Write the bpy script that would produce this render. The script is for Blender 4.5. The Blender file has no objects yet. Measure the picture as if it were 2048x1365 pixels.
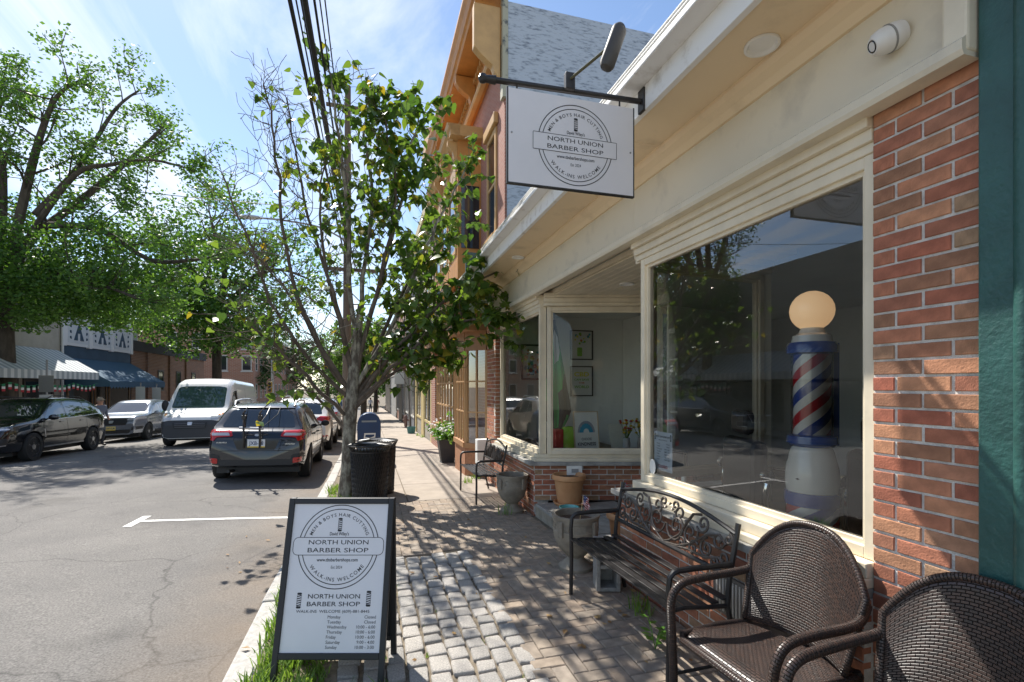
import bpy, bmesh, math, random
import numpy as np
from mathutils import Vector, Matrix
from mathutils.bvhtree import BVHTree
S = bpy.context.scene
COL = S.collection
R = math.radians
rnd = random.Random(7)

# ---------------------------------------------------------------- camera
YAW = math.atan(284/985)
cam_d = bpy.data.cameras.new('camera'); cam = bpy.data.objects.new('camera', cam_d); COL.objects.link(cam)
cam.location = (0, 0, 1.65); cam.rotation_euler = (R(90), 0, -YAW)
cam_d.sensor_width = 36; cam_d.lens = 985/2048*36; cam_d.shift_y = 89.5/2048
cam_d.clip_start = 0.05; cam_d.clip_end = 3000
S.camera = cam
S.render.resolution_x, S.render.resolution_y = 1024, 682
S.view_settings.view_transform = 'Standard'; S.view_settings.look = 'None'
S.cycles.diffuse_bounces = 7
S.view_settings.exposure = 0.74; S.view_settings.gamma = 1

# ---------------------------------------------------------------- sky and sun
SUN_DIR = Vector((0.34, -0.76, -1.0)).normalized()
W = bpy.data.worlds.new('World'); S.world = W; W.use_nodes = True
nt = W.node_tree; nt.nodes.clear()
def wn(t, **k):
    n = nt.nodes.new(t)
    for a, b in k.items(): setattr(n, a, b)
    return n
wo = wn('ShaderNodeOutputWorld'); bg = wn('ShaderNodeBackground'); bg.inputs[1].default_value = 0.118
sky = wn('ShaderNodeTexSky', sky_type='NISHITA', sun_disc=False)
sky.sun_elevation = math.asin(-SUN_DIR.z); sky.sun_rotation = math.atan2(-SUN_DIR.x, -SUN_DIR.y)
sky.air_density = 1.0; sky.dust_density = 0.25; sky.ozone_density = 2.2
tc = wn('ShaderNodeTexCoord'); sep = wn('ShaderNodeSeparateXYZ'); nt.links.new(tc.outputs['Generated'], sep.inputs[0])
mx = wn('ShaderNodeMath', operation='MAXIMUM'); mx.inputs[1].default_value = 0.08; nt.links.new(sep.outputs[2], mx.inputs[0])
dx = wn('ShaderNodeMath', operation='DIVIDE'); dy = wn('ShaderNodeMath', operation='DIVIDE')
nt.links.new(sep.outputs[0], dx.inputs[0]); nt.links.new(mx.outputs[0], dx.inputs[1])
nt.links.new(sep.outputs[1], dy.inputs[0]); nt.links.new(mx.outputs[0], dy.inputs[1])
cmb = wn('ShaderNodeCombineXYZ'); nt.links.new(dx.outputs[0], cmb.inputs[0]); nt.links.new(dy.outputs[0], cmb.inputs[1])
mp = wn('ShaderNodeMapping'); mp.inputs['Rotation'].default_value = (0, 0, R(20)); mp.inputs['Scale'].default_value = (1.5, 0.42, 1); mp.inputs['Location'].default_value = (0.55, 0.3, 0)
nt.links.new(cmb.outputs[0], mp.inputs[0])
n1 = wn('ShaderNodeTexNoise'); n1.inputs['Scale'].default_value = 1.1; n1.inputs['Detail'].default_value = 9; n1.inputs['Roughness'].default_value = 0.6; n1.inputs['Distortion'].default_value = 0.7
nt.links.new(mp.outputs[0], n1.inputs['Vector'])
cr = wn('ShaderNodeValToRGB'); cr.color_ramp.elements[0].position = 0.45; cr.color_ramp.elements[1].position = 0.72
cr.color_ramp.elements[0].color = (0, 0, 0, 1); cr.color_ramp.elements[1].color = (0.9, 0.9, 0.9, 1)
nt.links.new(n1.outputs['Fac'], cr.inputs[0])
mixc = wn('ShaderNodeMix', data_type='RGBA'); mixc.inputs['B'].default_value = (6.6, 6.8, 7.1, 1)
nt.links.new(cr.outputs[0], mixc.inputs['Factor']); nt.links.new(sky.outputs[0], mixc.inputs['A'])
nt.links.new(mixc.outputs['Result'], bg.inputs[0]); nt.links.new(bg.outputs[0], wo.inputs[0])
sun_d = bpy.data.lights.new('sun', 'SUN'); sun_d.energy = 5.0; sun_d.angle = R(0.53); sun_d.color = (1, 0.95, 0.87)
sun = bpy.data.objects.new('sun', sun_d); COL.objects.link(sun); sun.location = (0, 0, 30)
sun.rotation_euler = SUN_DIR.to_track_quat('-Z', 'Y').to_euler()

# ---------------------------------------------------------------- pixel helpers (photo pixels 2048 x 1365)
CA, SA = math.cos(YAW), math.sin(YAW)
def ray(px, py):
    xc = (px-1024)/985
    return Vector((xc*CA+SA, -xc*SA+CA, -(py-772)/985))
def atY(px, py, Y):
    d = ray(px, py); t = Y/d.y; return Vector((t*d.x, Y, 1.65+t*d.z))
def atX(px, py, X):
    d = ray(px, py); t = X/d.x; return Vector((X, t*d.y, 1.65+t*d.z))
def gz(y):                       # the street falls gently away from the camera
    t = max(0.0, y-3.0)
    return -0.027*(t*t/(t+1.5))

# ---------------------------------------------------------------- mesh builder
class MB:
    def __init__(s): s.v = []; s.f = []; s.m = []
    def add(s, vs, fs, mi=0):
        o = len(s.v); s.v += [tuple(v) for v in vs]; s.f += [tuple(i+o for i in f) for f in fs]; s.m += [mi]*len(fs); return s
    def box(s, x0, x1, y0, y1, z0, z1, mi=0, M=None):
        vs = [Vector((x, y, z)) for z in (z0, z1) for y in (y0, y1) for x in (x0, x1)]
        if M is not None: vs = [M @ v for v in vs]
        return s.add(vs, [(0,2,3,1),(4,5,7,6),(0,1,5,4),(2,6,7,3),(0,4,6,2),(1,3,7,5)], mi)
    def tube(s, pts, r, n=8, mi=0, closed=False, flat=1.0):
        pts = [Vector(p) for p in pts]; k = len(pts)
        rr = r if isinstance(r, (list, tuple)) else [r]*k
        vs = []; up = None
        for i, p in enumerate(pts):
            if closed: t = pts[(i+1) % k]-pts[i-1]
            else: t = pts[min(i+1, k-1)]-pts[max(i-1, 0)]
            if t.length < 1e-9: t = Vector((0, 0, 1))
            t.normalize()
            if up is None:
                up = t.cross(Vector((0.31, 0.17, 0.93)));
                if up.length < 1e-3: up = t.cross(Vector((1, 0, 0)))
            else: up = up - t*up.dot(t)
            up.normalize(); b = t.cross(up)
            for j in range(n):
                a = 2*math.pi*j/n
                vs.append(p+up*math.cos(a)*rr[i]+b*math.sin(a)*rr[i]*flat)
        fs = []
        for i in range(k if closed else k-1):
            for j in range(n):
                i2 = (i+1) % k; fs.append((i*n+j, i*n+(j+1) % n, i2*n+(j+1) % n, i2*n+j))
        if not closed: fs += [tuple(range(n-1, -1, -1)), tuple((k-1)*n+j for j in range(n))]
        return s.add(vs, fs, mi)
    def lathe(s, prof, c=(0, 0, 0), n=24, mi=0, M=None, sx=1, sy=1):
        vs = []; c = Vector(c)
        for r, z in prof:
            for j in range(n):
                a = 2*math.pi*j/n; v = Vector((r*math.cos(a)*sx, r*math.sin(a)*sy, z))
                vs.append((M @ v if M is not None else v)+c)
        k = len(prof); fs = [(i*n+j, i*n+(j+1) % n, (i+1)*n+(j+1) % n, (i+1)*n+j) for i in range(k-1) for j in range(n)]
        if prof[0][0] > 1e-6: fs.append(tuple(range(n-1, -1, -1)))
        if prof[-1][0] > 1e-6: fs.append(tuple((k-1)*n+j for j in range(n)))
        return s.add(vs, fs, mi)
    def prism(s, poly, M, d, mi=0):        # 2D polygon (u,v) extruded along w by d, mapped by M
        n = len(poly)
        vs = [M @ Vector((u, v, 0)) for u, v in poly]+[M @ Vector((u, v, d)) for u, v in poly]
        return s.add(vs, [tuple(range(n-1, -1, -1)), tuple(range(n, 2*n))]+[(i, (i+1) % n, n+(i+1) % n, n+i) for i in range(n)], mi)
    def mesh(s, name, mats, smooth=False, angle=38):
        me = bpy.data.meshes.new(name); me.from_pydata(s.v, [], s.f)
        for m in (mats if isinstance(mats, (list, tuple)) else [mats]): me.materials.append(m)
        if any(s.m): me.polygons.foreach_set('material_index', s.m)
        bm = bmesh.new(); bm.from_mesh(me); bmesh.ops.recalc_face_normals(bm, faces=bm.faces); bm.to_mesh(me); bm.free()
        if smooth:
            me.polygons.foreach_set('use_smooth', [True]*len(me.polygons)); me.set_sharp_from_angle(angle=R(angle))
        me.update(); return me
    def build(s, name, mats, parent=None, smooth=False, loc=None, bevel=0, angle=38):
        o = bpy.data.objects.new(name, s.mesh(name, mats, smooth, angle)); COL.objects.link(o)
        if parent is not None: o.parent = parent
        if loc is not None: o.location = loc
        if bevel:
            b = o.modifiers.new('bevel', 'BEVEL'); b.width = bevel; b.segments = 2; b.limit_method = 'ANGLE'
        return o
def inst(name, me, parent=None, loc=(0, 0, 0), rot=(0, 0, 0), sc=(1, 1, 1)):
    o = bpy.data.objects.new(name, me); COL.objects.link(o); o.location = loc; o.rotation_euler = rot; o.scale = sc
    if parent is not None: o.parent = parent
    return o
def empty(name, loc=(0, 0, 0), rz=0):
    o = bpy.data.objects.new(name, None); COL.objects.link(o); o.location = loc; o.rotation_euler = (0, 0, rz); o.empty_display_size = .1; return o
def tag(o, label, cat=None, group=None, kind=None):
    if label: o['label'] = label
    if cat: o['category'] = cat
    if group: o['group'] = group
    if kind: o['kind'] = kind
    return o
def thing(name, label, cat, loc=(0, 0, 0), rz=0, group=None): return tag(empty(name, loc, rz), label, cat, group)
def frame(o, u, v):        # matrix with columns u, v, u x v and origin o
    u = Vector(u).normalized(); v = Vector(v).normalized(); w = u.cross(v)
    return Matrix(((u.x, v.x, w.x, o[0]), (u.y, v.y, w.y, o[1]), (u.z, v.z, w.z, o[2]), (0, 0, 0, 1)))
def rounded(x0, x1, y0, y1, r, n=4):
    p = []
    for cx, cy, a0 in ((x1-r, y1-r, 0), (x0+r, y1-r, 90), (x0+r, y0+r, 180), (x1-r, y0+r, 270)):
        for i in range(n+1):
            a = R(a0+90*i/n); p.append((cx+r*math.cos(a), cy+r*math.sin(a)))
    return p

# ---------------------------------------------------------------- materials
def mat(name, col, rough=0.6, metal=0.0, var=0.0, vs=8.0, bump=0.0, bs=60.0, col2=None, spec=0.5, rand=0.0, coat=0.0, trans=0.0, stretch=None, emit=None, lo=0.35, hi=0.65):
    m = bpy.data.materials.new(name); m.use_nodes = True; t = m.node_tree; p = t.nodes['Principled BSDF']
    L = t.links.new
    p.inputs['Base Color'].default_value = (*col, 1); p.inputs['Roughness'].default_value = rough; p.inputs['Metallic'].default_value = metal
    p.inputs['Specular IOR Level'].default_value = spec; p.inputs['Coat Weight'].default_value = coat; p.inputs['Coat Roughness'].default_value = 0.03
    tcn = t.nodes.new('ShaderNodeTexCoord'); mpn = t.nodes.new('ShaderNodeMapping'); L(tcn.outputs['Object'], mpn.inputs[0])
    if stretch: mpn.inputs['Scale'].default_value = stretch
    c = None
    if var or col2:
        n = t.nodes.new('ShaderNodeTexNoise'); n.inputs['Scale'].default_value = vs; n.inputs['Detail'].default_value = 6; n.inputs['Roughness'].default_value = .62
        L(mpn.outputs[0], n.inputs['Vector'])
        r = t.nodes.new('ShaderNodeValToRGB'); r.color_ramp.elements[0].position = lo; r.color_ramp.elements[1].position = hi
        c2 = col2 or tuple(min(1, x*(1+var)) for x in col); c1 = col if col2 else tuple(x*(1-var) for x in col)
        r.color_ramp.elements[0].color = (*c1, 1); r.color_ramp.elements[1].color = (*c2, 1)
        L(n.outputs['Fac'], r.inputs[0]); c = r.outputs[0]
    if rand:
        oi = t.nodes.new('ShaderNodeObjectInfo'); hsv = t.nodes.new('ShaderNodeHueSaturation')
        mr = t.nodes.new('ShaderNodeMapRange'); mr.inputs['To Min'].default_value = 1-rand; mr.inputs['To Max'].default_value = 1+rand
        L(oi.outputs['Random'], mr.inputs['Value']); L(mr.outputs[0], hsv.inputs['Value'])
        if c is not None: L(c, hsv.inputs['Color'])
        else: hsv.inputs['Color'].default_value = (*col, 1)
        c = hsv.outputs[0]
    if c is not None: L(c, p.inputs['Base Color'])
    if bump:
        n = t.nodes.new('ShaderNodeTexNoise'); n.inputs['Scale'].default_value = bs; n.inputs['Detail'].default_value = 5
        L(mpn.outputs[0], n.inputs['Vector']); b = t.nodes.new('ShaderNodeBump'); b.inputs['Strength'].default_value = bump; b.inputs['Distance'].default_value = 0.01
        L(n.outputs['Fac'], b.inputs['Height']); L(b.outputs[0], p.inputs['Normal'])
    if emit: p.inputs['Emission Color'].default_value = (*emit[:3], 1); p.inputs['Emission Strength'].default_value = emit[3]
    return m
def ramp_rand(name, cols, rough=.88, bump=.3, bs=90, var=True, island=False):      # one colour per piece
    m = mat(name, cols[0], rough, bump=bump, bs=bs); t = m.node_tree; p = t.nodes['Principled BSDF']; L = t.links.new
    if island: s_ = t.nodes.new('ShaderNodeNewGeometry').outputs['Random Per Island']
    else: s_ = t.nodes.new('ShaderNodeObjectInfo').outputs['Random']
    r = t.nodes.new('ShaderNodeValToRGB'); e = r.color_ramp.elements
    while len(e) < len(cols): e.new(0.5)
    for i, c in enumerate(cols): e[i].position = i/(len(cols)-1); e[i].color = (*c, 1)
    L(s_, r.inputs[0])
    n = t.nodes.new('ShaderNodeTexNoise'); n.inputs['Scale'].default_value = 14; n.inputs['Detail'].default_value = 6
    tcn = t.nodes.new('ShaderNodeTexCoord'); L(tcn.outputs['Object'], n.inputs['Vector'])
    mr = t.nodes.new('ShaderNodeMapRange'); mr.inputs['From Min'].default_value = .3; mr.inputs['From Max'].default_value = .7; mr.inputs['To Min'].default_value = .72; mr.inputs['To Max'].default_value = 1.25
    L(n.outputs['Fac'], mr.inputs['Value']); h = t.nodes.new('ShaderNodeHueSaturation'); L(r.outputs[0], h.inputs['Color']); L(mr.outputs[0], h.inputs['Value'])
    L(h.outputs[0], p.inputs['Base Color']); return m
def brick_tex(name, c1, c2, mortar, scale=1.0, axis='Y', bw=.21, rh=.068):      # far walls only
    m = mat(name, c1, .9); t = m.node_tree; L = t.links.new; p = t.nodes['Principled BSDF']
    b = t.nodes.new('ShaderNodeTexBrick'); b.inputs['Color1'].default_value = (*c1, 1); b.inputs['Color2'].default_value = (*c2, 1); b.inputs['Mortar'].default_value = (*mortar, 1)
    b.inputs['Scale'].default_value = 1; b.inputs['Mortar Size'].default_value = .008*scale; b.inputs['Brick Width'].default_value = bw*scale; b.inputs['Row Height'].default_value = rh*scale
    tcn = t.nodes.new('ShaderNodeTexCoord'); sp = t.nodes.new('ShaderNodeSeparateXYZ'); cb = t.nodes.new('ShaderNodeCombineXYZ'); ad = t.nodes.new('ShaderNodeMath'); ad.operation = 'ADD'
    L(tcn.outputs['Object'], sp.inputs[0]); L(sp.outputs[0], ad.inputs[0]); L(sp.outputs[1], ad.inputs[1]); L(ad.outputs[0], cb.inputs[0]); L(sp.outputs[2], cb.inputs[1])
    L(cb.outputs[0], b.inputs['Vector']); L(b.outputs['Color'], p.inputs['Base Color'])
    bp = t.nodes.new('ShaderNodeBump'); bp.inputs['Strength'].default_value = .6; bp.inputs['Distance'].default_value = .01; bp.invert = True
    L(b.outputs['Fac'], bp.inputs['Height']); L(bp.outputs[0], p.inputs['Normal']); return m
def glass(name, tint=(.96, .985, .97), refl=1.0):
    m = bpy.data.materials.new(name); m.use_nodes = True; t = m.node_tree; t.nodes.clear(); L = t.links.new
    o = t.nodes.new('ShaderNodeOutputMaterial'); mixn = t.nodes.new('ShaderNodeMixShader'); tr = t.nodes.new('ShaderNodeBsdfTransparent'); gl = t.nodes.new('ShaderNodeBsdfGlossy'); fr = t.nodes.new('ShaderNodeFresnel')
    tr.inputs[0].default_value = (*tint, 1); gl.inputs['Roughness'].default_value = 0.0; fr.inputs[0].default_value = 1.5
    mu = t.nodes.new('ShaderNodeMath'); mu.operation = 'MULTIPLY'; mu.inputs[1].default_value = 1.7*refl; mu.use_clamp = True
    L(fr.outputs[0], mu.inputs[0]); L(mu.outputs[0], mixn.inputs[0]); L(tr.outputs[0], mixn.inputs[1]); L(gl.outputs[0], mixn.inputs[2]); L(mixn.outputs[0], o.inputs[0]); return m
def leaf_mat(name, c1, c2, trans=.35, rough=.45, c3=None):
    m = bpy.data.materials.new(name); m.use_nodes = True; t = m.node_tree; L = t.links.new; p = t.nodes['Principled BSDF']; out = t.nodes['Material Output']
    g = t.nodes.new('ShaderNodeNewGeometry'); oi = t.nodes.new('ShaderNodeObjectInfo'); ad = t.nodes.new('ShaderNodeMath'); ad.operation = 'ADD'; fr = t.nodes.new('ShaderNodeMath'); fr.operation = 'FRACT'
    L(g.outputs['Random Per Island'], ad.inputs[0]); L(oi.outputs['Random'], ad.inputs[1]); L(ad.outputs[0], fr.inputs[0])
    r = t.nodes.new('ShaderNodeValToRGB'); r.color_ramp.elements[0].color = (*c1, 1); r.color_ramp.elements[1].color = (*c2, 1)
    if c3:
        r.color_ramp.elements[1].position = .9; e = r.color_ramp.elements.new(1.0); e.color = (*c3, 1)
    L(fr.outputs[0], r.inputs[0]); L(r.outputs[0], p.inputs['Base Color']); p.inputs['Roughness'].default_value = rough
    tl = t.nodes.new('ShaderNodeBsdfTranslucent'); hs = t.nodes.new('ShaderNodeHueSaturation'); hs.inputs['Hue'].default_value = .485; hs.inputs['Saturation'].default_value = 1.1; hs.inputs['Value'].default_value = 1.5
    L(r.outputs[0], hs.inputs['Color']); L(hs.outputs[0], tl.inputs[0])
    mi = t.nodes.new('ShaderNodeMixShader'); mi.inputs[0].default_value = trans; L(p.outputs[0], mi.inputs[1]); L(tl.outputs[0], mi.inputs[2]); L(mi.outputs[0], out.inputs[0]); return m

CREAM = mat('cream_paint', (.70, .62, .47), .55, var=.10, vs=3, bump=.05, bs=30)
CREAM2 = mat('frieze_paint', (.68, .61, .47), .6, col2=(.50, .45, .36), lo=.52, hi=.80, vs=3.2, bump=.05, bs=120)
SOFF = mat('soffit_paint', (.78, .62, .41), .6, col2=(.55, .42, .27), lo=.55, hi=.85, vs=3.0, bump=.05, bs=100)
WHITE = mat('white_paint', (.78, .77, .73), .5, var=.06, vs=4)
WEATH = mat('weathered_white_paint', (.80, .79, .76), .6, col2=(.50, .46, .40), vs=7, lo=.55, hi=.78)
BRICK = ramp_rand('brick_clay', [(.30, .10, .06), (.42, .17, .095), (.28, .14, .08), (.50, .24, .13), (.36, .11, .065), (.34, .22, .13), (.46, .18, .105), (.26, .10, .06)])
MORTAR = mat('mortar', (.60, .57, .52), .95, var=.2, vs=20, bump=.6, bs=120)
TEAL = mat('teal_paint', (.022, .085, .075), .45, var=.18, vs=5, bump=.5, bs=45)
GLASS = glass('window_glass', refl=1.7); GLASS2 = glass('display_glass', refl=.7)
SLATE = mat('slate', (.31, .30, .275), .8, var=.25, vs=6, bump=.4, bs=40)
BLACKM = mat('black_metal', (.022, .02, .02), .42, var=.25, vs=20, bump=.06, bs=160)
DARKM = mat('dark_grey_metal', (.05, .05, .05), .45)
CHROME = mat('chrome', (.75, .75, .76), .15, 1.0)
TERRA = mat('terracotta', (.52, .25, .11), .8, col2=(.60, .33, .16), vs=5, bump=.15, bs=80)
STONE = mat('cast_stone', (.33, .29, .23), .9, col2=(.21, .18, .14), vs=7, bump=.5, bs=70)
CONC = mat('concrete_block', (.30, .29, .27), .95, var=.15, vs=30, bump=.8, bs=120)
ASPH = mat('asphalt', (.145, .138, .131), .9, col2=(.205, .193, .178), vs=.55, bump=.9, bs=160)
def _asph():
    t = ASPH.node_tree; L = t.links.new; p = t.nodes['Principled BSDF']; src = p.inputs['Base Color'].links[0].from_socket; tcn = t.nodes.new('ShaderNodeTexCoord')
    n = t.nodes.new('ShaderNodeTexNoise'); n.inputs['Scale'].default_value = 75; n.inputs['Detail'].default_value = 3; L(tcn.outputs['Object'], n.inputs['Vector'])
    v = t.nodes.new('ShaderNodeTexVoronoi'); v.feature = 'DISTANCE_TO_EDGE'; v.inputs['Scale'].default_value = .55
    nd = t.nodes.new('ShaderNodeTexNoise'); nd.inputs['Scale'].default_value = 2.5; nd.inputs['Detail'].default_value = 6; L(tcn.outputs['Object'], nd.inputs['Vector'])
    mv = t.nodes.new('ShaderNodeMix'); mv.data_type = 'RGBA'; mv.inputs['Factor'].default_value = .25; L(tcn.outputs['Object'], mv.inputs['A']); L(nd.outputs['Color'], mv.inputs['B']); L(mv.outputs['Result'], v.inputs['Vector'])
    g = t.nodes.new('ShaderNodeMapRange'); g.inputs['From Max'].default_value = .006; g.inputs['To Min'].default_value = .62; g.inputs['To Max'].default_value = 1; L(v.outputs['Distance'], g.inputs['Value'])
    m = t.nodes.new('ShaderNodeMapRange'); m.inputs['From Min'].default_value = .3; m.inputs['From Max'].default_value = .7; m.inputs['To Min'].default_value = .62; m.inputs['To Max'].default_value = 1.38; L(n.outputs['Fac'], m.inputs['Value'])
    mu = t.nodes.new('ShaderNodeMath'); mu.operation = 'MULTIPLY'; L(g.outputs[0], mu.inputs[0]); L(m.outputs[0], mu.inputs[1])
    h = t.nodes.new('ShaderNodeHueSaturation'); L(src, h.inputs['Color']); L(mu.outputs[0], h.inputs['Value'])
    sp = t.nodes.new('ShaderNodeSeparateXYZ'); L(tcn.outputs['Object'], sp.inputs[0]); e = t.nodes.new('ShaderNodeMapRange'); e.inputs['From Min'].default_value = -1.7; e.inputs['From Max'].default_value = -.8; L(sp.outputs[0], e.inputs['Value'])
    nb_ = t.nodes.new('ShaderNodeTexNoise'); nb_.inputs['Scale'].default_value = 2.2; nb_.inputs['Detail'].default_value = 7; L(tcn.outputs['Object'], nb_.inputs['Vector'])
    e2 = t.nodes.new('ShaderNodeMath'); e2.operation = 'MULTIPLY'; L(e.outputs[0], e2.inputs[0]); L(nb_.outputs['Fac'], e2.inputs[1])
    mg = t.nodes.new('ShaderNodeMix'); mg.data_type = 'RGBA'; mg.inputs['B'].default_value = (.23, .17, .115, 1); L(e2.outputs[0], mg.inputs['Factor']); L(h.outputs[0], mg.inputs['A'])
    no = t.nodes.new('ShaderNodeTexNoise'); no.inputs['Scale'].default_value = .9; no.inputs['Detail'].default_value = 4; L(tcn.outputs['Object'], no.inputs['Vector'])
    mo_ = t.nodes.new('ShaderNodeMapRange'); mo_.inputs['From Min'].default_value = .60; mo_.inputs['From Max'].default_value = .70; mo_.inputs['To Max'].default_value = .45; L(no.outputs['Fac'], mo_.inputs['Value'])
    mk = t.nodes.new('ShaderNodeMix'); mk.data_type = 'RGBA'; mk.inputs['B'].default_value = (.06, .056, .052, 1); L(mo_.outputs[0], mk.inputs['Factor']); L(mg.outputs['Result'], mk.inputs['A']); L(mk.outputs['Result'], p.inputs['Base Color'])
_asph()
PVC = [(.31, .25, .19), (.26, .215, .17), (.35, .275, .205), (.285, .24, .195), (.32, .245, .18), (.24, .20, .165)]
PAVER = ramp_rand('paver_clay', PVC, bump=.5, bs=150)
PAVERI = ramp_rand('paver_clay_joined', PVC, bump=.5, bs=150, island=True)
COBB = ramp_rand('granite_cobble', [(.52, .49, .45), (.42, .40, .37), (.58, .54, .49), (.47, .44, .40)], bump=.9, bs=60)
JOINT = mat('joint_soil', (.20, .165, .12), 1, var=.3, vs=30, bump=.6, bs=150)
SLAB = mat('concrete_slab', (.34, .29, .24), .92, var=.14, vs=2.5, bump=.4, bs=180)
GRANITE = mat('granite_kerb', (.42, .40, .37), .85, var=.2, vs=25, bump=.5, bs=120)
PAINTW = mat('road_paint', (.72, .71, .68), .75, col2=(.30, .29, .27), vs=22, bump=.3, bs=200, lo=.56, hi=.68)
SIGNW = mat('sign_white', (.74, .73, .76), .45, var=.03, vs=3)
INK = mat('sign_ink', (.02, .022, .028), .6)
GRASSM = leaf_mat('grass_blades', (.10, .20, .03), (.22, .34, .07), .4, .5)
LEAFM = leaf_mat('young_tree_leaves', (.045, .105, .02), (.13, .21, .035), .45, .32, (.34, .27, .04))
WEEDM = leaf_mat('weed_leaves', (.09, .22, .03), (.18, .34, .06), .35, .4)
TWIG = mat('twig_bark', (.11, .085, .065), .9, var=.3, vs=8)
BARK = mat('grey_bark', (.10, .082, .064), .95, col2=(.33, .31, .25), vs=13, bump=1.0, bs=38, stretch=(1, 1, .5), lo=.42, hi=.62)
BARKD = mat('dark_bark', (.075, .06, .045), .95, var=.4, vs=6, bump=1.0, bs=14, stretch=(1, 1, .3))
WOODP = mat('weathered_pole_wood', (.13, .10, .075), .9, var=.25, vs=4, bump=.5, bs=20, stretch=(1, 1, .08))

# ================================================================ setting: ground, road, pavement
WP = {}
def wthing(name, label, cat, base, group=None):
    o = thing(name, label, cat, base, 0, group); WP[o.name] = Vector(base); return o
_b = MB.build
def _build(s, name, mats, parent=None, smooth=False, loc=None, bevel=0, angle=38):
    o = _b(s, name, mats, parent, smooth, loc, bevel, angle)
    if parent is not None and parent.name in WP: o.matrix_parent_inverse = Matrix.Translation(-WP[parent.name])
    return o
MB.build = _build
_i = inst
def inst(name, me, parent=None, loc=(0, 0, 0), rot=(0, 0, 0), sc=(1, 1, 1)):
    o = _i(name, me, parent, loc, rot, sc)
    if parent is not None and parent.name in WP: o.matrix_parent_inverse = Matrix.Translation(-WP[parent.name])
    return o
_gz = gz
def gz(y): return _gz(min(y, 120.0))
KX = -0.80                                     # road edge at the near kerb
LX = -10.95                                    # road edge at the far kerb
def rz_(x, y):
    u = (x-(KX+LX)/2)/((KX-LX)/2); return gz(y)-0.135+0.13*(1-min(1, u*u))
def sheet(name, xs, ys, zf, m, kind='structure', parent=None):
    b = MB(); n = len(xs)
    b.add([(x, y, zf(x, y)) for y in ys for x in xs], [(j*n+i, j*n+i+1, (j+1)*n+i+1, (j+1)*n+i) for j in range(len(ys)-1) for i in range(n-1)])
    o = b.build(name, m, parent, smooth=True)
    if kind and parent is None: o['kind'] = kind
    return o
def lin(a, b, n): return [a+(b-a)*i/n for i in range(n+1)]
EARTH = mat('earth', (.16, .13, .09), 1, var=.3, vs=.6)
sheet('ground', [-600, -60, -15, 0, 15, 60, 600], lin(-30, 120, 30)+[200, 400, 900], lambda x, y: gz(y)-.45, EARTH)
road = sheet('road', lin(LX-.05, KX+.04, 20), lin(-12, 120, 132), rz_, ASPH)
sheet('cross_street', lin(-90, LX, 4), lin(51, 59, 4), lambda x, y: gz(y)-.12, ASPH)
sheet('side_street', lin(2.4, 60, 4), lin(97, 104, 4), lambda x, y: gz(y)-.12, ASPH)
# road paint: parking tick beside the kerb
pm = MB()
def ground_strip(b, pts, w, zf):
    for (x0, y0), (x1, y1) in zip(pts[:-1], pts[1:]):
        d = Vector((x1-x0, y1-y0)).normalized(); nx, ny = -d.y*w/2, d.x*w/2
        k = max(1, int(math.hypot(x1-x0, y1-y0)/.3)); vs = []
        for i in range(k+1):
            x = x0+(x1-x0)*i/k; y = y0+(y1-y0)*i/k
            for s_ in (1, -1): vs.append((x+nx*s_, y+ny*s_, zf(x+nx*s_, y+ny*s_)+.005))
        b.add(vs, [(2*i, 2*i+1, 2*i+3, 2*i+2) for i in range(k)])
ground_strip(pm, [(-2.95, 7.62), (-1.0, 7.55)], .10, rz_)
ground_strip(pm, [(-2.95, 7.32), (-2.95, 7.92)], .10, rz_)
pm.build('parking_line', PAINTW, road)
# sidewalk base, slabs, kerb, pavers, cobbles
side = sheet('sidewalk', [KX+.02, -.3, 0, .5, 1, 1.5, 2.12], lin(-8, 120, 128), lambda x, y: gz(y)-.020, JOINT)
sheet('far_sidewalk', [-13.6, -12.3, LX-.16], lin(-12, 120, 66), lambda x, y: gz(y)-.02, SLAB)
kb = MB().box(-.08, .08, -.56, .56, -.3, 0).mesh('kerb_stone', GRANITE)
y = 0.2
while y < 75:
    o = inst('kerb_stone', kb, side, (KX+.08+rnd.uniform(-.008, .008), y, gz(y)+rnd.uniform(-.006, .006)), (-.027 if y > 4 else 0, 0, rnd.uniform(-.008, .008)))
    b = o.modifiers.new('bevel', 'BEVEL'); b.width = .018; b.segments = 2
    y += 1.135
fk = MB().box(-.08, .08, -.99, .99, -.3, 0).mesh('kerb_stone', GRANITE)
for i in range(30): inst('kerb_stone', fk, side, (LX-.08, 10+2*i, gz(10+2*i)), (-.027, 0, 0))
def paver_mesh(name, l, w, h=.05, c=.006, m=PAVER):
    b = MB(); x, y = l/2, w/2
    b.add([(-x, -y, -h), (x, -y, -h), (x, y, -h), (-x, y, -h), (-x, -y, -c), (x, -y, -c), (x, y, -c), (-x, y, -c), (-x+c, -y+c, 0), (x-c, -y+c, 0), (x-c, y-c, 0), (-x+c, y-c, 0)],
          [(0, 1, 5, 4), (1, 2, 6, 5), (2, 3, 7, 6), (3, 0, 4, 7), (4, 5, 9, 8), (5, 6, 10, 9), (6, 7, 11, 10), (7, 4, 8, 11), (8, 9, 10, 11)])
    return b, b.mesh(name, m)
pvb, pv = paver_mesh('paver', .1985, .0975)
def in_cobble(x, y): return x < .90 and y < 4.98
def in_pit(x, y): return x < -.02 and 6.7 < y < 9.4
cells = []
Wp = .1015
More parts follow.
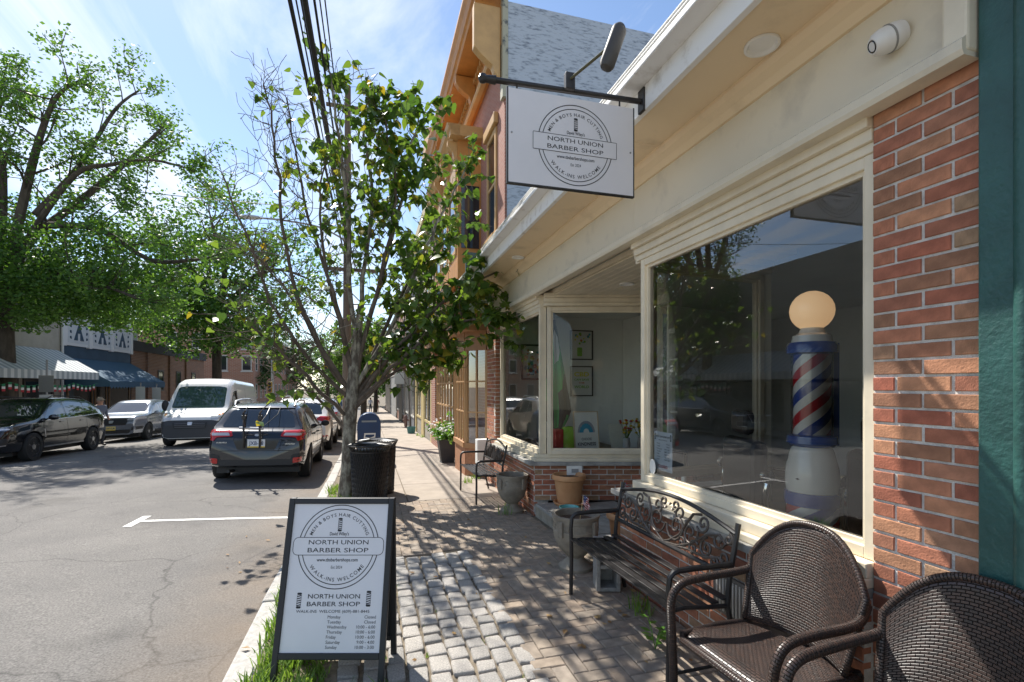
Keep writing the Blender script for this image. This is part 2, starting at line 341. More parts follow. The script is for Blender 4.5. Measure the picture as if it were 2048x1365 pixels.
for r_ in range(0, 60):
    for c_ in range(-8, 30):
        for hor in (0, 1):
            if hor and (c_-r_) % 4 == 0: x, y, a = (c_+1)*Wp, (r_+.5)*Wp, 0
            elif not hor and (c_-r_-3) % 4 == 0: x, y, a = (c_+.5)*Wp, (r_+1)*Wp, 90
            else: continue
            y += 1.6; x += -.2
            hx, hy = (.1, .05) if a == 0 else (.05, .1); x0, x1, y0_, y1_ = x-hx, x+hx, y-hy, y+hy
            if y0_ < 4.98 and x0 < .90 < x1: x0 = .90
            elif x1 <= .90 and y0_ < 4.98 < y1_: y0_ = 4.98
            if x0 < KX+.165 < x1: x0 = KX+.165
            x1 = min(x1, 2.07 if not (3.8 < y < 6.2) else 2.045); y1_ = min(y1_, 7.55)
            if x1-x0 < .025 or y1_-y0_ < .025: continue
            x, y = (x0+x1)/2, (y0_+y1_)/2
            if x < KX+.16 or in_cobble(x, y) or in_pit(x, y): continue
            sx_, sy_ = ((x1-x0)/.2, (y1_-y0_)/.1) if a == 0 else ((y1_-y0_)/.2, (x1-x0)/.1)
            cells.append((x, y, a, sx_, sy_))
def vis(x, y):
    v = Vector((x*CA-y*SA, x*SA+y*CA)); return v.y > .5 and abs(v.x/v.y) < 1.1
cells.sort(key=lambda c: (not (vis(c[0], c[1]) and c[1] > 2.3), math.hypot(c[0], c[1])))
rest = MB()
for i, (x, y, a, sx_, sy_) in enumerate(cells):
    z = gz(y)+rnd.uniform(-.003, .002); tl = (rnd.uniform(-.008, .008), rnd.uniform(-.008, .008), R(a)+rnd.uniform(-.012, .012))
    if i < 300: inst('paver', pv, side, (x, y, z), tl, (sx_, sy_, 1))
    else:
        M_ = Matrix.Translation((x, y, z)) @ Matrix.Rotation(tl[2], 4, 'Z') @ Matrix.Diagonal((sx_, sy_, 1, 1))
        rest.add([M_ @ Vector(v) for v in pvb.v], pvb.f)
ro = rest.build('paver_field', PAVERI, side); ro['kind'] = 'stuff'
# concrete slabs beyond the pavers
y = 7.56
while y < 90:
    l = 1.5 if y < 30 else 4.5
    for x0, x1 in ((-.62, .55), (.56, 2.12)) if y < 30 else ((-.62, 2.12),):
        if x0 < 0 and y < 9.2: x0 = .0
        b = MB(); zs = [gz(y+.006)+rnd.uniform(-.003, .003), gz(y+l-.006)]
        b.add([(x0, y+.006, zs[0]), (x1-.008, y+.006, zs[0]), (x1-.008, y+l-.006, zs[1]), (x0, y+l-.006, zs[1])]+[(x0, y+.006, zs[0]-.1), (x1-.008, y+.006, zs[0]-.1), (x1-.008, y+l-.006, zs[1]-.1), (x0, y+l-.006, zs[1]-.1)],
              [(0, 1, 2, 3), (4, 7, 6, 5), (0, 4, 5, 1), (1, 5, 6, 2), (2, 6, 7, 3), (3, 7, 4, 0)])
        b.build('paving_slab', SLAB, side)
    y += l
# granite cobbles
cms = []
for k in range(6):
    bm = bmesh.new(); bmesh.ops.create_cube(bm, size=1)
    rr = random.Random(k)
    for v in bm.verts: v.co = Vector((v.co.x*(.97 if v.co.z > 0 else 1)+rr.uniform(-.07, .07), v.co.y*(.95 if v.co.z > 0 else 1)+rr.uniform(-.06, .06), v.co.z+rr.uniform(-.05, .05)))
    bmesh.ops.bevel(bm, geom=list(bm.edges), offset=.11, segments=2, affect='EDGES', profile=.6)
    me = bpy.data.meshes.new('cobble'); bm.to_mesh(me); bm.free(); me.materials.append(COBB)
    me.polygons.foreach_set('use_smooth', [True]*len(me.polygons)); cms.append(me)
cx = -.19
while cx < .86:
    w = rnd.uniform(.115, .142); y = 2.05+rnd.uniform(0, .1)
    while y < 4.9:
        l = rnd.uniform(.12, .2)
        if y+l > 5.0: l = 4.96-y
        if l > .07:
            inst('cobble', rnd.choice(cms), side, (cx+w/2+rnd.uniform(-.006, .006), y+l/2, gz(y)-.034+rnd.uniform(-.006, .004)), (rnd.uniform(-.04, .04), rnd.uniform(-.04, .04), rnd.uniform(-.05, .05)), (w-.016, l-.016, .075))
        y += l
    cx += w
# grass and weeds
def blades(b, x, y, z, n, spread, h):
    for _ in range(n):
        a = rnd.uniform(0, 6.283); r = spread*math.sqrt(rnd.random()); bx, by = x+r*math.cos(a), y+r*math.sin(a)
        t = rnd.uniform(0, 6.283); hh = h*rnd.uniform(.4, 1.1); w = .004+.003*rnd.random(); ln = hh*rnd.uniform(.2, .9)
        dx, dy = math.cos(t), math.sin(t); px, py = -dy*w, dx*w
        b.add([(bx-px, by-py, z), (bx+px, by+py, z), (bx+px*.8+dx*ln*.35, by+py*.8+dy*ln*.35, z+hh*.6), (bx-px*.8+dx*ln*.35, by-py*.8+dy*ln*.35, z+hh*.6), (bx+dx*ln, by+dy*ln, z+hh)], [(0, 1, 2, 3), (3, 2, 4)])
gb = MB()
for _ in range(150): blades(gb, rnd.uniform(-.63, -.28), 2.3+2.3*rnd.random()**1.3, gz(3)-.02, 30, .075, rnd.choice((.06, .10, .16)))
for _ in range(60): blades(gb, rnd.uniform(-.62, -.05), rnd.uniform(6.8, 9.2), gz(8)-.035, 22, .09, rnd.choice((.06, .10, .14)))
for _ in range(14): blades(gb, rnd.gauss(.03, .06), rnd.gauss(4.15, .25), gz(4)-.03, 26, .06, .10)
for _ in range(16): blades(gb, rnd.uniform(-.2, .3), rnd.uniform(2.35, 2.75), gz(3)-.03, 20, .05, .12)
for _ in range(46):
    yy = rnd.uniform(2.3, 4.9); blades(gb, rnd.uniform(.0, .95), yy, gz(yy)-.03, 5, .03, .035)
for x_, y_ in ((1.9, 6.62), (1.72, 8.9), (1.95, 9.3), (1.95, 10.6), (2.0, 20), (1.95, 21), (2.05, 14), (1.9, 3.2), (1.75, 6.35), (1.9, 24.5)): blades(gb, x_, y_, gz(y_)-.01, 34, .1, .15)
tag(gb.build('grass', GRASSM), 'bright green grass and weeds along the kerb strip and between cobbles', 'grass', kind='stuff')
dirt = sheet('soil_strip', lin(KX+.16, -.16, 4), lin(1.8, 9.4, 30), lambda x, y: gz(y)-.014+.012*math.sin(x*31+y*17)*math.sin(y*23), JOINT)
lv = MB()
for _ in range(70):
    x, y = rnd.choice(((rnd.uniform(1.2, 2.05), rnd.uniform(2.0, 3.7)), (rnd.uniform(-1.5, 2), rnd.uniform(2.3, 7)))); z = (gz(y) if x > KX else rz_(x, y))+.012; a = rnd.uniform(0, 6.28); s_ = rnd.uniform(.012, .028)
    lv.add([(x+s_*math.cos(a+k)*q, y+s_*math.sin(a+k)*q, z+rnd.uniform(-.006, .008)) for k, q in ((0, 1.4), (1.6, .7), (3.14, 1.2), (4.7, .7))], [(0, 1, 2, 3)])
tag(lv.build('fallen_leaves', leaf_mat('dry_leaves', (.30, .17, .07), (.42, .28, .12), .2, .7)), 'dry brown leaves scattered over the pavement and under the bench', 'leaves', kind='stuff')

# ================================================================ the barber shop
WXp = 2.22         # window plane
shop = wthing('barber_shop', 'cream trimmed brick barber shop with big display window and white boarded mansard roof', 'building', (2.3, 5, 0))
def chamfer_box(l, w, h, c):      # brick: face along +w side
    return paver_mesh('brick', l, h, w, c, BRICK)[1]
BR = chamfer_box(.203, .05, .0565, .0025)
def brickwall(parent, name, o, u, length, z0, z1, first=0.0, course=.0685, pitch=.2145, depth=.11, bm=BR, mort=MORTAR, half_end=True):
    """mortar core + one object per brick; u = horizontal direction, outward normal = u x z"""
    u = Vector(u).normalized(); nrm = u.cross(Vector((0, 0, 1)))
    core = MB(); M_ = frame(Vector(o)-nrm*depth, u, (0, 0, 1))
    core.prism([(0, z0), (length, z0), (length, z1), (0, z1)], frame(Vector((o[0], o[1], 0))-nrm*.007, u, (0, 0, 1)), -depth+.007)
    w = core.build(name, mort, parent)
    rot = Matrix((u, Vector((0, 0, 1)), nrm)).transposed().to_euler()
    n = int((z1-z0)/course+.3)
    for r in range(n):
        s = -pitch*first if r % 2 == 0 else -pitch*(first+.5)
        while s < length-.02:
            a, b = max(0, s), min(length, s+pitch-.0135)
            if b-a > .03:
                c = Vector(o)+u*(a+b)/2; zc = z0+course*(r+.5)
                q = inst('brick', bm, w, (c.x+nrm.x*rnd.uniform(-.002, .003), c.y+nrm.y*rnd.uniform(-.002, .003), zc+rnd.uniform(-.0015, .0015)), rot, ((b-a)/.203, 1, 1))
                q.rotation_euler.rotate_axis('Z', rnd.uniform(-.008, .008))
            s += pitch
    return w
# pier by the teal post (outward normal -X: u = -Y gives u x z = (-1,0,0))
brickwall(shop, 'brick_pier', (2.15, 1.66, 0), (0, -1, 0), .41, -.02, 2.88, first=.52, depth=.3)
# base under the big window, returns and far display
brickwall(shop, 'brick_base', (2.09, 3.86, 0), (0, -1, 0), 2.2, -.05, .70, depth=.2)
brickwall(shop, 'brick_base', (2.09, 8.36, 0), (0, -1, 0), 2.16, -.16, .60, depth=.2)
P0, P1 = Vector((2.10, 6.19, 0)), Vector((3.62, 5.75, 0))
brickwall(shop, 'brick_base', P0, P1-P0, (P1-P0).length-.005, .13, .60, depth=.12)
Q0, Q1 = Vector((2.10, 3.87, 0)), Vector((3.62, 3.93, 0))
brickwall(shop, 'brick_base', Q1, Q0-Q1, (Q1-Q0).length, .13, .70, depth=.12)
brickwall(shop, 'brick_pilaster', (2.12, 9.05, 0), (0, -1, 0), .64, -.18, 2.98, depth=.25)
brickwall(shop, 'brick_pilaster', (2.12, 8.402, 0), (1, 0, 0), .16, -.18, 2.98, depth=.1)
# slate ledges
b = MB(); b.box(2.045, 2.30, 1.665, 3.93, .70, .745); b.prism([(2.047, 3.95), (3.6, 4.0), (3.6, 3.8), (2.047, 3.78)], Matrix.Translation((0, 0, .701)), .043); b.build('slate_ledge', SLATE, shop, bevel=.006)
b = MB(); b.prism([(2.01, 8.38), (2.01, 6.13), (3.64, 5.66), (3.64, 5.95), (2.3, 6.35), (2.3, 8.38)], Matrix.Translation((0, 0, .60)), .045); b.build('slate_ledge', SLATE, shop, bevel=.006)
# recess: step platform with slate flags
b = MB(); b.prism([(2.10, 6.16), (2.10, 3.90), (3.7, 3.95), (3.7, 5.72)], Matrix.Translation((0, 0, -.12)), .215); b.build('step', mat('step_concrete', (.33, .29, .23), .95, var=.3, vs=6, bump=.6, bs=60), shop)
for x0, x1 in ((2.055, 2.6), (2.61, 3.1), (3.11, 3.62)):
    for y0, y1 in ((3.92, 4.6), (4.61, 5.25), (5.26, 6.13)):
        yy1 = min(y1, 6.16-(x1-2.1)*.29)
        MB().box(x0, x1-.004, y0, yy1-.004, .095, .132+rnd.uniform(-.002, .002)).build('flagstone', SLATE, shop, bevel=.004)
# window sills, posts, headers
def bar(b, p, q, w, z0, z1, off=0):        # upright rectangular bar between plan points
    p, q = Vector(p), Vector(q); d = (q-p).normalized(); n = Vector((d.y, -d.x))
    a = [p+n*(off+w/2), q+n*(off+w/2), q+n*(off-w/2), p+n*(off-w/2)]
    b.prism([(v.x, v.y) for v in a], Matrix.Translation((0, 0, z0)), z1-z0)
def window(p, q, z0, z1, fw=.055, name='window', dep=.09, gm=None):
    p, q = Vector(p), Vector(q); d = (q-p).normalized(); b = MB()
    bar(b, p, p+d*fw, dep, z0, z1); bar(b, q-d*fw, q, dep, z0, z1); bar(b, p+d*fw, q-d*fw, dep-.004, z0, z0+fw); bar(b, p+d*fw, q-d*fw, dep-.004, z1-fw, z1)
    i = fw+.022
    for a0, a1, c0, c1 in ((fw, i, z0+fw, z1-fw), ): pass
    w = b.build(name+'_frame', CREAM, shop, bevel=.004)
    b = MB(); bar(b, p+d*fw, p+d*i, dep*.5, z0+fw, z1-fw); bar(b, q-d*i, q-d*fw, dep*.5, z0+fw, z1-fw); bar(b, p+d*i, q-d*i, dep*.48, z0+fw, z0+i); bar(b, p+d*i, q-d*i, dep*.48, z1-i, z1-fw)
    b.build('glazing_bead', CREAM, w)
    g = MB(); e = [(p+d*(i-.005)), (q-d*(i-.005))]
    g.add([(e[0].x, e[0].y, z0+i-.005), (e[1].x, e[1].y, z0+i-.005), (e[1].x, e[1].y, z1-i+.005), (e[0].x, e[0].y, z1-i+.005)], [(0, 1, 2, 3)])
    g.build('pane', gm or GLASS, w)
    return w
window((WXp, 3.66), (WXp, 1.668), .86, 2.70)
window((WXp, 8.30), (WXp, 6.20), .74, 2.70, gm=GLASS2)
window((2.27, 6.185), (3.58, 5.80), .74, 2.70, gm=GLASS2)
window((2.27, 3.70), (3.58, 3.86), .86, 2.70, gm=GLASS2)
b = MB(); b.box(2.08, 2.30, 1.664, 3.72, .745, .79); b.box(2.12, 2.275, 1.666, 3.70, .79, .858); b.build('window_sill', CREAM, shop, bevel=.006)
b = MB(); b.prism([(2.09, 8.36), (2.09, 6.17), (3.6, 5.73), (3.6, 5.93), (2.32, 6.3), (2.32, 8.36)], Matrix.Translation((0, 0, .645)), .045)
b.prism([(2.13, 8.34), (2.13, 6.21), (3.6, 5.77), (3.6, 5.91), (2.31, 6.28), (2.31, 8.34)], Matrix.Translation((0, 0, .69)), .048); b.build('window_sill', CREAM, shop, bevel=.006)
# stepped header casings above the glass (street line and the returns)
for seg in range(4):
    hd = MB()
    for k, (z0, z1, o_) in enumerate(((2.70, 2.745, .035), (2.745, 2.80, .055), (2.80, 2.862, .085))):
        if seg == 0: hd.box(2.22-o_-.02, 2.31, 1.664-.001*k, 3.72+.002*k, z0, z1)
        elif seg == 1: hd.box(2.22-o_-.02, 2.31, 6.19, 8.37+.001*k, z0, z1)
        else:
            p, q = (((2.22, 6.19), (3.6, 5.79)), ((2.22, 3.70), (3.6, 3.85)))[seg-2]
            bar(hd, p, q, .14+o_*2, z0+.001, z1)
    hd.build('window_header', CREAM, shop, bevel=.005)
# frieze with mouldings, crown, soffit, fascia
for y0, y1 in ((1.25, 3.698), (3.70, 6.348), (6.35, 9.06)): MB().box(2.135, 2.32, y0, y1, 2.93, 3.40).build('frieze_board', CREAM2, shop, bevel=.003)
mo = MB(); mo.prism([(0, 0), (.085, 0), (.095, .02), (.095, .055), (.07, .075), (.045, .085), (.045, .10), (0, .10)], frame((2.135, 9.08, 2.842), (-1, 0, 0), (0, 0, 1)), -7.83+0)
mo.build('frieze_moulding', CREAM2, shop)
MB().prism([(0, 0), (.02, 0), (.05, .035), (.09, .06), (.11, .09), (.11, .11), (0, .11)], frame((2.135, 9.08, 3.29), (-1, 0, 0), (0, 0, 1)), -7.83).build('crown_moulding', SOFF, shop)
for y0, y1 in ((1.25, 3.147), (3.15, 5.597), (5.60, 9.10)): MB().box(1.70, 2.14, y0, y1, 3.40, 3.43).build('soffit_board', SOFF, shop, bevel=.002)
for y0, y1 in ((1.25, 4.397), (4.40, 9.12)): MB().box(1.66, 1.70, y0, y1, 3.385, 3.54).build('fascia_board', WEATH, shop, bevel=.004)
MB().box(1.54, 1.70, 1.25, 9.13, 3.54, 3.575).build('drip_edge', WEATH, shop, bevel=.008)  # overhang deepened beyond the eave to drop its shadow lower on the wall
MB().box(2.06, 2.16, 1.245, 1.33, 2.86, 3.40).build('end_block', CREAM, shop, bevel=.01)
for k in range(7):
    t0, t1 = k/7, (k+1)/7; x0, x1 = 1.655+t0*.36, 1.655+t1*.36; z0, z1 = 3.575+t0*.66, 3.575+t1*.66
    MB().prism([(x0-.02, z0), (x0+.0, z0), (x1+.004, z1-.004), (x1-.002, z1-.002)], frame((0, 9.1-.004*k, 0), (1, 0, 0), (0, 0, 1)), 7.83).build('roof_board', WEATH, shop)
MB().prism([(1.70, 3.56), (2.01, 4.21), (2.3, 4.21), (2.3, 3.56)], frame((0, 9.07, 0), (1, 0, 0), (0, 0, 1)), 7.8).build('roof_core', mat('roof_dark', (.05, .06, .06), .8), shop)
MB().box(1.72, 2.0, 9.075, 9.14, 3.55, 4.15).build('roof_end_board', mat('dark_green_trim', (.02, .05, .05), .5), shop)
MB().box(2.3, 8, 1.26, 9.06, 3.42, 4.1).build('roof', mat('roof_tar', (.05, .05, .05), .9), shop)
# beadboard ceiling of the recess
for k in range(14):
    x0 = 2.30+k*.098
    MB().box(x0+.003, x0+.095, 3.72+.11*k*.098/1.0, 6.2-.26*k*.098, 2.832, 2.85).build('ceiling_board', CREAM, shop, bevel=.006)
MB().box(2.29, 3.75, 3.6, 6.3, 2.853, 2.9).build('ceiling_backing', CREAM, shop)
def downlight(x, y, z, r=.085):
    o = MB().lathe([(r, 0), (r, -.012), (r*.86, -.014), (r*.72, .0), (r*.62, .03), (.0, .04)], (x, y, z), 28).build('recessed_light', WHITE, shop, smooth=True)
    MB().lathe([(0, -.0), (r*.5, -.004), (r*.58, .012), (r*.58, .03)], (x, y, z+.008), 20).build('lens', mat('lamp_lens', (.6, .48, .36), .4), o, smooth=True)
downlight(1.93, 2.07, 3.398); downlight(1.93, 3.72, 3.398); downlight(1.93, 6.4, 3.398); downlight(2.85, 5.1, 2.83)
# interior
INT = mat('interior_wall', (.74, .74, .70), .8, var=.04, vs=2)
FLR = mat('interior_floor', (.10, .075, .05), .5, var=.3, vs=3)
b = MB(); b.box(2.34, 7.5, 8.42, 8.5, .0, 3.0); b.build('interior_wall', INT, shop)
MB().box(7.4, 7.5, 1.3, 8.42, 0, 3.0).build('interior_wall', INT, shop)
MB().box(2.36, 7.4, 1.27, 1.32, 0, 3.0).build('interior_wall', INT, shop)
MB().box(2.325, 7.395, 1.325, 8.415, 2.905, 2.94).build('interior_ceiling', INT, shop)
MB().box(3.72, 7.4, 1.325, 8.415, .0, .11).build('interior_floor', FLR, shop)
MB().box(2.30, 3.7, 1.325, 3.69, .0, .11).build('interior_floor', FLR, shop)
MB().box(2.34, 3.72, 6.40, 8.41, .0, .70).build('display_platform', FLR, shop)
MB().prism([(2.34, 6.40), (3.72, 6.0), (3.72, 6.40)], Matrix.Translation((0, 0, .0)), .70).build('display_platform', FLR, shop)
MB().box(4.62, 4.70, 6.9, 8.41, .11, 2.9).build('display_partition', INT, shop)
# entrance wall: door, sidelights, transom
DX = 3.64
DOORW = mat('door_wood', (.10, .035, .018), .35, var=.3, vs=6, stretch=(6, 6, .6))
dw = MB()
for y0, y1, z0, z1 in ((5.72, 5.80, .13, 2.83), (3.84, 3.90, .13, 2.83), (5.06, 5.12, .13, 2.72), (4.04, 4.10, .13, 2.72), (5.38, 5.42, .13, 2.72), (3.90, 5.72, 2.70, 2.83), (4.10, 5.06, 2.30, 2.38), (5.12, 5.38, 2.30, 2.36), (3.90, 4.04, 2.30, 2.36)):
    dw.box(DX-.05, DX+.05, y0, y1-.001, z0, z1-.001)
for k in range(1, 5): dw.box(DX-.03, DX+.03, 4.10+.96*k/5-.012, 4.10+.96*k/5+.012, 2.382, 2.698)
for k in range(1, 6):
    z = .35+.325*k; dw.box(DX-.03, DX+.03, 5.122, 5.378, z-.012, z+.012); dw.box(DX-.03, DX+.03, 3.902, 4.038, z-.012, z+.012)
dw.box(DX-.04, DX+.04, 5.42, 5.72, .13, .5); dw.box(DX-.04, DX+.04, 5.122, 5.378, .13, .45); dw.box(DX-.04, DX+.04, 3.902, 4.038, .13, .45)
ent = dw.build('entrance_frame', mat('entrance_paint', (.80, .78, .66), .5), shop, bevel=.003)
b = MB()
for y0, y1, z0, z1 in ((4.10, 5.06, 2.38, 2.70), (5.12, 5.38, .45, 2.30), (3.90, 4.04, .45, 2.30), (5.42, 5.72, .5, 2.70)): b.add([(DX, y0, z0), (DX, y1, z0), (DX, y1, z1), (DX, y0, z1)], [(0, 1, 2, 3)])
b.build('pane', GLASS, ent)
b = MB(); b.box(DX-.03, DX+.02, 4.105, 4.25, .14, 2.295); b.box(DX-.03, DX+.02, 4.92, 5.055, .14, 2.295); b.box(DX-.028, DX+.018, 4.25, 4.92, .14, .55); b.box(DX-.028, DX+.018, 4.25, 4.92, 2.12, 2.295)
door = b.build('door', DOORW, shop, bevel=.006)
MB().add([(DX, 4.25, .55), (DX, 4.92, .55), (DX, 4.92, 2.12), (DX, 4.25, 2.12)], [(0, 1, 2, 3)]).build('pane', glass('door_glass', (.35, .36, .36), 1.3), door)
MB().lathe([(0, -.03), (.03, -.02), (.032, 0), (.02, .02), (.0, .03)], (DX-.07, 4.18, 1.05), 14).build('handle', mat('brass', (.6, .42, .14), .3, 1), door, smooth=True)
# wall vent behind the bench, utility box
b = MB(); b.box(2.07, 2.085, 1.95, 2.62, .26, .50)
vent = b.build('wall_vent', mat('vent_plate', (.16, .14, .12), .6), shop)
for k in range(22): MB().box(2.062, 2.072, 1.985+k*.028, 1.997+k*.028, .28, .48).build('vent_bar', mat('vent_bar', (.45, .42, .38), .6) if k == 0 else bpy.data.materials['vent_bar'], vent)
pp = P0.lerp(P1, .33); M_ = frame((pp.x-.12, pp.y-.03+.0, .50), (P1-P0), (0, 0, 1))
b = MB(); b.prism([(-.0, -.02), (.2, -.02), (.2, .10), (0, .10)], M_, .03); ub = b.build('outlet_box', WHITE, shop, bevel=.004)
b = MB(); b.prism([(.06, .015), (.15, .015), (.15, .065), (.06, .065)], M_ @ Matrix.Translation((0, 0, .03)), .012); b.build('outlet_cover', mat('outlet_grey', (.3, .3, .3), .5), ub)
# teal neighbour at the right edge
nb = wthing('teal_storefront', 'teal painted timber storefront post beside the brick pier at the right edge', 'storefront', (2.2, .8, 0))
MB().box(2.10, 2.5, 1.12, 1.238, -.05, 4.2).build('post', TEAL, nb, bevel=.006)
MB().tube([(2.105, 1.105, -.05), (2.105, 1.105, 4.2)], .03, 16).build('bead_moulding', TEAL, nb, smooth=True)
MB().box(2.16, 2.5, .45, 1.10, -.05, 4.2).build('panel', mat('teal_panel', (.02, .07, .06), .4, var=.2, vs=4), nb)
MB().box(2.06, 2.3, -.4, .44, -.05, 4.2).build('post', TEAL, nb, bevel=.006)

# ================================================================ lettering
_tc = {}
def text_poly(s, size=1.0, sx=1.0, bold=0.0, shear=0.0):
    k = (s, bold, shear)
    if k not in _tc:
        c = bpy.data.curves.new('lettering', 'FONT'); c.body = s; c.size = 1; c.offset = bold; c.shear = shear; c.resolution_u = 3; c.fill_mode = 'FRONT'
        o = bpy.data.objects.new('lettering', c); COL.objects.link(o)
        me = bpy.data.meshes.new_from_object(o.evaluated_get(bpy.context.evaluated_depsgraph_get()))
        _tc[k] = ([(v.co.x, v.co.y) for v in me.vertices], [tuple(p.vertices) for p in me.polygons])
        bpy.data.objects.remove(o); bpy.data.curves.remove(c); bpy.data.meshes.remove(me)
    vs, fs = _tc[k]
    return [(x*size*sx, y*size) for x, y in vs], fs
class Flat:                      # collects flat print on a plane
    def __init__(s): s.v = []; s.f = []; s.m = []
    def add(s, vs, fs, h=.0012, mi=0):
        o = len(s.v); s.v += [(x, y, h) for x, y in vs]; s.f += [tuple(i+o for i in f) for f in fs]; s.m += [mi]*len(fs)
    def text(s, t, x, y, size, sx=1.0, bold=0.0, align='c', h=.0012, mi=0, w=None, shear=0.0):
        vs, fs = text_poly(t, size, sx, bold, shear)
        if not vs: return
        x0, x1 = min(v[0] for v in vs), max(v[0] for v in vs)
        k = (w/(x1-x0)) if w else 1
        ox = {'c': -(x0+x1)/2*k, 'l': -x0*k, 'r': -x1*k}[align]
        s.add([(x+ox+v[0]*k, y+v[1]) for v in vs], fs, h, mi)
    def arc(s, t, cx, cy, r, a0, a1, size, bold=0.0, inside=False, mi=0):
        n = len(t); adv = []
        for ch in t:
            if ch == ' ': adv.append(.33)
            else:
                vs, _ = text_poly(ch, 1, 1, bold); adv.append(max(v[0] for v in vs)-min(v[0] for v in vs)+.16)
        tot = sum(adv); acc = 0
        for ch, ad in zip(t, adv):
            m = (acc+ad/2)/tot; acc += ad; a = a0+(a1-a0)*m
            if ch == ' ': continue
            vs, fs = text_poly(ch, size, 1, bold); x0, x1 = min(v[0] for v in vs), max(v[0] for v in vs)
            rot = a-math.pi/2 if not inside else a+math.pi/2
            c, sn = math.cos(rot), math.sin(rot); px, py = cx+r*math.cos(a), cy+r*math.sin(a)
            s.add([(px+(x-(x0+x1)/2)*c-y*sn, py+(x-(x0+x1)/2)*sn+y*c) for x, y in vs], fs, .0012, mi)
    def ring(s, cx, cy, r, w, h=.0008, mi=0, n=72):
        vs = []
        for i in range(n):
            a = 2*math.pi*i/n
            for q in (r-w/2, r+w/2): vs.append((cx+q*math.cos(a), cy+q*math.sin(a)))
        s.add(vs, [(2*i, 2*i+1, 2*((i+1) % n)+1, 2*((i+1) % n)) for i in range(n)], h, mi)
    def poly(s, pts, h=.001, mi=0): s.add(pts, [tuple(range(len(pts)))], h, mi)
    def outline(s, pts, w, h=.0014, mi=0):
        n = len(pts); cx = sum(p[0] for p in pts)/n; cy = sum(p[1] for p in pts)/n
        vs = []
        for i in range(n):
            a, b, c = Vector(pts[i-1]), Vector(pts[i]), Vector(pts[(i+1) % n]); t = (c-a).normalized(); nn = Vector((t.y, -t.x))
            vs += [(b.x+nn.x*w/2, b.y+nn.y*w/2), (b.x-nn.x*w/2, b.y-nn.y*w/2)]
        s.add(vs, [(2*i, 2*i+1, 2*((i+1) % n)+1, 2*((i+1) % n)) for i in range(n)], h, mi)
    def poleicon(s, cx, cy, h):
        w = h*.14
        s.poly(rounded(cx-w*1.15, cx+w*1.15, cy+h*.36, cy+h*.5, w*.6), .0012); s.poly(rounded(cx-w*1.15, cx+w*1.15, cy-h*.5, cy-h*.36, w*.6), .0012)
        s.outline([(cx-w, cy-h*.36), (cx+w, cy-h*.36), (cx+w, cy+h*.36), (cx-w, cy+h*.36)], h*.02)
        for k in range(5):
            y = cy-h*.36+h*.144*k; s.poly([(cx-w, y), (cx+w, y+h*.07), (cx+w, y+h*.14), (cx-w, y+h*.07)], .0011)
    def build(s, M_, parent, mats=None, name='lettering'):
        b = MB(); b.add([M_ @ Vector(v) for v in s.v], s.f); b.m = list(s.m)
        return b.build(name, mats or [INK, SIGNW], parent)
def logo(F, cx, cy, r, square=False):
    F.ring(cx, cy, r, r*.022); F.ring(cx, cy, r*.9, r*.02)
    bn = rounded(cx-r*1.13, cx+r*1.13, cy-r*.21, cy+r*.21, r*.015 if square else r*.12)
    F.poly(bn, .0010, 1); F.outline(bn, r*.014)
    F.text('NORTH UNION', cx, cy+r*.045, r*.15, bold=.008, w=r*1.5); F.text('BARBER SHOP', cx, cy-r*.145, r*.15, bold=.008, w=r*1.52)
    F.text("David Wiley's", cx, cy+r*.26, r*.115, w=r*.48, bold=.012); F.poleicon(cx, cy+r*.52, r*.33)
    F.text('www.tbsbarbershops.com', cx, cy-r*.36, r*.115, w=r*1.02, bold=.012); F.text('Est 2024', cx, cy-r*.53, r*.10, w=r*.28)
    F.arc('MEN & BOYS HAIR CUTTING', cx, cy, r*.725, R(160), R(20), r*.118, bold=.006)
    F.arc('WALK-INS WELCOME', cx, cy, r*.83, R(214), R(326), r*.125, bold=.006, inside=True)

# ---------------------------------------------------------------- hanging sign with its lamp
hs = wthing('hanging_sign', 'white rectangular barber shop sign hanging from a black bracket under the eave', 'sign', (1.2, 2.77, 2.84))
SM = frame((.775, 2.765, 2.842), (1, 0, 0), (0, 0, 1))
W_, H_ = .815, .55
pn = MB(); pn.prism([(0, 0), (W_, 0), (W_, H_), (0, H_)], SM @ Matrix.Translation((0, 0, -.022)), .022); pn = pn.build('panel', SIGNW, hs)
b = MB()
for u0, u1, v0, v1 in ((-.008, 0, -.008, H_+.004), (W_, W_+.008, -.008, H_+.004), (0, W_, -.008, 0)): b.prism([(u0, v0), (u1, v0), (u1, v1), (u0, v1)], SM @ Matrix.Translation((0, 0, -.024)), .025)
b.build('edge_trim', BLACKM, pn)
F = Flat(); logo(F, .425, .265, .242, True); F.build(SM, pn)
for u, v in ((.02, .29), (W_-.02, .27)): MB().lathe([(.006, 0), (.005, .004), (0, .005)], SM @ Vector((u, v, 0)), 10, M=SM.to_3x3()).build('screw', mat('screw_steel', (.3, .3, .3), .4, 1), pn)
b = MB(); b.tube([(.70, 2.775, 3.425), (1.668, 2.775, 3.452)], .017, 12); b.tube([(.70, 2.775, 3.425), (.64, 2.775, 3.423)], [.026, .02], 12); b.build('bracket_arm', BLACKM, hs, smooth=True)
MB().lathe([(0, -.028), (.02, -.02), (.028, 0), (.02, .02), (0, .028)], (.625, 2.775, 3.423), 14).build('finial', BLACKM, hs, smooth=True)
MB().box(1.648, 1.672, 2.74, 2.81, 3.385, 3.53).build('wall_plate', BLACKM, hs, bevel=.004)
b = MB()
for x in (.83, 1.5): b.tube([(x, 2.775, 3.43), (x, 2.775, 3.385)], .006, 6)
b.build('hanger', BLACKM, hs)
MB().box(1.125, 1.185, 2.735, 2.775, 3.43, 3.53).build('lamp_mount', BLACKM, hs, bevel=.004)
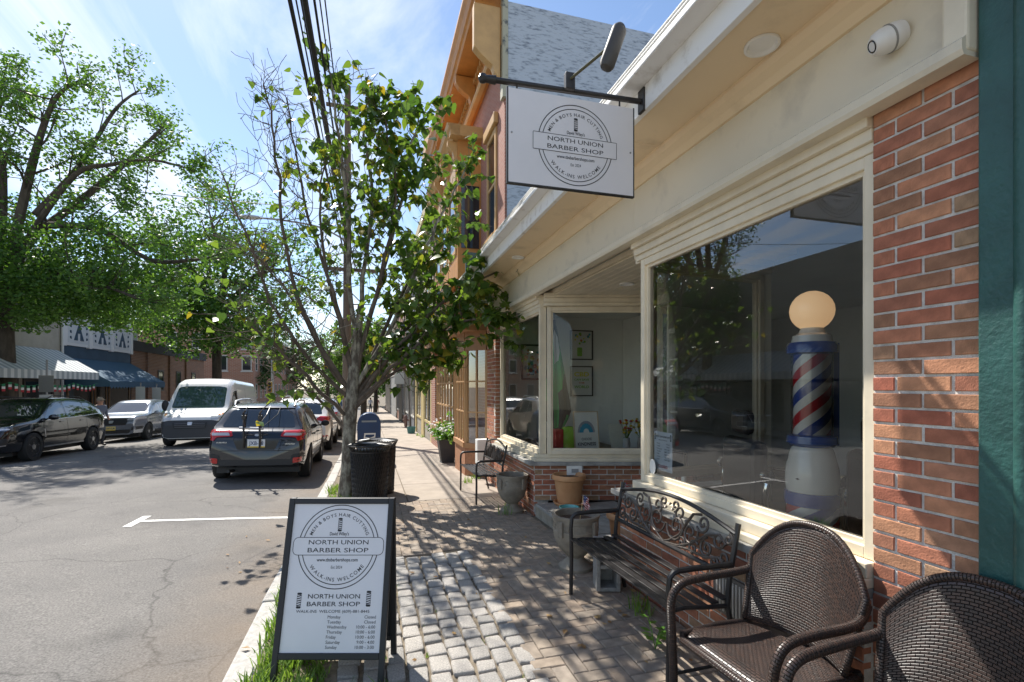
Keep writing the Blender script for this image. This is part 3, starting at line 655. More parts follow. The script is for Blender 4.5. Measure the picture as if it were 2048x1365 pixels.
a0 = Vector((1.155, 2.74, 3.49)); h0, h1 = atY(1238, 62, 2.45), atY(1214, 130, 2.45)
MB().tube([a0, h0.lerp(h1, .35)+Vector((0, .03, .01))], .009, 8).build('lamp_arm', mat('weathered_brass', (.12, .11, .06), .5, .6), hs)
ax = (h1-h0).normalized()
b = MB(); b.tube([h0-ax*.045, h0-ax*.035, h0-ax*.015, h0, h1, h1+ax*.02, h1+ax*.03], [.006, .025, .040, .044, .044, .034, .008], 14, flat=.8)
b.build('lamp_shade', mat('lamp_dark', (.06, .055, .05), .55), hs, smooth=True)
# ---------------------------------------------------------------- folding pavement sign
uA = Vector((CA, -SA, 0)); fA = Vector((SA, CA, 0)); vA = (fA*.26+Vector((0, 0, .978))).normalized()
oA = Vector((-.535, 2.992, gz(3)-.01)); MA = frame(oA, uA, vA); WA, HA = .632, 1.012
asn = wthing('sidewalk_sign', 'black framed folding sandwich board standing on cobbles with barber shop hours', 'sign', oA+uA*.31)
BLK = mat('sign_frame_black', (.018, .018, .02), .5)
fm = MB(); fw = .034
for u0, u1, v0, v1 in ((0, fw, .012, HA), (WA-fw, WA, .012, HA), (fw, WA-fw, HA-fw, HA-.001), (fw, WA-fw, .13, .13+fw)): fm.prism([(u0, v0), (u1, v0), (u1, v1), (u0, v1)], MA @ Matrix.Translation((0, 0, -.012)), .026)
fm.build('front_frame', BLK, asn, bevel=.004)
pn = MB(); pn.prism([(fw, .13+fw), (WA-fw, .13+fw), (WA-fw, HA-fw), (fw, HA-fw)], MA @ Matrix.Translation((0, 0, -.006)), .008); pn = pn.build('panel', SIGNW, asn)
vB = (-fA*.03+Vector((0, 0, .978))).normalized(); oB = oA+vA*HA-vB*HA; MB_ = frame(oB, uA, vB)
fm = MB()
for u0, u1, v0, v1 in ((0, fw, .012, HA), (WA-fw, WA, .012, HA), (fw, WA-fw, HA-fw, HA-.001), (fw, WA-fw, .13, .13+fw)): fm.prism([(u0, v0), (u1, v0), (u1, v1), (u0, v1)], MB_ @ Matrix.Translation((0, 0, -.03)), .026)
fm.prism([(fw, .16), (WA-fw, .16), (WA-fw, HA-fw), (fw, HA-fw)], MB_ @ Matrix.Translation((0, 0, -.022)), .008)
fm.build('rear_frame', BLK, asn, bevel=.004)
F = Flat(); cx = WA/2; logo(F, cx, .735, .236)
T2 = Matrix.Translation((0, 0, .002))
F.text('NORTH UNION', cx, .448, .034, w=.30, bold=.006); F.text('BARBER SHOP', cx, .407, .034, w=.305, bold=.006)
F.poleicon(cx-.20, .437, .085); F.poleicon(cx+.20, .447, .085)
F.text('WALK-INS  WELCOME (609)-881-8445', cx, .372, .022, w=.42)
for k, (d_, h_) in enumerate((('Monday', 'Closed'), ('Tuesday', 'Closed'), ('Wednesday', '10:00 - 6:00'), ('Thursday', '10:00 - 6:00'), ('Friday', '10:00 - 6:00'), ('Saturday', '9:00 - 4:00'), ('Sunday', '10:00 - 3:00'))):
    F.text(d_, .29, .342-k*.0262, .0235, align='l'); F.text(h_, .565, .342-k*.0262, .0235, align='r')
F.build(MA @ T2, pn)
# ---------------------------------------------------------------- lettering on the door and papers in the big window
GOLD = mat('gold_leaf', (.65, .5, .2), .4)
F = Flat(); F.text('13', 0, .06, .14, bold=.01); F.text('N. Union St.', 0, -.06, .10, w=.5, bold=.01)
F.build(frame((DX-.012, 4.60, 1.60), (0, -1, 0), (0, 0, 1)), door, [GOLD, GOLD])
PAPER = mat('paper', (.62, .66, .72), .7)
ph = wthing('hours_notice', 'printed opening hours notice taped inside the lower corner of the big window', 'notice', (2.25, 3.38, .98))
MP = frame((2.245, 3.565, .97), (0, -1, 0), (0, 0, 1))
b = MB(); b.prism([(0, 0), (.25, 0), (.25, .31), (0, .31)], MP, -.003); b.build('paper', PAPER, ph)
F = Flat(); F.text('NORTH UNION BARBER SHOP', .125, .265, .02, w=.19, bold=.01); F.text('HOURS OF OPERATION', .125, .24, .013, w=.12)
for k, (d_, h_) in enumerate((('Monday', 'Closed'), ('Tuesday', 'Closed'), ('Wednesday', '10:00 - 6:00'), ('Thursday', '10:00 - 6:00'), ('Friday', '10:00 - 6:00'), ('Saturday', '9:00 - 4:00'), ('Sunday', '10:00 - 3:00'))):
    F.text(d_, .04, .212-k*.021, .015, align='l'); F.text(h_, .215, .212-k*.021, .015, align='r')
F.text('CLOSED', .125, .025, .03, w=.13, bold=.02, mi=1); F.poleicon(.018, .27, .05); F.poleicon(.232, .27, .05)
F.build(MP @ Matrix.Translation((0, 0, .001)), ph, [INK, mat('red_ink', (.4, .03, .03), .6)])
st = Flat(); st.poly([(.045*math.cos(a*.5236), .065*math.sin(a*.5236)) for a in range(12)])
tag(st.build(frame((2.213, 3.54, .99), (0, -1, 0), (0, 0, 1)), None, [WHITE], 'window_sticker'), 'small oval white sticker at the bottom left corner of the big window', 'sticker')
bpy.data.objects['window_sticker'].data.transform(Matrix.Translation((0, 0, 0)))

# ================================================================ street furniture by the shop
def bench(name, label, loc, rz, L=1.22, cat='bench', style=0, group='black metal benches along the shop wall'):
    """local: +X along the bench, +Y towards the back"""
    t = thing(name, label, cat, loc, rz, group); t.scale = (1, .86, 1)
    r = .0175
    for s in (0, 1):
        x = s*L
        pts = [(x, 0, 0), (x, .005, .30), (x, .0, .52)]+[(x, .07-.07*math.cos(a), .57+.065*math.sin(a)) for a in (R(30), R(60), R(90))]+[(x, .20, .637), (x, .49, .632)]
        MB().tube(pts, r, 8).build('front_leg_and_arm', BLACKM, t, smooth=True)
        MB().tube([(x, .56, 0), (x, .50, .22), (x, .455, .40), (x, .47, .55), (x, .545, .86)], r, 8).build('rear_leg', BLACKM, t, smooth=True)
        MB().tube([(x, .0, .42), (x, .12, .428), (x, .30, .41), (x, .455, .40)], .013, 8).build('seat_rail', BLACKM, t, smooth=True)
    for k in range(6 if style == 0 else 8):
        n = 6 if style == 0 else 8
        y = .015+.43*k/(n-1); w = .028 if style == 0 else .022; z = .438-.02*math.sin(math.pi*k/(n-1))
        MB().box(.0, L, y-w, y+w, z-.006, z+.006).build('seat_slat', BLACKM, t, bevel=.003)
    def P(u, v): f = .468+(v-.55)*.245; return (u*L, f, v)
    top = [P(u, .80+.085*math.sin(math.pi*u)) for u in lin(0, 1, 14)]
    MB().tube(top, .020, 8, flat=.7).build('top_rail', BLACKM, t, smooth=True)
    MB().tube([P(0, .565), P(1, .565)], .016, 8).build('lower_rail', BLACKM, t, smooth=True)
    CASTM = bpy.data.materials.get('cast_scroll') or mat('cast_scroll', (.085, .07, .06), .4, .5, var=.25, vs=30)
    sc = MB()
    def spiral(cu, cv, r0, a0, turns, dirn, r1=.006):
        pts = []
        for i in range(int(14*turns)+1):
            f = i/(14*turns); a = a0+dirn*f*turns*2*math.pi; rr = r0+(r1-r0)*f; pts.append(P(cu+rr*math.cos(a)/L, cv+rr*math.sin(a)))
        return pts
    if style == 0:
        for m in (-1, 1):
            def Q(u): return .5+m*u
            for cu, cv, r0, a0, tr, d in ((.085, .70, .10, 180, 1.6, 1), (.10, .79, .055, 250, 1.2, -1), (.20, .70, .075, 20, 1.5, -1), (.28, .785, .06, 210, 1.5, 1), (.33, .655, .062, 100, 1.5, 1), (.40, .73, .055, 10, 1.4, -1), (.445, .64, .05, 200, 1.4, 1), (.46, .755, .035, 90, 1.2, -1), (.24, .62, .05, 40, 1.3, 1), (.05, .83, .04, 270, 1.2, 1), (.15, .615, .04, 120, 1.3, -1), (.39, .60, .035, 60, 1.2, -1)):
                a = R(a0) if m > 0 else math.pi-R(a0)
                sc.tube(spiral(Q(cu), cv, r0, a, tr, d*m), .0088, 6)
            for c in ([(.0, .575), (.05, .60), (.12, .66), (.16, .75), (.20, .82), (.26, .835)], [(.02, .575), (.12, .59), (.22, .64), (.32, .73), (.40, .76), (.45, .72)], [(.05, .57), (.2, .60), (.33, .60), (.42, .635), (.47, .60)]):
                sc.tube([P(Q(u), v) for u, v in c], .0095, 6)
        for u, v in ((.47, .80), (.53, .80), (.5, .83)): sc.lathe([(0, -.012), (.018, 0), (0, .012)], P(u, v), 10)
    else:
        rr = random.Random(3)
        for k in range(46):
            u = rr.uniform(.05, .95); v = .58; pts = [P(u, v)]
            a = R(90)+rr.uniform(-.7, .7)
            for i in range(4):
                u += math.cos(a)*.055/L; v += math.sin(a)*.055; a += rr.uniform(-.3, .3)
                if v > .78+.085*math.sin(math.pi*max(0, min(1, u))): break
                pts.append(P(min(max(u, .02), .98), v))
            if len(pts) > 1: sc.tube(pts, [.012, .016, .014, .008, .004][:len(pts)], 5, flat=.5)
    sc.build('scrollwork', CASTM, t, smooth=True)
    return t
# near bench: front feet at photo (1170,1183) and (1345,1355)
ang = math.atan2(2.33-3.60, 1.63-1.60)
bench('park_bench', 'black metal bench with scrolled cast back under the big barber shop window', (1.53, 3.62, 0), ang, 1.28)
bench('park_bench', 'small black metal bench with leafy cast back by the far display window', (1.45, 8.12, gz(7.6)), R(-88), 1.08, style=1)

# ---------------------------------------------------------------- wicker chairs
def weave_mat():
    m = mat('wicker', (.05, .03, .022), .38); t = m.node_tree; p = t.nodes['Principled BSDF']; L = t.links.new
    uv = t.nodes.new('ShaderNodeUVMap'); uv.uv_map = 'UVMap'
    b = t.nodes.new('ShaderNodeTexBrick'); b.inputs['Scale'].default_value = 1; b.inputs['Brick Width'].default_value = .027; b.inputs['Row Height'].default_value = .0115; b.inputs['Mortar Size'].default_value = .0021; b.inputs['Mortar Smooth'].default_value = 1
    b.inputs['Color1'].default_value = (.07, .04, .03, 1); b.inputs['Color2'].default_value = (.035, .025, .022, 1); b.inputs['Mortar'].default_value = (.006, .005, .005, 1)
    L(uv.outputs[0], b.inputs['Vector']); L(b.outputs['Color'], p.inputs['Base Color'])
    bp = t.nodes.new('ShaderNodeBump'); bp.inputs['Strength'].default_value = 1; bp.inputs['Distance'].default_value = .006; bp.invert = True
    L(b.outputs['Fac'], bp.inputs['Height']); L(bp.outputs[0], p.inputs['Normal']); return m
WICK = weave_mat()
def sheetmesh(name, fn, nu, nv, su, sv, m, parent, thick=.016):
    me = bpy.data.meshes.new(name); vs = [fn(i/nu, j/nv) for j in range(nv+1) for i in range(nu+1)]
    fs = [(j*(nu+1)+i, j*(nu+1)+i+1, (j+1)*(nu+1)+i+1, (j+1)*(nu+1)+i) for j in range(nv) for i in range(nu)]
    me.from_pydata(vs, [], fs); me.materials.append(m); uv = me.uv_layers.new(name='UVMap')
    for p in me.polygons:
        for li, vi in zip(p.loop_indices, p.vertices): uv.data[li].uv = ((vi % (nu+1))/nu*su, (vi//(nu+1))/nv*sv)
    me.polygons.foreach_set('use_smooth', [True]*len(me.polygons))
    o = bpy.data.objects.new(name, me); COL.objects.link(o); o.parent = parent
    s = o.modifiers.new('solid', 'SOLIDIFY'); s.thickness = thick; s.offset = 0; return o
def uvtube(name, pts, r, m, parent):
    pts = [Vector(p) for p in pts]; me = bpy.data.meshes.new(name); b = MB().tube(pts, r, 10); me.from_pydata(b.v, [], b.f); me.materials.append(m); uv = me.uv_layers.new(name='UVMap')
    ln = [0]
    for a, c in zip(pts[:-1], pts[1:]): ln.append(ln[-1]+(c-a).length)
    for p in me.polygons:
        for li, vi in zip(p.loop_indices, p.vertices): uv.data[li].uv = ((vi % 10)/10*.11, ln[vi//10])
    me.polygons.foreach_set('use_smooth', [True]*len(me.polygons)); o = bpy.data.objects.new(name, me); COL.objects.link(o); o.parent = parent; return o
def smooth_path(pts, n=5):
    pts = [Vector(p) for p in pts]; out = []
    for i in range(len(pts)-1):
        p0, p1, p2, p3 = pts[max(i-1, 0)], pts[i], pts[i+1], pts[min(i+2, len(pts)-1)]
        for k in range(n):
            t = k/n; out.append(.5*((2*p1)+(p2-p0)*t+(2*p0-5*p1+4*p2-p3)*t*t+(3*p1-p0-3*p2+p3)*t**3))
    return out+[pts[-1]]
def wicker_chair(label, loc, rz):
    """local: faces -Y, +Y back, x in [-.3,.3]"""
    t = thing('wicker_chair', label, 'chair', loc, rz, 'brown wicker chairs by the brick pier')
    w = .27
    def back(u, v):          # u across, v up: rounded top
        x = (u-.5)*2; zt = .43+v*(.54-.22*abs(x)**2.6); cur = .10*(x*x)
        return (x*(w+.035*v), .24+.085*v-cur*.8, zt)
    sheetmesh('backrest', back, 22, 14, .62, .50, WICK, t)
    rim = [back(0, v) for v in lin(.0, 1, 5)]+[back(u, 1) for u in lin(.05, .95, 18)]+[back(1, v) for v in lin(1, 0, 5)]
    uvtube('back_rim', rim, .016, WICK, t)
    def seat(u, v): x = (u-.5)*2; return (x*w*(1-.02*v), -.24+.52*v, .425-.018*(1-x*x)*math.sin(v*math.pi)-.02*v-(.04*max(0, .12-v)/.12))
    sheetmesh('seat', seat, 16, 14, .54, .5, WICK, t)
    uvtube('seat_rim', [(-w, .26, .405), (-w-.005, 0, .42), (-w, -.235, .41), (-w+.03, -.255, .40), (w-.03, -.255, .40), (w, -.235, .41), (w+.005, 0, .42), (w, .26, .405)], .017, WICK, t)
    for s in (-1, 1):
        x = s*(w+.045)
        uvtube('arm', smooth_path([(s*(w+.0), .30, .70), (x, .17, .66), (x, -.06, .655), (x, -.20, .64), (x, -.262, .57), (x-.01*s, -.268, .42), (x-.015*s, -.262, .2), (x-.015*s, -.265, 0)]), .021, WICK, t)
        MB().tube([(s*w, .24, .43), (s*(w+.01), .30, .2), (s*(w+.02), .36, 0)], .015, 8).build('rear_leg', BLACKM, t, smooth=True)
        MB().tube([(x-.015*s, -.262, .20), (s*(w+.01), .30, .20)], .009, 6).build('stretcher', BLACKM, t)
    return t
wicker_chair('brown wicker armchair standing next to the scrolled bench, below the barber pole', (1.745, 1.87, 0), R(-87))
wicker_chair('nearest brown wicker armchair, cut off by the bottom right corner', (1.735, 1.15, 0), R(-86))

# ---------------------------------------------------------------- planters and pots
def urn(label, loc, sc=1.0):
    t = thing('urn_planter', label, 'planter', loc, 0, 'cast stone urn planters with key pattern')
    prof = [(.0, 0), (.155, 0), (.16, .035), (.13, .055), (.085, .09), (.075, .115), (.10, .14), (.165, .21), (.20, .30), (.212, .37), (.212, .375), (.205, .38), (.205, .445), (.212, .45), (.212, .475), (.222, .49), (.222, .51), (.19, .51), (.185, .44), (0, .43)]
    MB().lathe([(r*sc, z*sc) for r, z in prof], n=40).build('bowl', STONE, t, smooth=True)
    MB().lathe([(0, .455*sc), (.184*sc, .452*sc)], n=24).build('soil', mat('potting_soil', (.09, .055, .035), 1, var=.4, vs=40, bump=1, bs=60), t)
    g = MB(); n = 12
    for k in range(n):       # greek key blocks
        for (a0, a1, z0, z1) in ((0, .8, .435, .443), (0, .12, .385, .435), (.0, .62, .385, .393), (.5, .62, .393, .42), (.26, .5, .412, .42)):
            vs = []
            for a in (a0, a1):
                for z in (z0, z1):
                    for r in (.2045, .2115):
                        th = 2*math.pi*(k+a)/n; vs.append((r*sc*math.cos(th), r*sc*math.sin(th), z*sc))
            g.add(vs, [(1, 5, 7, 3), (0, 1, 3, 2), (4, 6, 7, 5), (2, 3, 7, 6), (0, 4, 5, 1), (0, 2, 6, 4)])
    g.build('key_pattern', STONE, t)
    for k in range(4):
        a = k*math.pi/2+.5; M_ = Matrix.Rotation(a, 4, 'Z')
        MB().box(.195*sc, .232*sc, -.025*sc, .025*sc, .33*sc, .47*sc, M=M_).build('lug', STONE, t, bevel=.008)
    return t
urn('cast stone urn planter standing by the far window corner', (1.86, 6.45, gz(6.4)))
urn('cast stone urn planter behind the near bench, holding a small flag', (1.80, 4.15, gz(4.1)), .98)
def pot(label, loc, r, h, sauc=True):
    t = thing('flower_pot', label, 'flower pot', loc, 0, 'terracotta pots on the shop step')
    z = .03 if sauc else 0
    MB().lathe([(0, z), (r*.66, z), (r*.74, z+h*.25), (r*.86, z+h*.78), (r*.88, z+h*.8), (r, z+h*.84), (r*1.02, z+h*.94), (r*.98, z+h), (r*.88, z+h), (r*.82, z+h*.86), (0, z+h*.85)], n=36).build('pot', TERRA, t, smooth=True)
    MB().lathe([(0, z+h*.87), (r*.82, z+h*.868)], n=20).build('soil', bpy.data.materials['potting_soil'], t)
    if sauc: MB().lathe([(0, 0), (r*.80, 0), (r*.93, .035), (r*.93, .045), (r*.85, .045), (r*.78, .015), (0, .012)], n=30).build('saucer', TERRA, t, smooth=True)
    return t
pot('large terracotta pot on its saucer at the corner of the slate step', (2.44, 5.84, .132), .215, .36)
pot('terracotta pot with a flag standing beside the near window base', (2.30, 4.16, .132), .165, .33, False)
t = MB().lathe([(0, 0), (.085, 0), (.10, .01), (.118, .05), (.122, .062), (.112, .064), (.10, .02), (0, .015)], n=32).build('water_bowl', mat('turquoise_glaze', (.16, .47, .44), .25), smooth=True, loc=(2.30, 5.50, .134))
tag(t, 'shallow turquoise bowl on the step in front of the large terracotta pot', 'bowl')
def flag(label, base, lean, h=.30, w=.13, furl=.5):
    t = thing('small_flag', label, 'flag', base, 0, 'small flags stuck in planters')
    top = Vector((lean[0], lean[1], h)); MB().tube([(0, 0, -.05), top], .004, 6).build('stick', mat('stick_wood', (.55, .38, .18), .6), t)
    FM = bpy.data.materials.get('flag_cloth')
    if not FM:
        FM = mat('flag_cloth', (.6, .6, .6), .8); tt = FM.node_tree; L = tt.links.new; p = tt.nodes['Principled BSDF']
        uv = tt.nodes.new('ShaderNodeUVMap'); sp = tt.nodes.new('ShaderNodeSeparateXYZ'); L(uv.outputs[0], sp.inputs[0])
        def M(op, a, b=None):
            n = tt.nodes.new('ShaderNodeMath'); n.operation = op
            for i, q in ((0, a), (1, b)):
                if q is None: continue
                if isinstance(q, (int, float)): n.inputs[i].default_value = q
                else: L(q, n.inputs[i])
            return n.outputs[0]
        st_ = M('LESS_THAN', M('FRACT', M('MULTIPLY', sp.outputs[1], 6.5)), .5)
        can = M('MULTIPLY', M('LESS_THAN', sp.outputs[0], .42), M('GREATER_THAN', sp.outputs[1], .46))
        vo = tt.nodes.new('ShaderNodeTexVoronoi'); vo.inputs['Scale'].default_value = 14; L(uv.outputs[0], vo.inputs['Vector']); star = M('LESS_THAN', vo.outputs['Distance'], .25)
        m1 = tt.nodes.new('ShaderNodeMix'); m1.data_type = 'RGBA'; m1.inputs['A'].default_value = (.75, .72, .7, 1); m1.inputs['B'].default_value = (.45, .03, .04, 1); L(st_, m1.inputs['Factor'])
        m2 = tt.nodes.new('ShaderNodeMix'); m2.data_type = 'RGBA'; m2.inputs['A'].default_value = (.02, .03, .12, 1); m2.inputs['B'].default_value = (.7, .7, .7, 1); L(star, m2.inputs['Factor'])
        m3 = tt.nodes.new('ShaderNodeMix'); m3.data_type = 'RGBA'; L(can, m3.inputs['Factor']); L(m1.outputs['Result'], m3.inputs['A']); L(m2.outputs['Result'], m3.inputs['B']); L(m3.outputs['Result'], p.inputs['Base Color'])
    def f(u, v):
        q = top*(1-.45*(1-v)); sag = u*u*.10*furl
        return (q.x+u*w*.75*(1-furl*.5)+.012*math.sin(u*9+v*3), q.y-u*w*.45*(1-furl*.4)+.015*math.cos(u*8), q.z-sag-.02*(1-v)*u)
    sheetmesh('cloth', f, 12, 8, 1, 1, FM, t, .0012)
flag('small flag drooping in the pot beside the near window base', (2.27, 4.20, .44), (.02, .01), .30)
flag('small flag leaning low in the urn behind the bench', (1.83, 4.13, .46), (.03, -.02), .20, .13, .9)
# concrete block under the bench end
b = MB(); h_, l_, w_ = .39, .19, .19
b.box(-.095, -.065, -.095, .095, 0, .39); b.box(.065, .095, -.095, .095, 0, .39); b.box(-.065, .065, -.093, .093, 0, .03); b.box(-.065, .065, -.093, .093, .36, .388); b.box(-.065, .065, -.093, .093, .18, .21); b.box(-.065, .065, .075, .09, .03, .36)
cb = b.build('concrete_block', CONC, loc=(1.86, 3.66, .002), bevel=.004); cb.rotation_euler = (0, 0, R(-16)); tag(cb, 'grey hollow concrete block standing on end beneath the bench seat', 'concrete block')
# weeds by the wall
def plant(label, loc, n, h, s, name='weed_plant', mm=WEEDM):
    t = thing(name, label, 'weed', loc)
    for k in range(n):
        a = rnd.uniform(0, 6.28); tip = Vector((math.cos(a)*h*.45*rnd.random(), math.sin(a)*h*.45*rnd.random(), h*rnd.uniform(.4, 1)))
        MB().tube([(0, 0, 0), tip*.5+Vector((0, 0, .02)), tip], .003, 5).build('stem', mm, t)
        for q in (.55, .8, 1.0):
            c = tip*q; lb = MB(); aa = rnd.uniform(0, 6.28); d = Vector((math.cos(aa), math.sin(aa), rnd.uniform(-.1, .4))).normalized(); sd = d.cross(Vector((0, 0, 1))).normalized(); l = s*rnd.uniform(.7, 1.2)
            lb.add([c, c+d*l*.4+sd*l*.32, c+d*l*1.0, c+d*l*.4-sd*l*.32], [(0, 1, 2), (0, 2, 3)]); lb.build('leaf', mm, t)
    return t
plant('leafy green weed growing from the paving under the middle of the bench', (1.72, 2.72, 0), 5, .22, .07)
plant('low broad leaved weed in front of the wicker chair', (1.48, 1.92, 0), 6, .10, .09)
tag(MB().box(-.03, .03, -.018, .018, 0, .012).build('litter_wrapper', mat('foil_wrapper', (.7, .7, .7), .35, .4), loc=(1.55, 2.33, .004), bevel=.004), 'crumpled silver wrapper lying on the paving in front of the bench', 'litter')
# security camera on the frieze
sc = wthing('security_camera', 'white dome security camera mounted on the cream frieze by the brick pier', 'camera', (2.08, 1.62, 3.12))
cc = atX(1778, 78, 2.09); dn = Vector((-.75, .35, -.35)).normalized(); Mq = dn.to_track_quat('Z', 'Y').to_matrix()
CW = mat('camera_white', (.72, .70, .66), .4)
MB().lathe([(.05, -.05), (.055, -.02), (.055, .0), (.053, .004), (.053, .03), (.045, .055), (.03, .07), (.0, .072)], cc, 28, M=Mq).build('housing', CW, sc, smooth=True)
MB().lathe([(.055, -.001), (.057, .001), (.057, .005), (.055, .007)], cc, 28, M=Mq).build('seam_ring', mat('seam', (.25, .24, .22), .6), sc)
l_ = cc+Mq @ Vector((-.0, .0, .066)); MB().lathe([(.024, -.01), (.026, .004), (.022, .008), (.018, .004), (0, .002)], l_, 20, M=Mq).build('lens', mat('lens_black', (.01, .01, .01), .1), sc, smooth=True)
MB().tube([(2.1, 1.60, 3.12), cc-dn*.05], .04, 12).build('mount', CW, sc, smooth=True)

# ================================================================ vehicles
def interp(pts, x):
    if x <= pts[0][0]: return pts[0][1]
    for (a, b), (c, d) in zip(pts[:-1], pts[1:]):
        if x <= c: return b+(d-b)*(x-a)/(c-a) if c > a else d
    return pts[-1][1]
def smoothed(pts, x, w):
    return sum(interp(pts, x+w*k/4) for k in range(-4, 5))/9
def paint(name, col, metal=.3, rough=.28): return mat(name, col, rough, metal, coat=1.0, spec=.5)
CGLASS = mat('car_glass', (.012, .016, .018), .03, 0, spec=.9, coat=.6)
TYRE = mat('tyre_rubber', (.018, .018, .018), .8, bump=.2, bs=60)
PLAST = mat('black_plastic', (.025, .025, .027), .6)
ALLOY = mat('alloy_wheel', (.55, .55, .56), .28, .9)
ALLOYD = mat('dark_alloy_wheel', (.12, .12, .125), .35, .8)
REDL = mat('red_lens', (.45, .012, .012), .12, coat=.6)
CLRL = mat('clear_lens', (.55, .56, .58), .08, .2, coat=.8)
AMBL = mat('amber_lens', (.6, .22, .02), .15, coat=.6)
SILV = mat('silver_trim', (.6, .6, .6), .3, .9)
STEELW = mat('steel_wheel', (.35, .35, .36), .45, .7)
class Car:
    """local frame: +Y forward, origin on the ground under the centre"""
    def __init__(s, name, label, loc, rz, spec, group='cars along the street', cat='car'):
        s.root = thing(name, label, cat, loc, rz, group); s.sp = spec; p = spec
        top, bel, wid, bot = p['top'], p['belt'], p['width'], p['bottom']; hw = p['w']/2; tum = p.get('tumble', .20)
        y0, y1 = top[0][0], top[-1][0]; L = y1-y0
        ys = sorted(set([y0, y0+.01, y0+.03, y0+.07, y0+.12, y1-.12, y1-.07, y1-.03, y1-.01, y1]+[y0+L*i/46 for i in range(1, 46)]))
        vs = []; ring = None
        for y in ys:
            zt = smoothed(top, y, p.get('sm', .07)); zb = interp(bot, y); w = hw*smoothed(wid, y, .05); be = min(interp(bel, y), zt-.05)
            wt = w*.97-max(0, zt-be)*tum-.02
            h = be-zb
            half = [(0, zb), (w*.80, zb), (w*.95, zb+.05), (w*.985, zb+h*.25), (w, zb+h*.5), (w*.995, zb+h*.72), (w*.97, be-.01)]
            dz = zt-be
            half += [(w*.97+(wt-w*.97)*k-.0, be+dz*q) for k, q in ((.25, .25), (.55, .55), (.82, .80))]
            half += [(wt*.95, be+dz*.93), (wt*.82, be+dz*.985), (wt*.45, be+dz*1.0), (0, be+dz*1.008)]
            rg = [(x, y, z) for x, z in half]+[(-x, y, z) for x, z in half[-2:0:-1]]
            ring = len(rg); vs += rg
        fs = [(i*ring+j, i*ring+(j+1) % ring, (i+1)*ring+(j+1) % ring, (i+1)*ring+j) for i in range(len(ys)-1) for j in range(ring)]
        fs += [tuple(range(ring-1, -1, -1)), tuple((len(ys)-1)*ring+j for j in range(ring))]
        b = MB(); b.add(vs, fs); me = b.mesh('body', [p['paint'], PLAST], True, 50)
        tmp = bpy.data.objects.new('body', me); COL.objects.link(tmp); s.r = p['r']
        cb = MB()
        for yw in p['wheels']:
            for sx in (-1, 1): cb.lathe([(s.r*1.13, -.16), (s.r*1.13, .16)], (sx*(hw-.06), yw, s.r), 28, M=Matrix.Rotation(math.pi/2, 3, 'Y'))
        cut = cb.build('cut', PLAST)
        md = tmp.modifiers.new('arch', 'BOOLEAN'); md.operation = 'DIFFERENCE'; md.object = cut; md.solver = 'EXACT'; md.material_mode = 'TRANSFER'
        dg = bpy.context.evaluated_depsgraph_get(); me2 = bpy.data.meshes.new_from_object(tmp.evaluated_get(dg))
        bpy.data.objects.remove(tmp); bpy.data.objects.remove(cut); me2.name = 'body'
        me2.polygons.foreach_set('use_smooth', [True]*len(me2.polygons)); me2.set_sharp_from_angle(angle=R(40))
        o = bpy.data.objects.new('body', me2); COL.objects.link(o); o.parent = s.root; s.body = o
        bm = bmesh.new(); bm.from_mesh(me2); s.bvh = BVHTree.FromBMesh(bm); bm.free(); s.hw = hw; s.y0, s.y1 = y0, y1
        s.wheels()
    def cast(s, view, u, v):
        if view == 'rear': o, d = Vector((u, s.y0-1, v)), Vector((0, 1, 0))
        elif view == 'front': o, d = Vector((-u, s.y1+1, v)), Vector((0, -1, 0))
        elif view == 'right': o, d = Vector((3, u, v)), Vector((-1, 0, 0))
        elif view == 'left': o, d = Vector((-3, -u, v)), Vector((1, 0, 0))
        else: o, d = Vector((u, v, 4)), Vector((0, 0, -1))
        h = s.bvh.ray_cast(o, d); return (h[0], h[1], d) if h[0] is not None else None
    def patch(s, name, view, poly, m, off=.006, cuts=3, parent=None, skirt=.02):
        bm = bmesh.new(); bm.faces.new([bm.verts.new((u, v, 0)) for u, v in poly]); bmesh.ops.triangulate(bm, faces=bm.faces[:])
        for _ in range(cuts):
            es = [e for e in bm.edges if e.calc_length() > .07]
            if not es: break
            bmesh.ops.subdivide_edges(bm, edges=es, cuts=1); bmesh.ops.triangulate(bm, faces=bm.faces[:])
        ok = {}; 
        for v in bm.verts:
            h = s.cast(view, v.co.x, v.co.y)
            ok[v] = h
        bad = [v for v in bm.verts if ok[v] is None]
        if bad: bmesh.ops.delete(bm, geom=bad, context='VERTS')
        if not bm.faces: bm.free(); return None
        bd = [e for e in bm.edges if e.is_boundary]
        inn = {}
        for v in list(bm.verts):
            p, n, d = ok[v]; v.co = p-d*off
        for e in bd:
            for v in e.verts:
                if v not in inn: q = ok[v]; inn[v] = bm.verts.new(q[0]+q[2]*skirt)
            a, c = e.verts; bm.faces.new((a, c, inn[c], inn[a]))
        bmesh.ops.recalc_face_normals(bm, faces=bm.faces[:])
        me = bpy.data.meshes.new(name); bm.to_mesh(me); bm.free(); me.materials.append(m)
        me.polygons.foreach_set('use_smooth', [True]*len(me.polygons)); me.set_sharp_from_angle(angle=R(45))
        o = bpy.data.objects.new(name, me); COL.objects.link(o); o.parent = parent or s.root; return o
    def both(s, name, view, poly, m, **k):
        s.patch(name, view, poly, m, **k); s.patch(name, view, [(-u, v) for u, v in poly][::-1], m, **k)
    def sides(s, name, poly, m, **k):
        s.patch(name, 'right', poly, m, **k); s.patch(name, 'left', [(-u, v) for u, v in poly][::-1], m, **k)
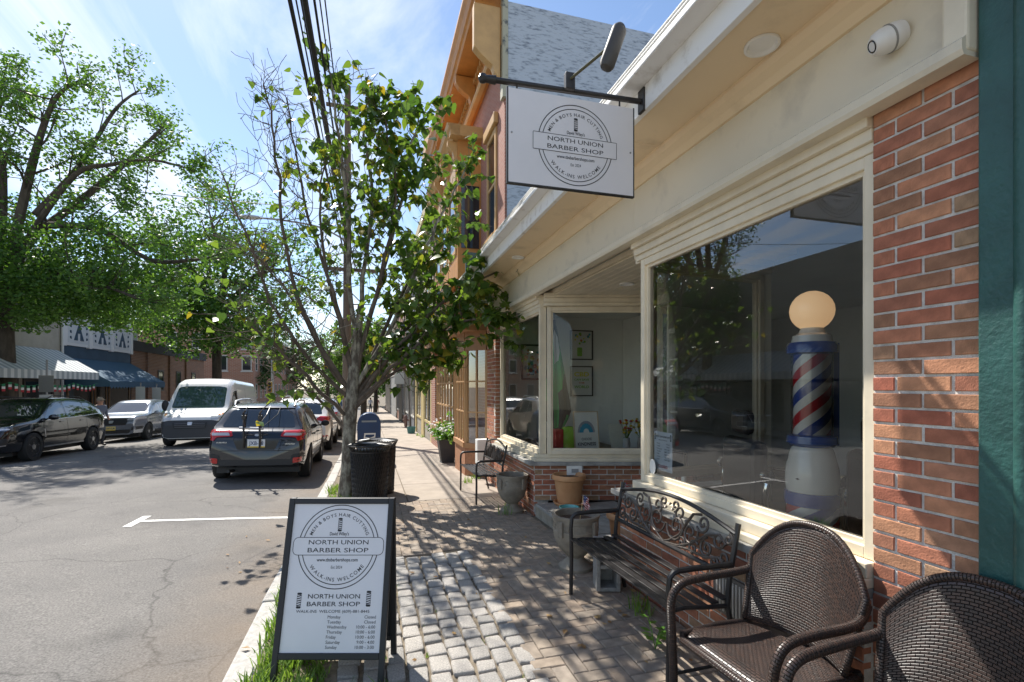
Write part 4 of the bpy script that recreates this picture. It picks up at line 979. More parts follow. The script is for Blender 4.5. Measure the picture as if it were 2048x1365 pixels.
    def wheels(s):
        r = s.r; p = s.sp; wd = .115
        for yw in p['wheels']:
            for sx in (-1, 1):
                Mw = Matrix.Rotation(math.pi/2*sx, 3, 'Y'); c = Vector((sx*(s.hw-wd+.004), yw, r))
                ty = MB().lathe([(r*.62, -wd), (r*.93, -wd), (r*.99, -wd*.75), (r, -wd*.4), (r, wd*.4), (r*.99, wd*.75), (r*.93, wd), (r*.68, wd), (r*.66, wd*.8)], c, 36, M=Mw).build('tyre', TYRE, s.root, smooth=True)
                rb = MB(); rb.lathe([(r*.67, -wd*.5), (r*.67, wd*.86), (r*.62, wd*.9), (r*.60, wd*.5), (r*.58, wd*.1), (.0, wd*.05)], c, 30, M=Mw, mi=1)
                n = p.get('spokes', 5)
                for k in range(n):
                    a = 2*math.pi*k/n; R2 = Mw @ Matrix.Rotation(a, 3, 'Z')
                    for q in ((-.13, -.03), (.03, .13)) if p.get('split') else ((-.09, .09),):
                        vs = [R2 @ Vector((rr*r*math.cos(t_), rr*r*math.sin(t_), z))+c for z in (wd*.35, wd*.8) for rr, t_ in ((.1, q[0]*.5), (.1, q[1]*.5+.02), (.63, q[1]*1.2), (.63, q[0]*1.2))]
                        rb.add(vs, [(3, 2, 1, 0), (4, 5, 6, 7), (0, 1, 5, 4), (1, 2, 6, 5), (2, 3, 7, 6), (3, 0, 4, 7)])
                rb.lathe([(r*.2, wd*.4), (r*.18, wd*.86), (0, wd*.88)], c, 16, M=Mw)
                rb.build('rim', [p.get('alloy', ALLOY), ALLOYD], ty, smooth=True)
    def mirror(s, y, z, m, size=(.10, .09, .075)):
        for sx in (-1, 1):
            b = MB(); c = Vector((sx*(s.hw+.10), y, z)); b.lathe([(0, -size[1]*.6), (.6, -size[1]*.5), (1, -.02), (1, .03), (.75, size[1]*.5), (0, size[1]*.62)], c, 14, M=Matrix(((size[0], 0, 0), (0, 0, 1), (0, size[2], 0))))
            o = b.build('mirror', m, s.root, smooth=True); b = MB(); b.tube([(sx*(s.hw-.06), y+.02, z-.05), c], .025, 6); b.build('mirror_arm', PLAST, o)
    def box(s, name, c, d, m, parent=None, bevel=.008):
        x, y, z = c; return MB().box(x-d[0]/2, x+d[0]/2, y-d[1]/2, y+d[1]/2, z-d[2]/2, z+d[2]/2).build(name, m, parent or s.root, bevel=bevel)
    def handles(s, ys, z, m):
        for y in ys:
            for sx in (-1, 1):
                h = s.cast('right' if sx > 0 else 'left', y*sx, z)
                if h: MB().box(-.012, .03, -.09, .09, -.014, .014).build('door_handle', m, s.root, bevel=.006).location = (h[0].x+sx*.012-(.0 if sx > 0 else 0), y, z)
    def seams(s, ys, z0, z1):
        for y in ys: s.sides('door_seam', [(y-.006, z0), (y+.006, z0), (y+.006, z1), (y-.006, z1)], PLAST, off=.0015, cuts=4, skirt=.004)
    def plate(s, view, z, txt, bgc, w=.31):
        h = s.cast(view, 0, z); M_ = frame(h[0]-h[2]*.022, (1, 0, 0) if view == 'rear' else (-1, 0, 0), (0, 0, 1))
        o = MB().prism([(-w/2, -.078), (w/2, -.078), (w/2, .078), (-w/2, .078)], M_ @ Matrix.Translation((0, 0, -.02)), .022).build('number_plate', bgc, s.root)
        F = Flat(); F.text(txt, 0, -.03, .10, w=w*.82, bold=.015); F.poly([(-w/2, -.078), (w/2, -.078), (w/2, -.055), (-w/2, -.055)], .0008, 1); F.build(M_ @ Matrix.Translation((0, 0, .003)), o, [mat('plate_ink', (.03, .05, .16), .5), mat('plate_gold', (.7, .5, .06), .5)])
def rp(pts, r=.04, n=3):        # round polygon corners
    out = []; k = len(pts)
    for i in range(k):
        a, b, c = Vector(pts[i-1]), Vector(pts[i]), Vector(pts[(i+1) % k]); d1, d2 = (a-b), (c-b); q = min(r, d1.length*.45, d2.length*.45)
        p1, p2 = b+d1.normalized()*q, b+d2.normalized()*q
        for j in range(n+1):
            t = j/n; out.append(tuple(p1.lerp(b, t).lerp(b.lerp(p2, t), t)))
    return out
PLW = mat('plate_white', (.72, .74, .78), .5); PLY = mat('plate_yellow', (.72, .6, .22), .5)
def suv_side(c, ps, m=CGLASS):
    for poly in ps: c.sides('side_window', rp(poly, .04), m, off=.004, cuts=5)
CROSS = -.028
# dark crossover parked ahead, seen from behind
sp = dict(w=1.80, r=.345, wheels=(-1.33, 1.335), paint=paint('dark_grey_paint', (.010, .012, .018), .3, .25), alloy=ALLOYD, bottom=[(-2.2, .36), (-1.9, .27), (1.9, .25), (2.22, .34)],
          top=[(-2.22, .80), (-2.19, .98), (-2.12, 1.02), (-2.02, 1.07), (-1.62, 1.47), (-1.35, 1.545), (-.5, 1.585), (.1, 1.57), (.35, 1.49), (1.05, 1.09), (1.25, 1.03), (1.95, .92), (2.15, .78), (2.22, .62)],
          belt=[(-2.2, .98), (-1.6, 1.03), (0, .98), (1.2, .96)], width=[(-2.22, .86), (-2.15, .92), (-1.95, .97), (-1.2, 1), (1.3, 1), (1.9, .96), (2.22, .80)], tumble=.36, sm=.05)
sub = Car('parked_crossover', 'dark grey crossover with roof rails and rear bike rack parked by the kerb', (-2.14, 12.75, rz_(-2.14, 12.75)-.005), 0, sp)
sub.root.rotation_euler = (-.026, .028, 0)
suv_side(sub, [[(-1.5, 1.08), (-.98, 1.04), (-.98, 1.43), (-1.2, 1.42)], [(-.92, 1.04), (-.06, 1.02), (-.1, 1.46), (-.92, 1.44)], [(.0, 1.02), (.92, 1.02), (.35, 1.40), (0, 1.46)]])
sub.patch('rear_window', 'rear', rp([(-.66, 1.09), (.66, 1.09), (.55, 1.42), (.3, 1.445), (-.3, 1.445), (-.55, 1.42)], .05), CGLASS, off=.004, cuts=5)
sub.patch('spoiler', 'rear', rp([(-.60, 1.47), (.60, 1.47), (.54, 1.52), (-.54, 1.52)], .02), sp['paint'], off=.05, skirt=.08)
for sx in (-1, 1):
    tl = sub.patch('tail_light', 'rear', rp([(sx*.42, .92), (sx*.46, 1.035), (sx*.86, 1.05), (sx*.88, .86), (sx*.74, .83), (sx*.7, .90)][::sx], .02), REDL, off=.014)
    sub.patch('reverse_lens', 'rear', rp([(sx*.47, .935), (sx*.50, .99), (sx*.83, .985), (sx*.83, .935)][::sx], .012), CLRL, off=.018, parent=tl)
    sub.patch('side_light', 'right' if sx > 0 else 'left', rp([(-2.16*sx, .9), (-1.94*sx, .95), (-1.94*sx, 1.03), (-2.10*sx, 1.04)][::sx], .02), REDL, off=.012)
    sub.patch('reflector', 'rear', rp([(sx*.66, .40), (sx*.66, .50), (sx*.82, .52), (sx*.82, .42)][::sx], .02), REDL, off=.02)
    sub.patch('bumper_corner', 'rear', rp([(sx*.58, .36), (sx*.64, .56), (sx*.89, .62), (sx*.89, .36)][::sx], .03), PLAST, off=.009)
sub.patch('lower_bumper', 'rear', rp([(-.6, .36), (.6, .36), (.62, .47), (-.62, .47)], .02), PLAST, off=.01)
sub.patch('tailgate_recess', 'rear', rp([(-.33, .66), (.33, .66), (.42, .88), (-.42, .88)], .03), mat('shadow_paint', (.012, .013, .016), .3), off=.004)
sub.patch('bumper_edge', 'rear', [(-.84, .635), (.84, .635), (.84, .648), (-.84, .648)], PLAST, off=.003, skirt=.006)
sub.patch('badge', 'rear', [(.045*math.cos(a*.4488), .945+.024*math.sin(a*.4488)) for a in range(14)], SILV, off=.012)
h = sub.cast('rear', .6, .78)
for t_, x_, z_, w_ in (('SUBARU', -.60, .79, .17), ('CROSSTREK', .60, .76, .18)):
    F = Flat(); F.text(t_, x_, z_, .035, w=w_, bold=.01); F.build(frame((0, h[0].y-.014, 0), (1, 0, 0), (0, 0, 1)), sub.root, [SILV, SILV])
sub.plate('rear', .785, 'JXB-78', PLW)
for sx in (-1, 1):
    rl = MB().tube([(sx*.56, -1.52, 1.50), (sx*.575, -1.42, 1.585), (sx*.58, -.9, 1.625), (sx*.58, -.2, 1.63), (sx*.57, .12, 1.59), (sx*.56, .2, 1.56)], .02, 8).build('roof_rail', SILV, sub.root, smooth=True)
MB().prism([(0, 0), (.12, 0), (.02, .075)], frame((-.01, -1.36, 1.545), (0, 1, 0), (0, 0, 1)), .02).build('antenna_fin', sp['paint'], sub.root)
sub.mirror(.78, 1.05, PLAST); sub.handles((-.75, .25), .89, sp['paint']); sub.seams((-.95, -.03, .98), .42, 1.0)
sub.sides('sill_cladding', [(-.95, .27), (.95, .27), (.95, .40), (-.95, .40)], PLAST, off=.01)
MB().tube([(-.45, -1.9, .22), (-.5, -2.12, .24)], .03, 10).build('exhaust', PLAST, sub.root, smooth=True)
MB().box(-.75, .75, -1.9, 1.9, .18, .34).build('underbody', PLAST, sub.root)
br = thing('bike_rack', 'folded black trunk bicycle rack strapped to the back of the dark crossover', 'bike rack', (-2.14, 12.75, rz_(-2.14, 12.75)-.005), 0); br.rotation_euler = sub.root.rotation_euler
b = MB(); b.tube([(-.30, -2.26, 1.08), (.12, -2.26, 1.07)], .026, 8); b.build('cross_bar', SILV, br, smooth=True)
for x in (-.22, .06):
    MB().tube([(x, -2.10, 1.34), (x-.01, -2.24, 1.16), (x, -2.28, 1.06), (x+.01, -2.27, .80), (x, -2.235, .70)], .02, 8).build('frame_tube', BLACKM, br, smooth=True)
    MB().tube([(x+.02, -2.26, 1.08), (x+.02, -2.36, 1.30), (x+.02, -2.44, 1.38), (x+.05, -2.42, 1.42)], .019, 8).build('support_arm', BLACKM, br, smooth=True)
    MB().box(x-.02, x+.06, -2.40, -2.33, 1.25, 1.33).build('cradle', BLACKM, br, bevel=.01)
for x0, x1 in ((-.24, -.3), (.08, .32), (.0, .12)): MB().tube([(x0, -2.26, 1.08), (x1, -1.98, 1.34), (x1, -1.62, 1.50)], .006, 5).build('strap', BLACKM, br)
# white crossover in front of it
sp2 = dict(w=1.84, r=.36, wheels=(-1.36, 1.345), paint=paint('pearl_white_paint', (.72, .70, .66), .1, .3), bottom=[(-2.3, .38), (-1.9, .28), (2.3, .3)],
           top=[(-2.32, .85), (-2.28, 1.08), (-2.15, 1.14), (-1.72, 1.54), (-1.4, 1.65), (-.4, 1.70), (.2, 1.66), (.5, 1.54), (1.15, 1.14), (1.4, 1.08), (2.1, .98), (2.34, .70)],
           belt=[(-2.3, 1.10), (-1.6, 1.12), (1.2, 1.0)], width=[(-2.32, .84), (-2.2, .93), (-1.9, .98), (1.5, 1), (2.34, .82)], tumble=.34)
ws = Car('parked_crossover', 'white crossover parked in front of the dark grey one, mostly hidden by it', (-2.13, 18.6, rz_(-2.1, 18.6)), 0, sp2); ws.root.rotation_euler = (-.026, .028, 0)
suv_side(ws, [[(-1.55, 1.18), (-.98, 1.12), (-.98, 1.52), (-1.2, 1.51)], [(-.92, 1.12), (-.02, 1.08), (-.06, 1.56), (-.92, 1.54)], [(.05, 1.08), (1.0, 1.06), (.45, 1.47), (.05, 1.56)]])
ws.patch('rear_window', 'rear', rp([(-.66, 1.18), (.66, 1.18), (.54, 1.54), (-.54, 1.54)], .06), CGLASS, off=.004, cuts=5)
for sx in (-1, 1):
    ws.patch('tail_light', 'rear', rp([(sx*.46, 1.02), (sx*.60, 1.13), (sx*.90, 1.12), (sx*.9, .92)][::sx], .02), REDL, off=.014)
    ws.patch('side_light', 'right' if sx > 0 else 'left', rp([(-2.24*sx, .95), (-1.85*sx, 1.07), (-1.9*sx, 1.11), (-2.2*sx, 1.12)][::sx], .02), REDL, off=.012)
    ws.patch('reflector', 'rear', rp([(sx*.62, .48), (sx*.62, .53), (sx*.85, .54), (sx*.85, .49)][::sx], .01), REDL, off=.015)
    MB().tube([(sx*.6, -1.5, 1.62), (sx*.61, -1.3, 1.71), (sx*.61, .1, 1.74), (sx*.6, .3, 1.67)], .018, 8).build('roof_rail', SILV, ws.root, smooth=True)
ws.patch('lower_bumper', 'rear', rp([(-.8, .38), (.8, .38), (.84, .54), (-.84, .54)], .03), PLAST, off=.008)
ws.mirror(.85, 1.12, sp2['paint']); ws.handles((-.8, .2), .98, SILV); ws.seams((-.95, .0, 1.0), .45, 1.08)
MB().box(-.75, .75, -1.9, 1.9, .18, .36).build('underbody', PLAST, ws.root)
# farther cars along both kerbs, seen small
def far_car(label, x, y, rz, col, van=False):
    s_ = dict(sp2); s_['paint'] = paint('far_paint', col); c = Car('parked_car', label, (x, y, rz_(x, y)), rz, s_); c.root.rotation_euler = (-.026 if rz == 0 else .026, 0, rz)
    suv_side(c, [[(-1.55, 1.18), (-.98, 1.12), (-.98, 1.52), (-1.2, 1.51)], [(-.92, 1.12), (-.02, 1.08), (-.06, 1.56), (-.92, 1.54)], [(.05, 1.08), (1.0, 1.06), (.45, 1.47), (.05, 1.56)]])
    for v_ in ('rear', 'front'): c.patch('end_window', v_, rp([(-.66, 1.2), (.66, 1.2), (.54, 1.54), (-.54, 1.54)], .06), CGLASS, off=.004, cuts=5)
    c.both('tail_light', 'rear', rp([(.5, 1.0), (.62, 1.1), (.88, 1.1), (.88, .94)], .02), REDL, off=.014); c.both('headlight', 'front', rp([(.45, .82), (.5, .92), (.86, .95), (.86, .84)], .02), CLRL, off=.012)
    return c
far_car('silver car parked ahead of the white crossover along the right kerb', -2.1, 24.2, 0, (.35, .36, .38))
far_car('dark blue car farther down the right kerb', -2.1, 31.5, 0, (.03, .05, .12))
# black SUV at the left edge facing the camera
sp3 = dict(w=2.0, r=.385, wheels=(-1.48, 1.48), split=True, spokes=5, paint=paint('gloss_black_paint', (.008, .009, .012), .2, .12), bottom=[(-2.45, .4), (-2.1, .28), (2.1, .27), (2.46, .3)],
           top=[(-2.46, .9), (-2.42, 1.12), (-2.3, 1.2), (-1.95, 1.55), (-1.6, 1.69), (-.6, 1.745), (.1, 1.72), (.42, 1.60), (1.15, 1.17), (1.4, 1.11), (2.1, 1.02), (2.36, .90), (2.46, .66)],
           belt=[(-2.4, 1.15), (-1.6, 1.14), (1.2, 1.05), (2.2, .95)], width=[(-2.46, .86), (-2.3, .94), (-2, .98), (1.6, 1), (2.1, .96), (2.3, .9), (2.46, .80)], tumble=.32)
bx = Car('parked_suv', 'glossy black luxury SUV parked at the far kerb, cut off by the left edge', (-9.68, 17.8, rz_(-9.68, 17.8)), math.pi, sp3); bx.root.rotation_euler = (.026, .02, math.pi)
suv_side(bx, [[(-1.9, 1.22), (-1.18, 1.17), (-1.18, 1.56), (-1.5, 1.55)], [(-1.12, 1.17), (-.12, 1.13), (-.16, 1.62), (-1.12, 1.57)], [(-.04, 1.13), (1.0, 1.1), (.45, 1.52), (-.04, 1.62)]])
bx.sides('window_trim', [(-1.95, 1.195), (-1.0, 1.145), (1.05, 1.075), (1.05, 1.09), (-1.0, 1.16), (-1.95, 1.21)], SILV, off=.008, cuts=5)
bx.patch('windshield', 'front', rp([(-.76, 1.17), (.76, 1.17), (.62, 1.60), (-.62, 1.60)], .06), CGLASS, off=.004, cuts=5)
for sx in (-1, 1):
    hl = bx.patch('headlight', 'front', rp([(sx*.42, .86), (sx*.42, .97), (sx*.90, .99), (sx*.93, .86)][::sx], .02), mat('headlight_dark', (.10, .12, .15), .08, .4, coat=1) if sx < 0 else bpy.data.materials['headlight_dark'], off=.012)
    bx.patch('light_ring', 'front', rp([(sx*.5, .875), (sx*.5, .915), (sx*.88, .925), (sx*.9, .885)][::sx], .015), CLRL, off=.018, parent=hl)
    bx.patch('kidney_grille', 'front', rp([(sx*.03, .62), (sx*.03, .95), (sx*.36, .95), (sx*.30, .62)][::sx], .05), SILV, off=.02)
    bx.patch('grille_mesh', 'front', rp([(sx*.05, .645), (sx*.05, .925), (sx*.335, .925), (sx*.28, .645)][::sx], .04), PLAST, off=.026)
    bx.patch('air_intake', 'front', rp([(sx*.48, .44), (sx*.45, .62), (sx*.88, .68), (sx*.88, .48)][::sx], .03), PLAST, off=.01)
    bx.patch('intake_trim', 'front', rp([(sx*.50, .45), (sx*.50, .475), (sx*.87, .51), (sx*.87, .485)][::sx], .008), SILV, off=.02)
bx.sides('fender_vent', [(.98, .62), (1.02, .62), (1.05, .85), (1.01, .85)], SILV, off=.006)
bx.mirror(.82, 1.16, sp3['paint'], (.12, .1, .08)); bx.handles((-.85, .2), 1.02, sp3['paint']); bx.seams((-1.14, -.08, 1.04), .45, 1.12)
bx.sides('sill_trim', [(-1.0, .33), (1.0, .33), (1.0, .36), (-1.0, .36)], SILV, off=.012)
bx.both('tail_light', 'rear', rp([(.5, 1.0), (.55, 1.08), (.93, 1.1), (.93, .97)], .02), REDL, off=.012)
for sx in (-1, 1): MB().tube([(sx*.64, -1.7, 1.66), (sx*.65, -1.4, 1.76), (sx*.65, .0, 1.79), (sx*.63, .25, 1.70)], .014, 8).build('roof_rail', PLAST, bx.root, smooth=True)
MB().box(-.8, .8, -2, 2, .2, .38).build('underbody', PLAST, bx.root)
# grey crossover behind it
sp4 = dict(sp2); sp4['paint'] = paint('silver_blue_paint', (.30, .33, .38), .6, .25); sp4['wheels'] = (-1.36, 1.345)
sp4['top'] = [(-2.32, .9), (-2.28, 1.08), (-2.15, 1.14), (-1.78, 1.54), (-1.4, 1.65), (-.4, 1.69), (.2, 1.65), (.5, 1.53), (1.2, 1.14), (1.35, 1.10), (2.12, 1.02), (2.28, .93), (2.34, .68)]
cv = Car('parked_crossover', 'silver blue crossover facing the camera between the black SUV and the white van', (-9.65, 25.0, rz_(-9.65, 25)), math.pi, sp4); cv.root.rotation_euler = (.026, .02, math.pi)
suv_side(cv, [[(-1.55, 1.18), (-.98, 1.12), (-.98, 1.52), (-1.2, 1.51)], [(-.92, 1.12), (-.02, 1.08), (-.06, 1.56), (-.92, 1.54)], [(.05, 1.08), (1.0, 1.06), (.45, 1.47), (.05, 1.56)]])
cv.patch('windshield', 'front', rp([(-.74, 1.16), (.74, 1.16), (.60, 1.56), (-.60, 1.56)], .06), CGLASS, off=.004, cuts=5)
cv.patch('grille', 'front', rp([(-.5, .68), (.5, .68), (.56, .92), (-.56, .92)], .04), PLAST, off=.012)
cv.patch('emblem', 'front', rp([(-.06, .76), (.06, .76), (.08, .86), (-.08, .86)], .02), SILV, off=.022)
cv.both('headlight', 'front', rp([(.50, .86), (.54, .94), (.88, .99), (.90, .90)], .02), CLRL, off=.014)
cv.patch('lower_intake', 'front', rp([(-.6, .36), (.6, .36), (.66, .5), (-.66, .5)], .03), PLAST, off=.01)
cv.both('fog_trim', 'front', rp([(.66, .46), (.68, .58), (.86, .62), (.88, .5)], .02), PLAST, off=.01)
cv.patch('hood_edge', 'front', [(-.8, .955), (.8, .955), (.8, .965), (-.8, .965)], PLAST, off=.003, skirt=.006)
cv.plate('front', .56, 'R47 KLM', PLY); cv.mirror(.85, 1.12, sp4['paint']); cv.seams((-.95, .0, 1.0), .45, 1.08); cv.handles((-.8, .2), .98, sp4['paint'])
cv.sides('arch_cladding', [(-1.0, .30), (.95, .30), (.95, .42), (-1.0, .42)], PLAST, off=.008); MB().box(-.75, .75, -1.9, 1.9, .18, .36).build('underbody', PLAST, cv.root)
# white cargo van
sp5 = dict(w=2.02, r=.35, wheels=(-1.7, 1.75), spokes=8, alloy=STEELW, paint=paint('van_white_paint', (.78, .78, .77), .0, .35), bottom=[(-2.7, .4), (-2.2, .30), (2.2, .28), (2.72, .30)],
           top=[(-2.7, 1.6), (-2.68, 2.2), (-2.5, 2.30), (.6, 2.36), (.95, 2.32), (1.25, 2.18), (1.95, 1.28), (2.1, 1.18), (2.52, 1.06), (2.66, .92), (2.72, .70)],
           belt=[(-2.7, 1.35), (1.2, 1.30), (1.9, 1.2), (2.3, 1.0)], width=[(-2.7, .95), (-2.5, .99), (1.6, 1), (2.2, .96), (2.5, .90), (2.72, .78)], tumble=.10, sm=.06)
vn = Car('cargo_van', 'white cargo van with grey front bumper facing the camera in the roadway', (-5.72, 21.3, rz_(-5.4, 21.2)), math.pi, sp5, cat='van'); vn.root.rotation_euler = (.026, 0, math.pi)
vn.patch('windshield', 'front', rp([(-.80, 1.30), (.80, 1.30), (.76, 2.02), (.5, 2.06), (-.5, 2.06), (-.76, 2.02)], .08), mat('van_windshield', (.03, .06, .055), .04, 0, spec=.9, coat=.6), off=.005, cuts=6)
vn.patch('front_bumper', 'front', rp([(-.92, .32), (.92, .32), (.94, .84), (.6, .90), (-.6, .90), (-.94, .84)], .05), mat('grey_bumper', (.045, .047, .052), .6), off=.02, cuts=5)
vn.patch('grille', 'front', rp([(-.46, .62), (.46, .62), (.52, .83), (-.52, .83)], .04), PLAST, off=.035)
for z in (.67, .73, .79): vn.patch('grille_bar', 'front', [(-.44, z-.012), (.44, z-.012), (.44, z+.012), (-.44, z+.012)], mat('grille_bar', (.09, .09, .1), .5) if z < .7 else bpy.data.materials['grille_bar'], off=.045)
vn.patch('emblem', 'front', rp([(-.06, .74), (.06, .74), (.07, .84), (-.07, .84)], .02), SILV, off=.055)
for sx in (-1, 1):
    hl = vn.patch('headlight', 'front', rp([(sx*.58, .91), (sx*.55, 1.10), (sx*.84, 1.16), (sx*.92, 1.10), (sx*.93, .91)][::sx], .03), CLRL, off=.012)
    vn.patch('turn_light', 'front', rp([(sx*.76, 1.06), (sx*.76, 1.12), (sx*.88, 1.13), (sx*.9, 1.06)][::sx], .02), AMBL, off=.018, parent=hl)
vn.sides('side_window', rp([(.75, 1.32), (1.62, 1.30), (1.25, 1.85), (.75, 1.92)], .06), CGLASS, off=.005, cuts=5)
vn.sides('rub_strip', [(-2.4, .62), (1.3, .62), (1.3, .74), (-2.4, .74)], PLAST, off=.012, cuts=5)
vn.seams((.68, -.55, 1.70), .45, 2.0); vn.mirror(1.55, 1.38, PLAST, (.11, .12, .19)); MB().box(-.8, .8, -2.2, 2.2, .2, .4).build('underbody', PLAST, vn.root)
MB().tube([(.3, 2.02, 1.20), (.02, 1.9, 1.34)], .01, 5).build('wiper', PLAST, vn.root)
MB().tube([(-.3, 2.02, 1.20), (-.6, 1.9, 1.34)], .01, 5).build('wiper', PLAST, vn.root)

# ================================================================ trees
def grow(b, p, d, ln, r, depth, rr, tips, spread=.6, up=.15, seg=4, kids=3, shrink=.68, n=6, gnarl=.18, minr=.006):
    """recursive limb; collects tip positions with directions"""
    pts = [Vector(p)]; rad = [r]; d = Vector(d).normalized(); st = ln/seg
    for i in range(seg):
        d = (d+Vector((rr.gauss(0, gnarl), rr.gauss(0, gnarl), rr.gauss(0, gnarl)+up*.3))).normalized()
        pts.append(pts[-1]+d*st); rad.append(r*(1-.55*(i+1)/seg))
    b.tube(pts, [max(minr, q) for q in rad], n if r > .03 else 4)
    if depth <= 0:
        tips.append((pts[-1], d)); tips.append((pts[-2], d)); return
    for k in range(kids):
        f = rr.uniform(.35, 1.0) if k else 1.0; i = min(seg, max(1, int(round(f*seg))))
        a = Vector((rr.gauss(0, 1), rr.gauss(0, 1), rr.gauss(0, 1))); a = (a-d*a.dot(d)).normalized()
        sp = spread*rr.uniform(.6, 1.3) if k else spread*.4
        nd = (d*math.cos(sp)+a*math.sin(sp)+Vector((0, 0, up))).normalized()
        grow(b, pts[i], nd, ln*shrink*rr.uniform(.75, 1.15), rad[i]*(.8 if not k else .62), depth-1, rr, tips, spread, up, max(2, seg-1), kids, shrink, n, gnarl, minr)
def leaf_cloud(name, parent, tips, per, size, rad, m, rr, flat=.6):
    """many small leaf blades round the twig tips as one mesh"""
    n = len(tips)*per; rs = np.random.RandomState(rr.randint(0, 1 << 30))
    base = np.repeat(np.array([tuple(t[0]) for t in tips]), per, 0)
    off = rs.normal(0, 1, (n, 3)); off *= (rad*rs.uniform(.2, 1, (n, 1))**.6/np.linalg.norm(off, axis=1, keepdims=True)); off[:, 2] *= .75
    c = base+off
    d = rs.normal(0, 1, (n, 3)); d[:, 2] = d[:, 2]*.5-.25; d /= np.linalg.norm(d, axis=1, keepdims=True)
    u = np.cross(d, rs.normal(0, 1, (n, 3))); u /= np.linalg.norm(u, axis=1, keepdims=True)
    s = size*rs.uniform(.6, 1.3, (n, 1))
    v = np.empty((n, 4, 3)); v[:, 0] = c; v[:, 1] = c+d*s*.5+u*s*.33; v[:, 2] = c+d*s; v[:, 3] = c+d*s*.5-u*s*.33
    me = bpy.data.meshes.new(name); me.vertices.add(4*n); me.vertices.foreach_set('co', v.reshape(-1)); me.loops.add(4*n); me.loops.foreach_set('vertex_index', np.arange(4*n, dtype=np.int32))
    me.polygons.add(n); me.polygons.foreach_set('loop_start', np.arange(0, 4*n, 4, dtype=np.int32)); me.update(calc_edges=True); me.materials.append(m)
    o = bpy.data.objects.new(name, me); COL.objects.link(o)
    if parent is not None:
        o.parent = parent
        if parent.name in WP: o.matrix_parent_inverse = Matrix.Translation(-WP[parent.name])
    return o
# ---------------------------------------------------------------- young street tree beside the kerb
YT = 8.1; rr = random.Random(11)
yt = wthing('street_tree', 'young street tree with half bare branches growing beside the trash cans', 'tree', atY(690, 1000, YT))
base = atY(690, 1004, YT); fork = atY(704, 790, YT)
tr = MB(); tr.tube([base-Vector((0, 0, .1)), base, base.lerp(fork, .3)+Vector((.01, 0, 0)), base.lerp(fork, .65)+Vector((-.005, .02, 0)), fork, atY(712, 700, YT), atY(722, 610, YT)], [.15, .125, .105, .10, .105, .075, .05], 14)
tr.build('trunk', BARK, yt, smooth=True)
limbs = [ # (pixel path..., depth shift, leafiness, radius)
 ([(706, 790), (640, 690), (585, 560), (560, 400), (545, 250), (525, 170)], -.3, .05, .05),
 ([(700, 800), (620, 720), (540, 600), (490, 470), (445, 350)], -.5, .02, .045),
 ([(704, 760), (668, 600), (620, 440), (590, 300), (575, 195)], .4, .10, .045),
 ([(700, 835), (625, 770), (560, 700), (500, 650), (470, 610)], -.8, .55, .042),
 ([(690, 860), (640, 800), (575, 740), (540, 690)], .3, .6, .035),
 ([(712, 740), (700, 560), (690, 380), (672, 240), (655, 135)], -1.0, .55, .055),
 ([(716, 740), (725, 560), (745, 400), (730, 270), (735, 190)], -.6, .6, .055),
 ([(716, 730), (755, 580), (800, 420), (820, 300), (840, 225)], -.4, .8, .055),
 ([(714, 770), (790, 640), (850, 500), (900, 400), (935, 330)], -.2, .9, .055),
 ([(714, 800), (800, 690), (880, 610), (960, 560), (1060, 515)], -.7, .85, .05),
 ([(710, 810), (780, 740), (860, 670), (940, 640), (985, 640)], -.9, .95, .05),
 ([(708, 820), (770, 760), (830, 720), (880, 720)], -.5, .95, .04),
 ([(714, 780), (770, 660), (820, 560), (870, 500), (910, 470)], .7, .95, .05),
 ([(712, 770), (680, 640), (650, 520), (640, 400), (650, 320)], -.6, .6, .045),
 ([(714, 750), (760, 560), (790, 400), (780, 300), (770, 240)], -.8, .85, .045),
 ([(708, 790), (650, 720), (600, 620), (530, 530), (500, 500)], .7, .15, .04),
 ([(714, 790), (780, 700), (830, 640), (900, 600), (950, 600)], .5, .95, .04)]
leafspots = []
def twig(b, p, d, ln, r, lf, depth):
    pts = [p]; dd = Vector(d)
    for i in range(4):
        dd = (dd+Vector((rr.gauss(0, .22), rr.gauss(0, .22), rr.gauss(.05, .18)))).normalized(); pts.append(pts[-1]+dd*ln/4)
    b.tube(pts, [max(.0035, q) for q in (r, r*.85, r*.7, r*.5, r*.35)], 5 if r > .006 else 4)
    if p.z < 3.4 and p.x < .5: lf *= .75
    for i in range(1, 5):
        if rr.random() < lf*.72: leafspots.append((pts[i], dd))
        if lf > .4 and rr.random() < lf*.42: leafspots.append((pts[i].lerp(pts[i-1], .5), dd))
    if depth > 0:
        for k in range(rr.choice((2, 3))):
            a = Vector((rr.gauss(0, 1), rr.gauss(0, 1), rr.gauss(.2, .8))).normalized(); i = rr.choice((1, 2, 3, 4))
            twig(b, pts[i], (dd*.75+a*.75).normalized(), ln*rr.uniform(.5, .8), r*.6, lf, depth-1)
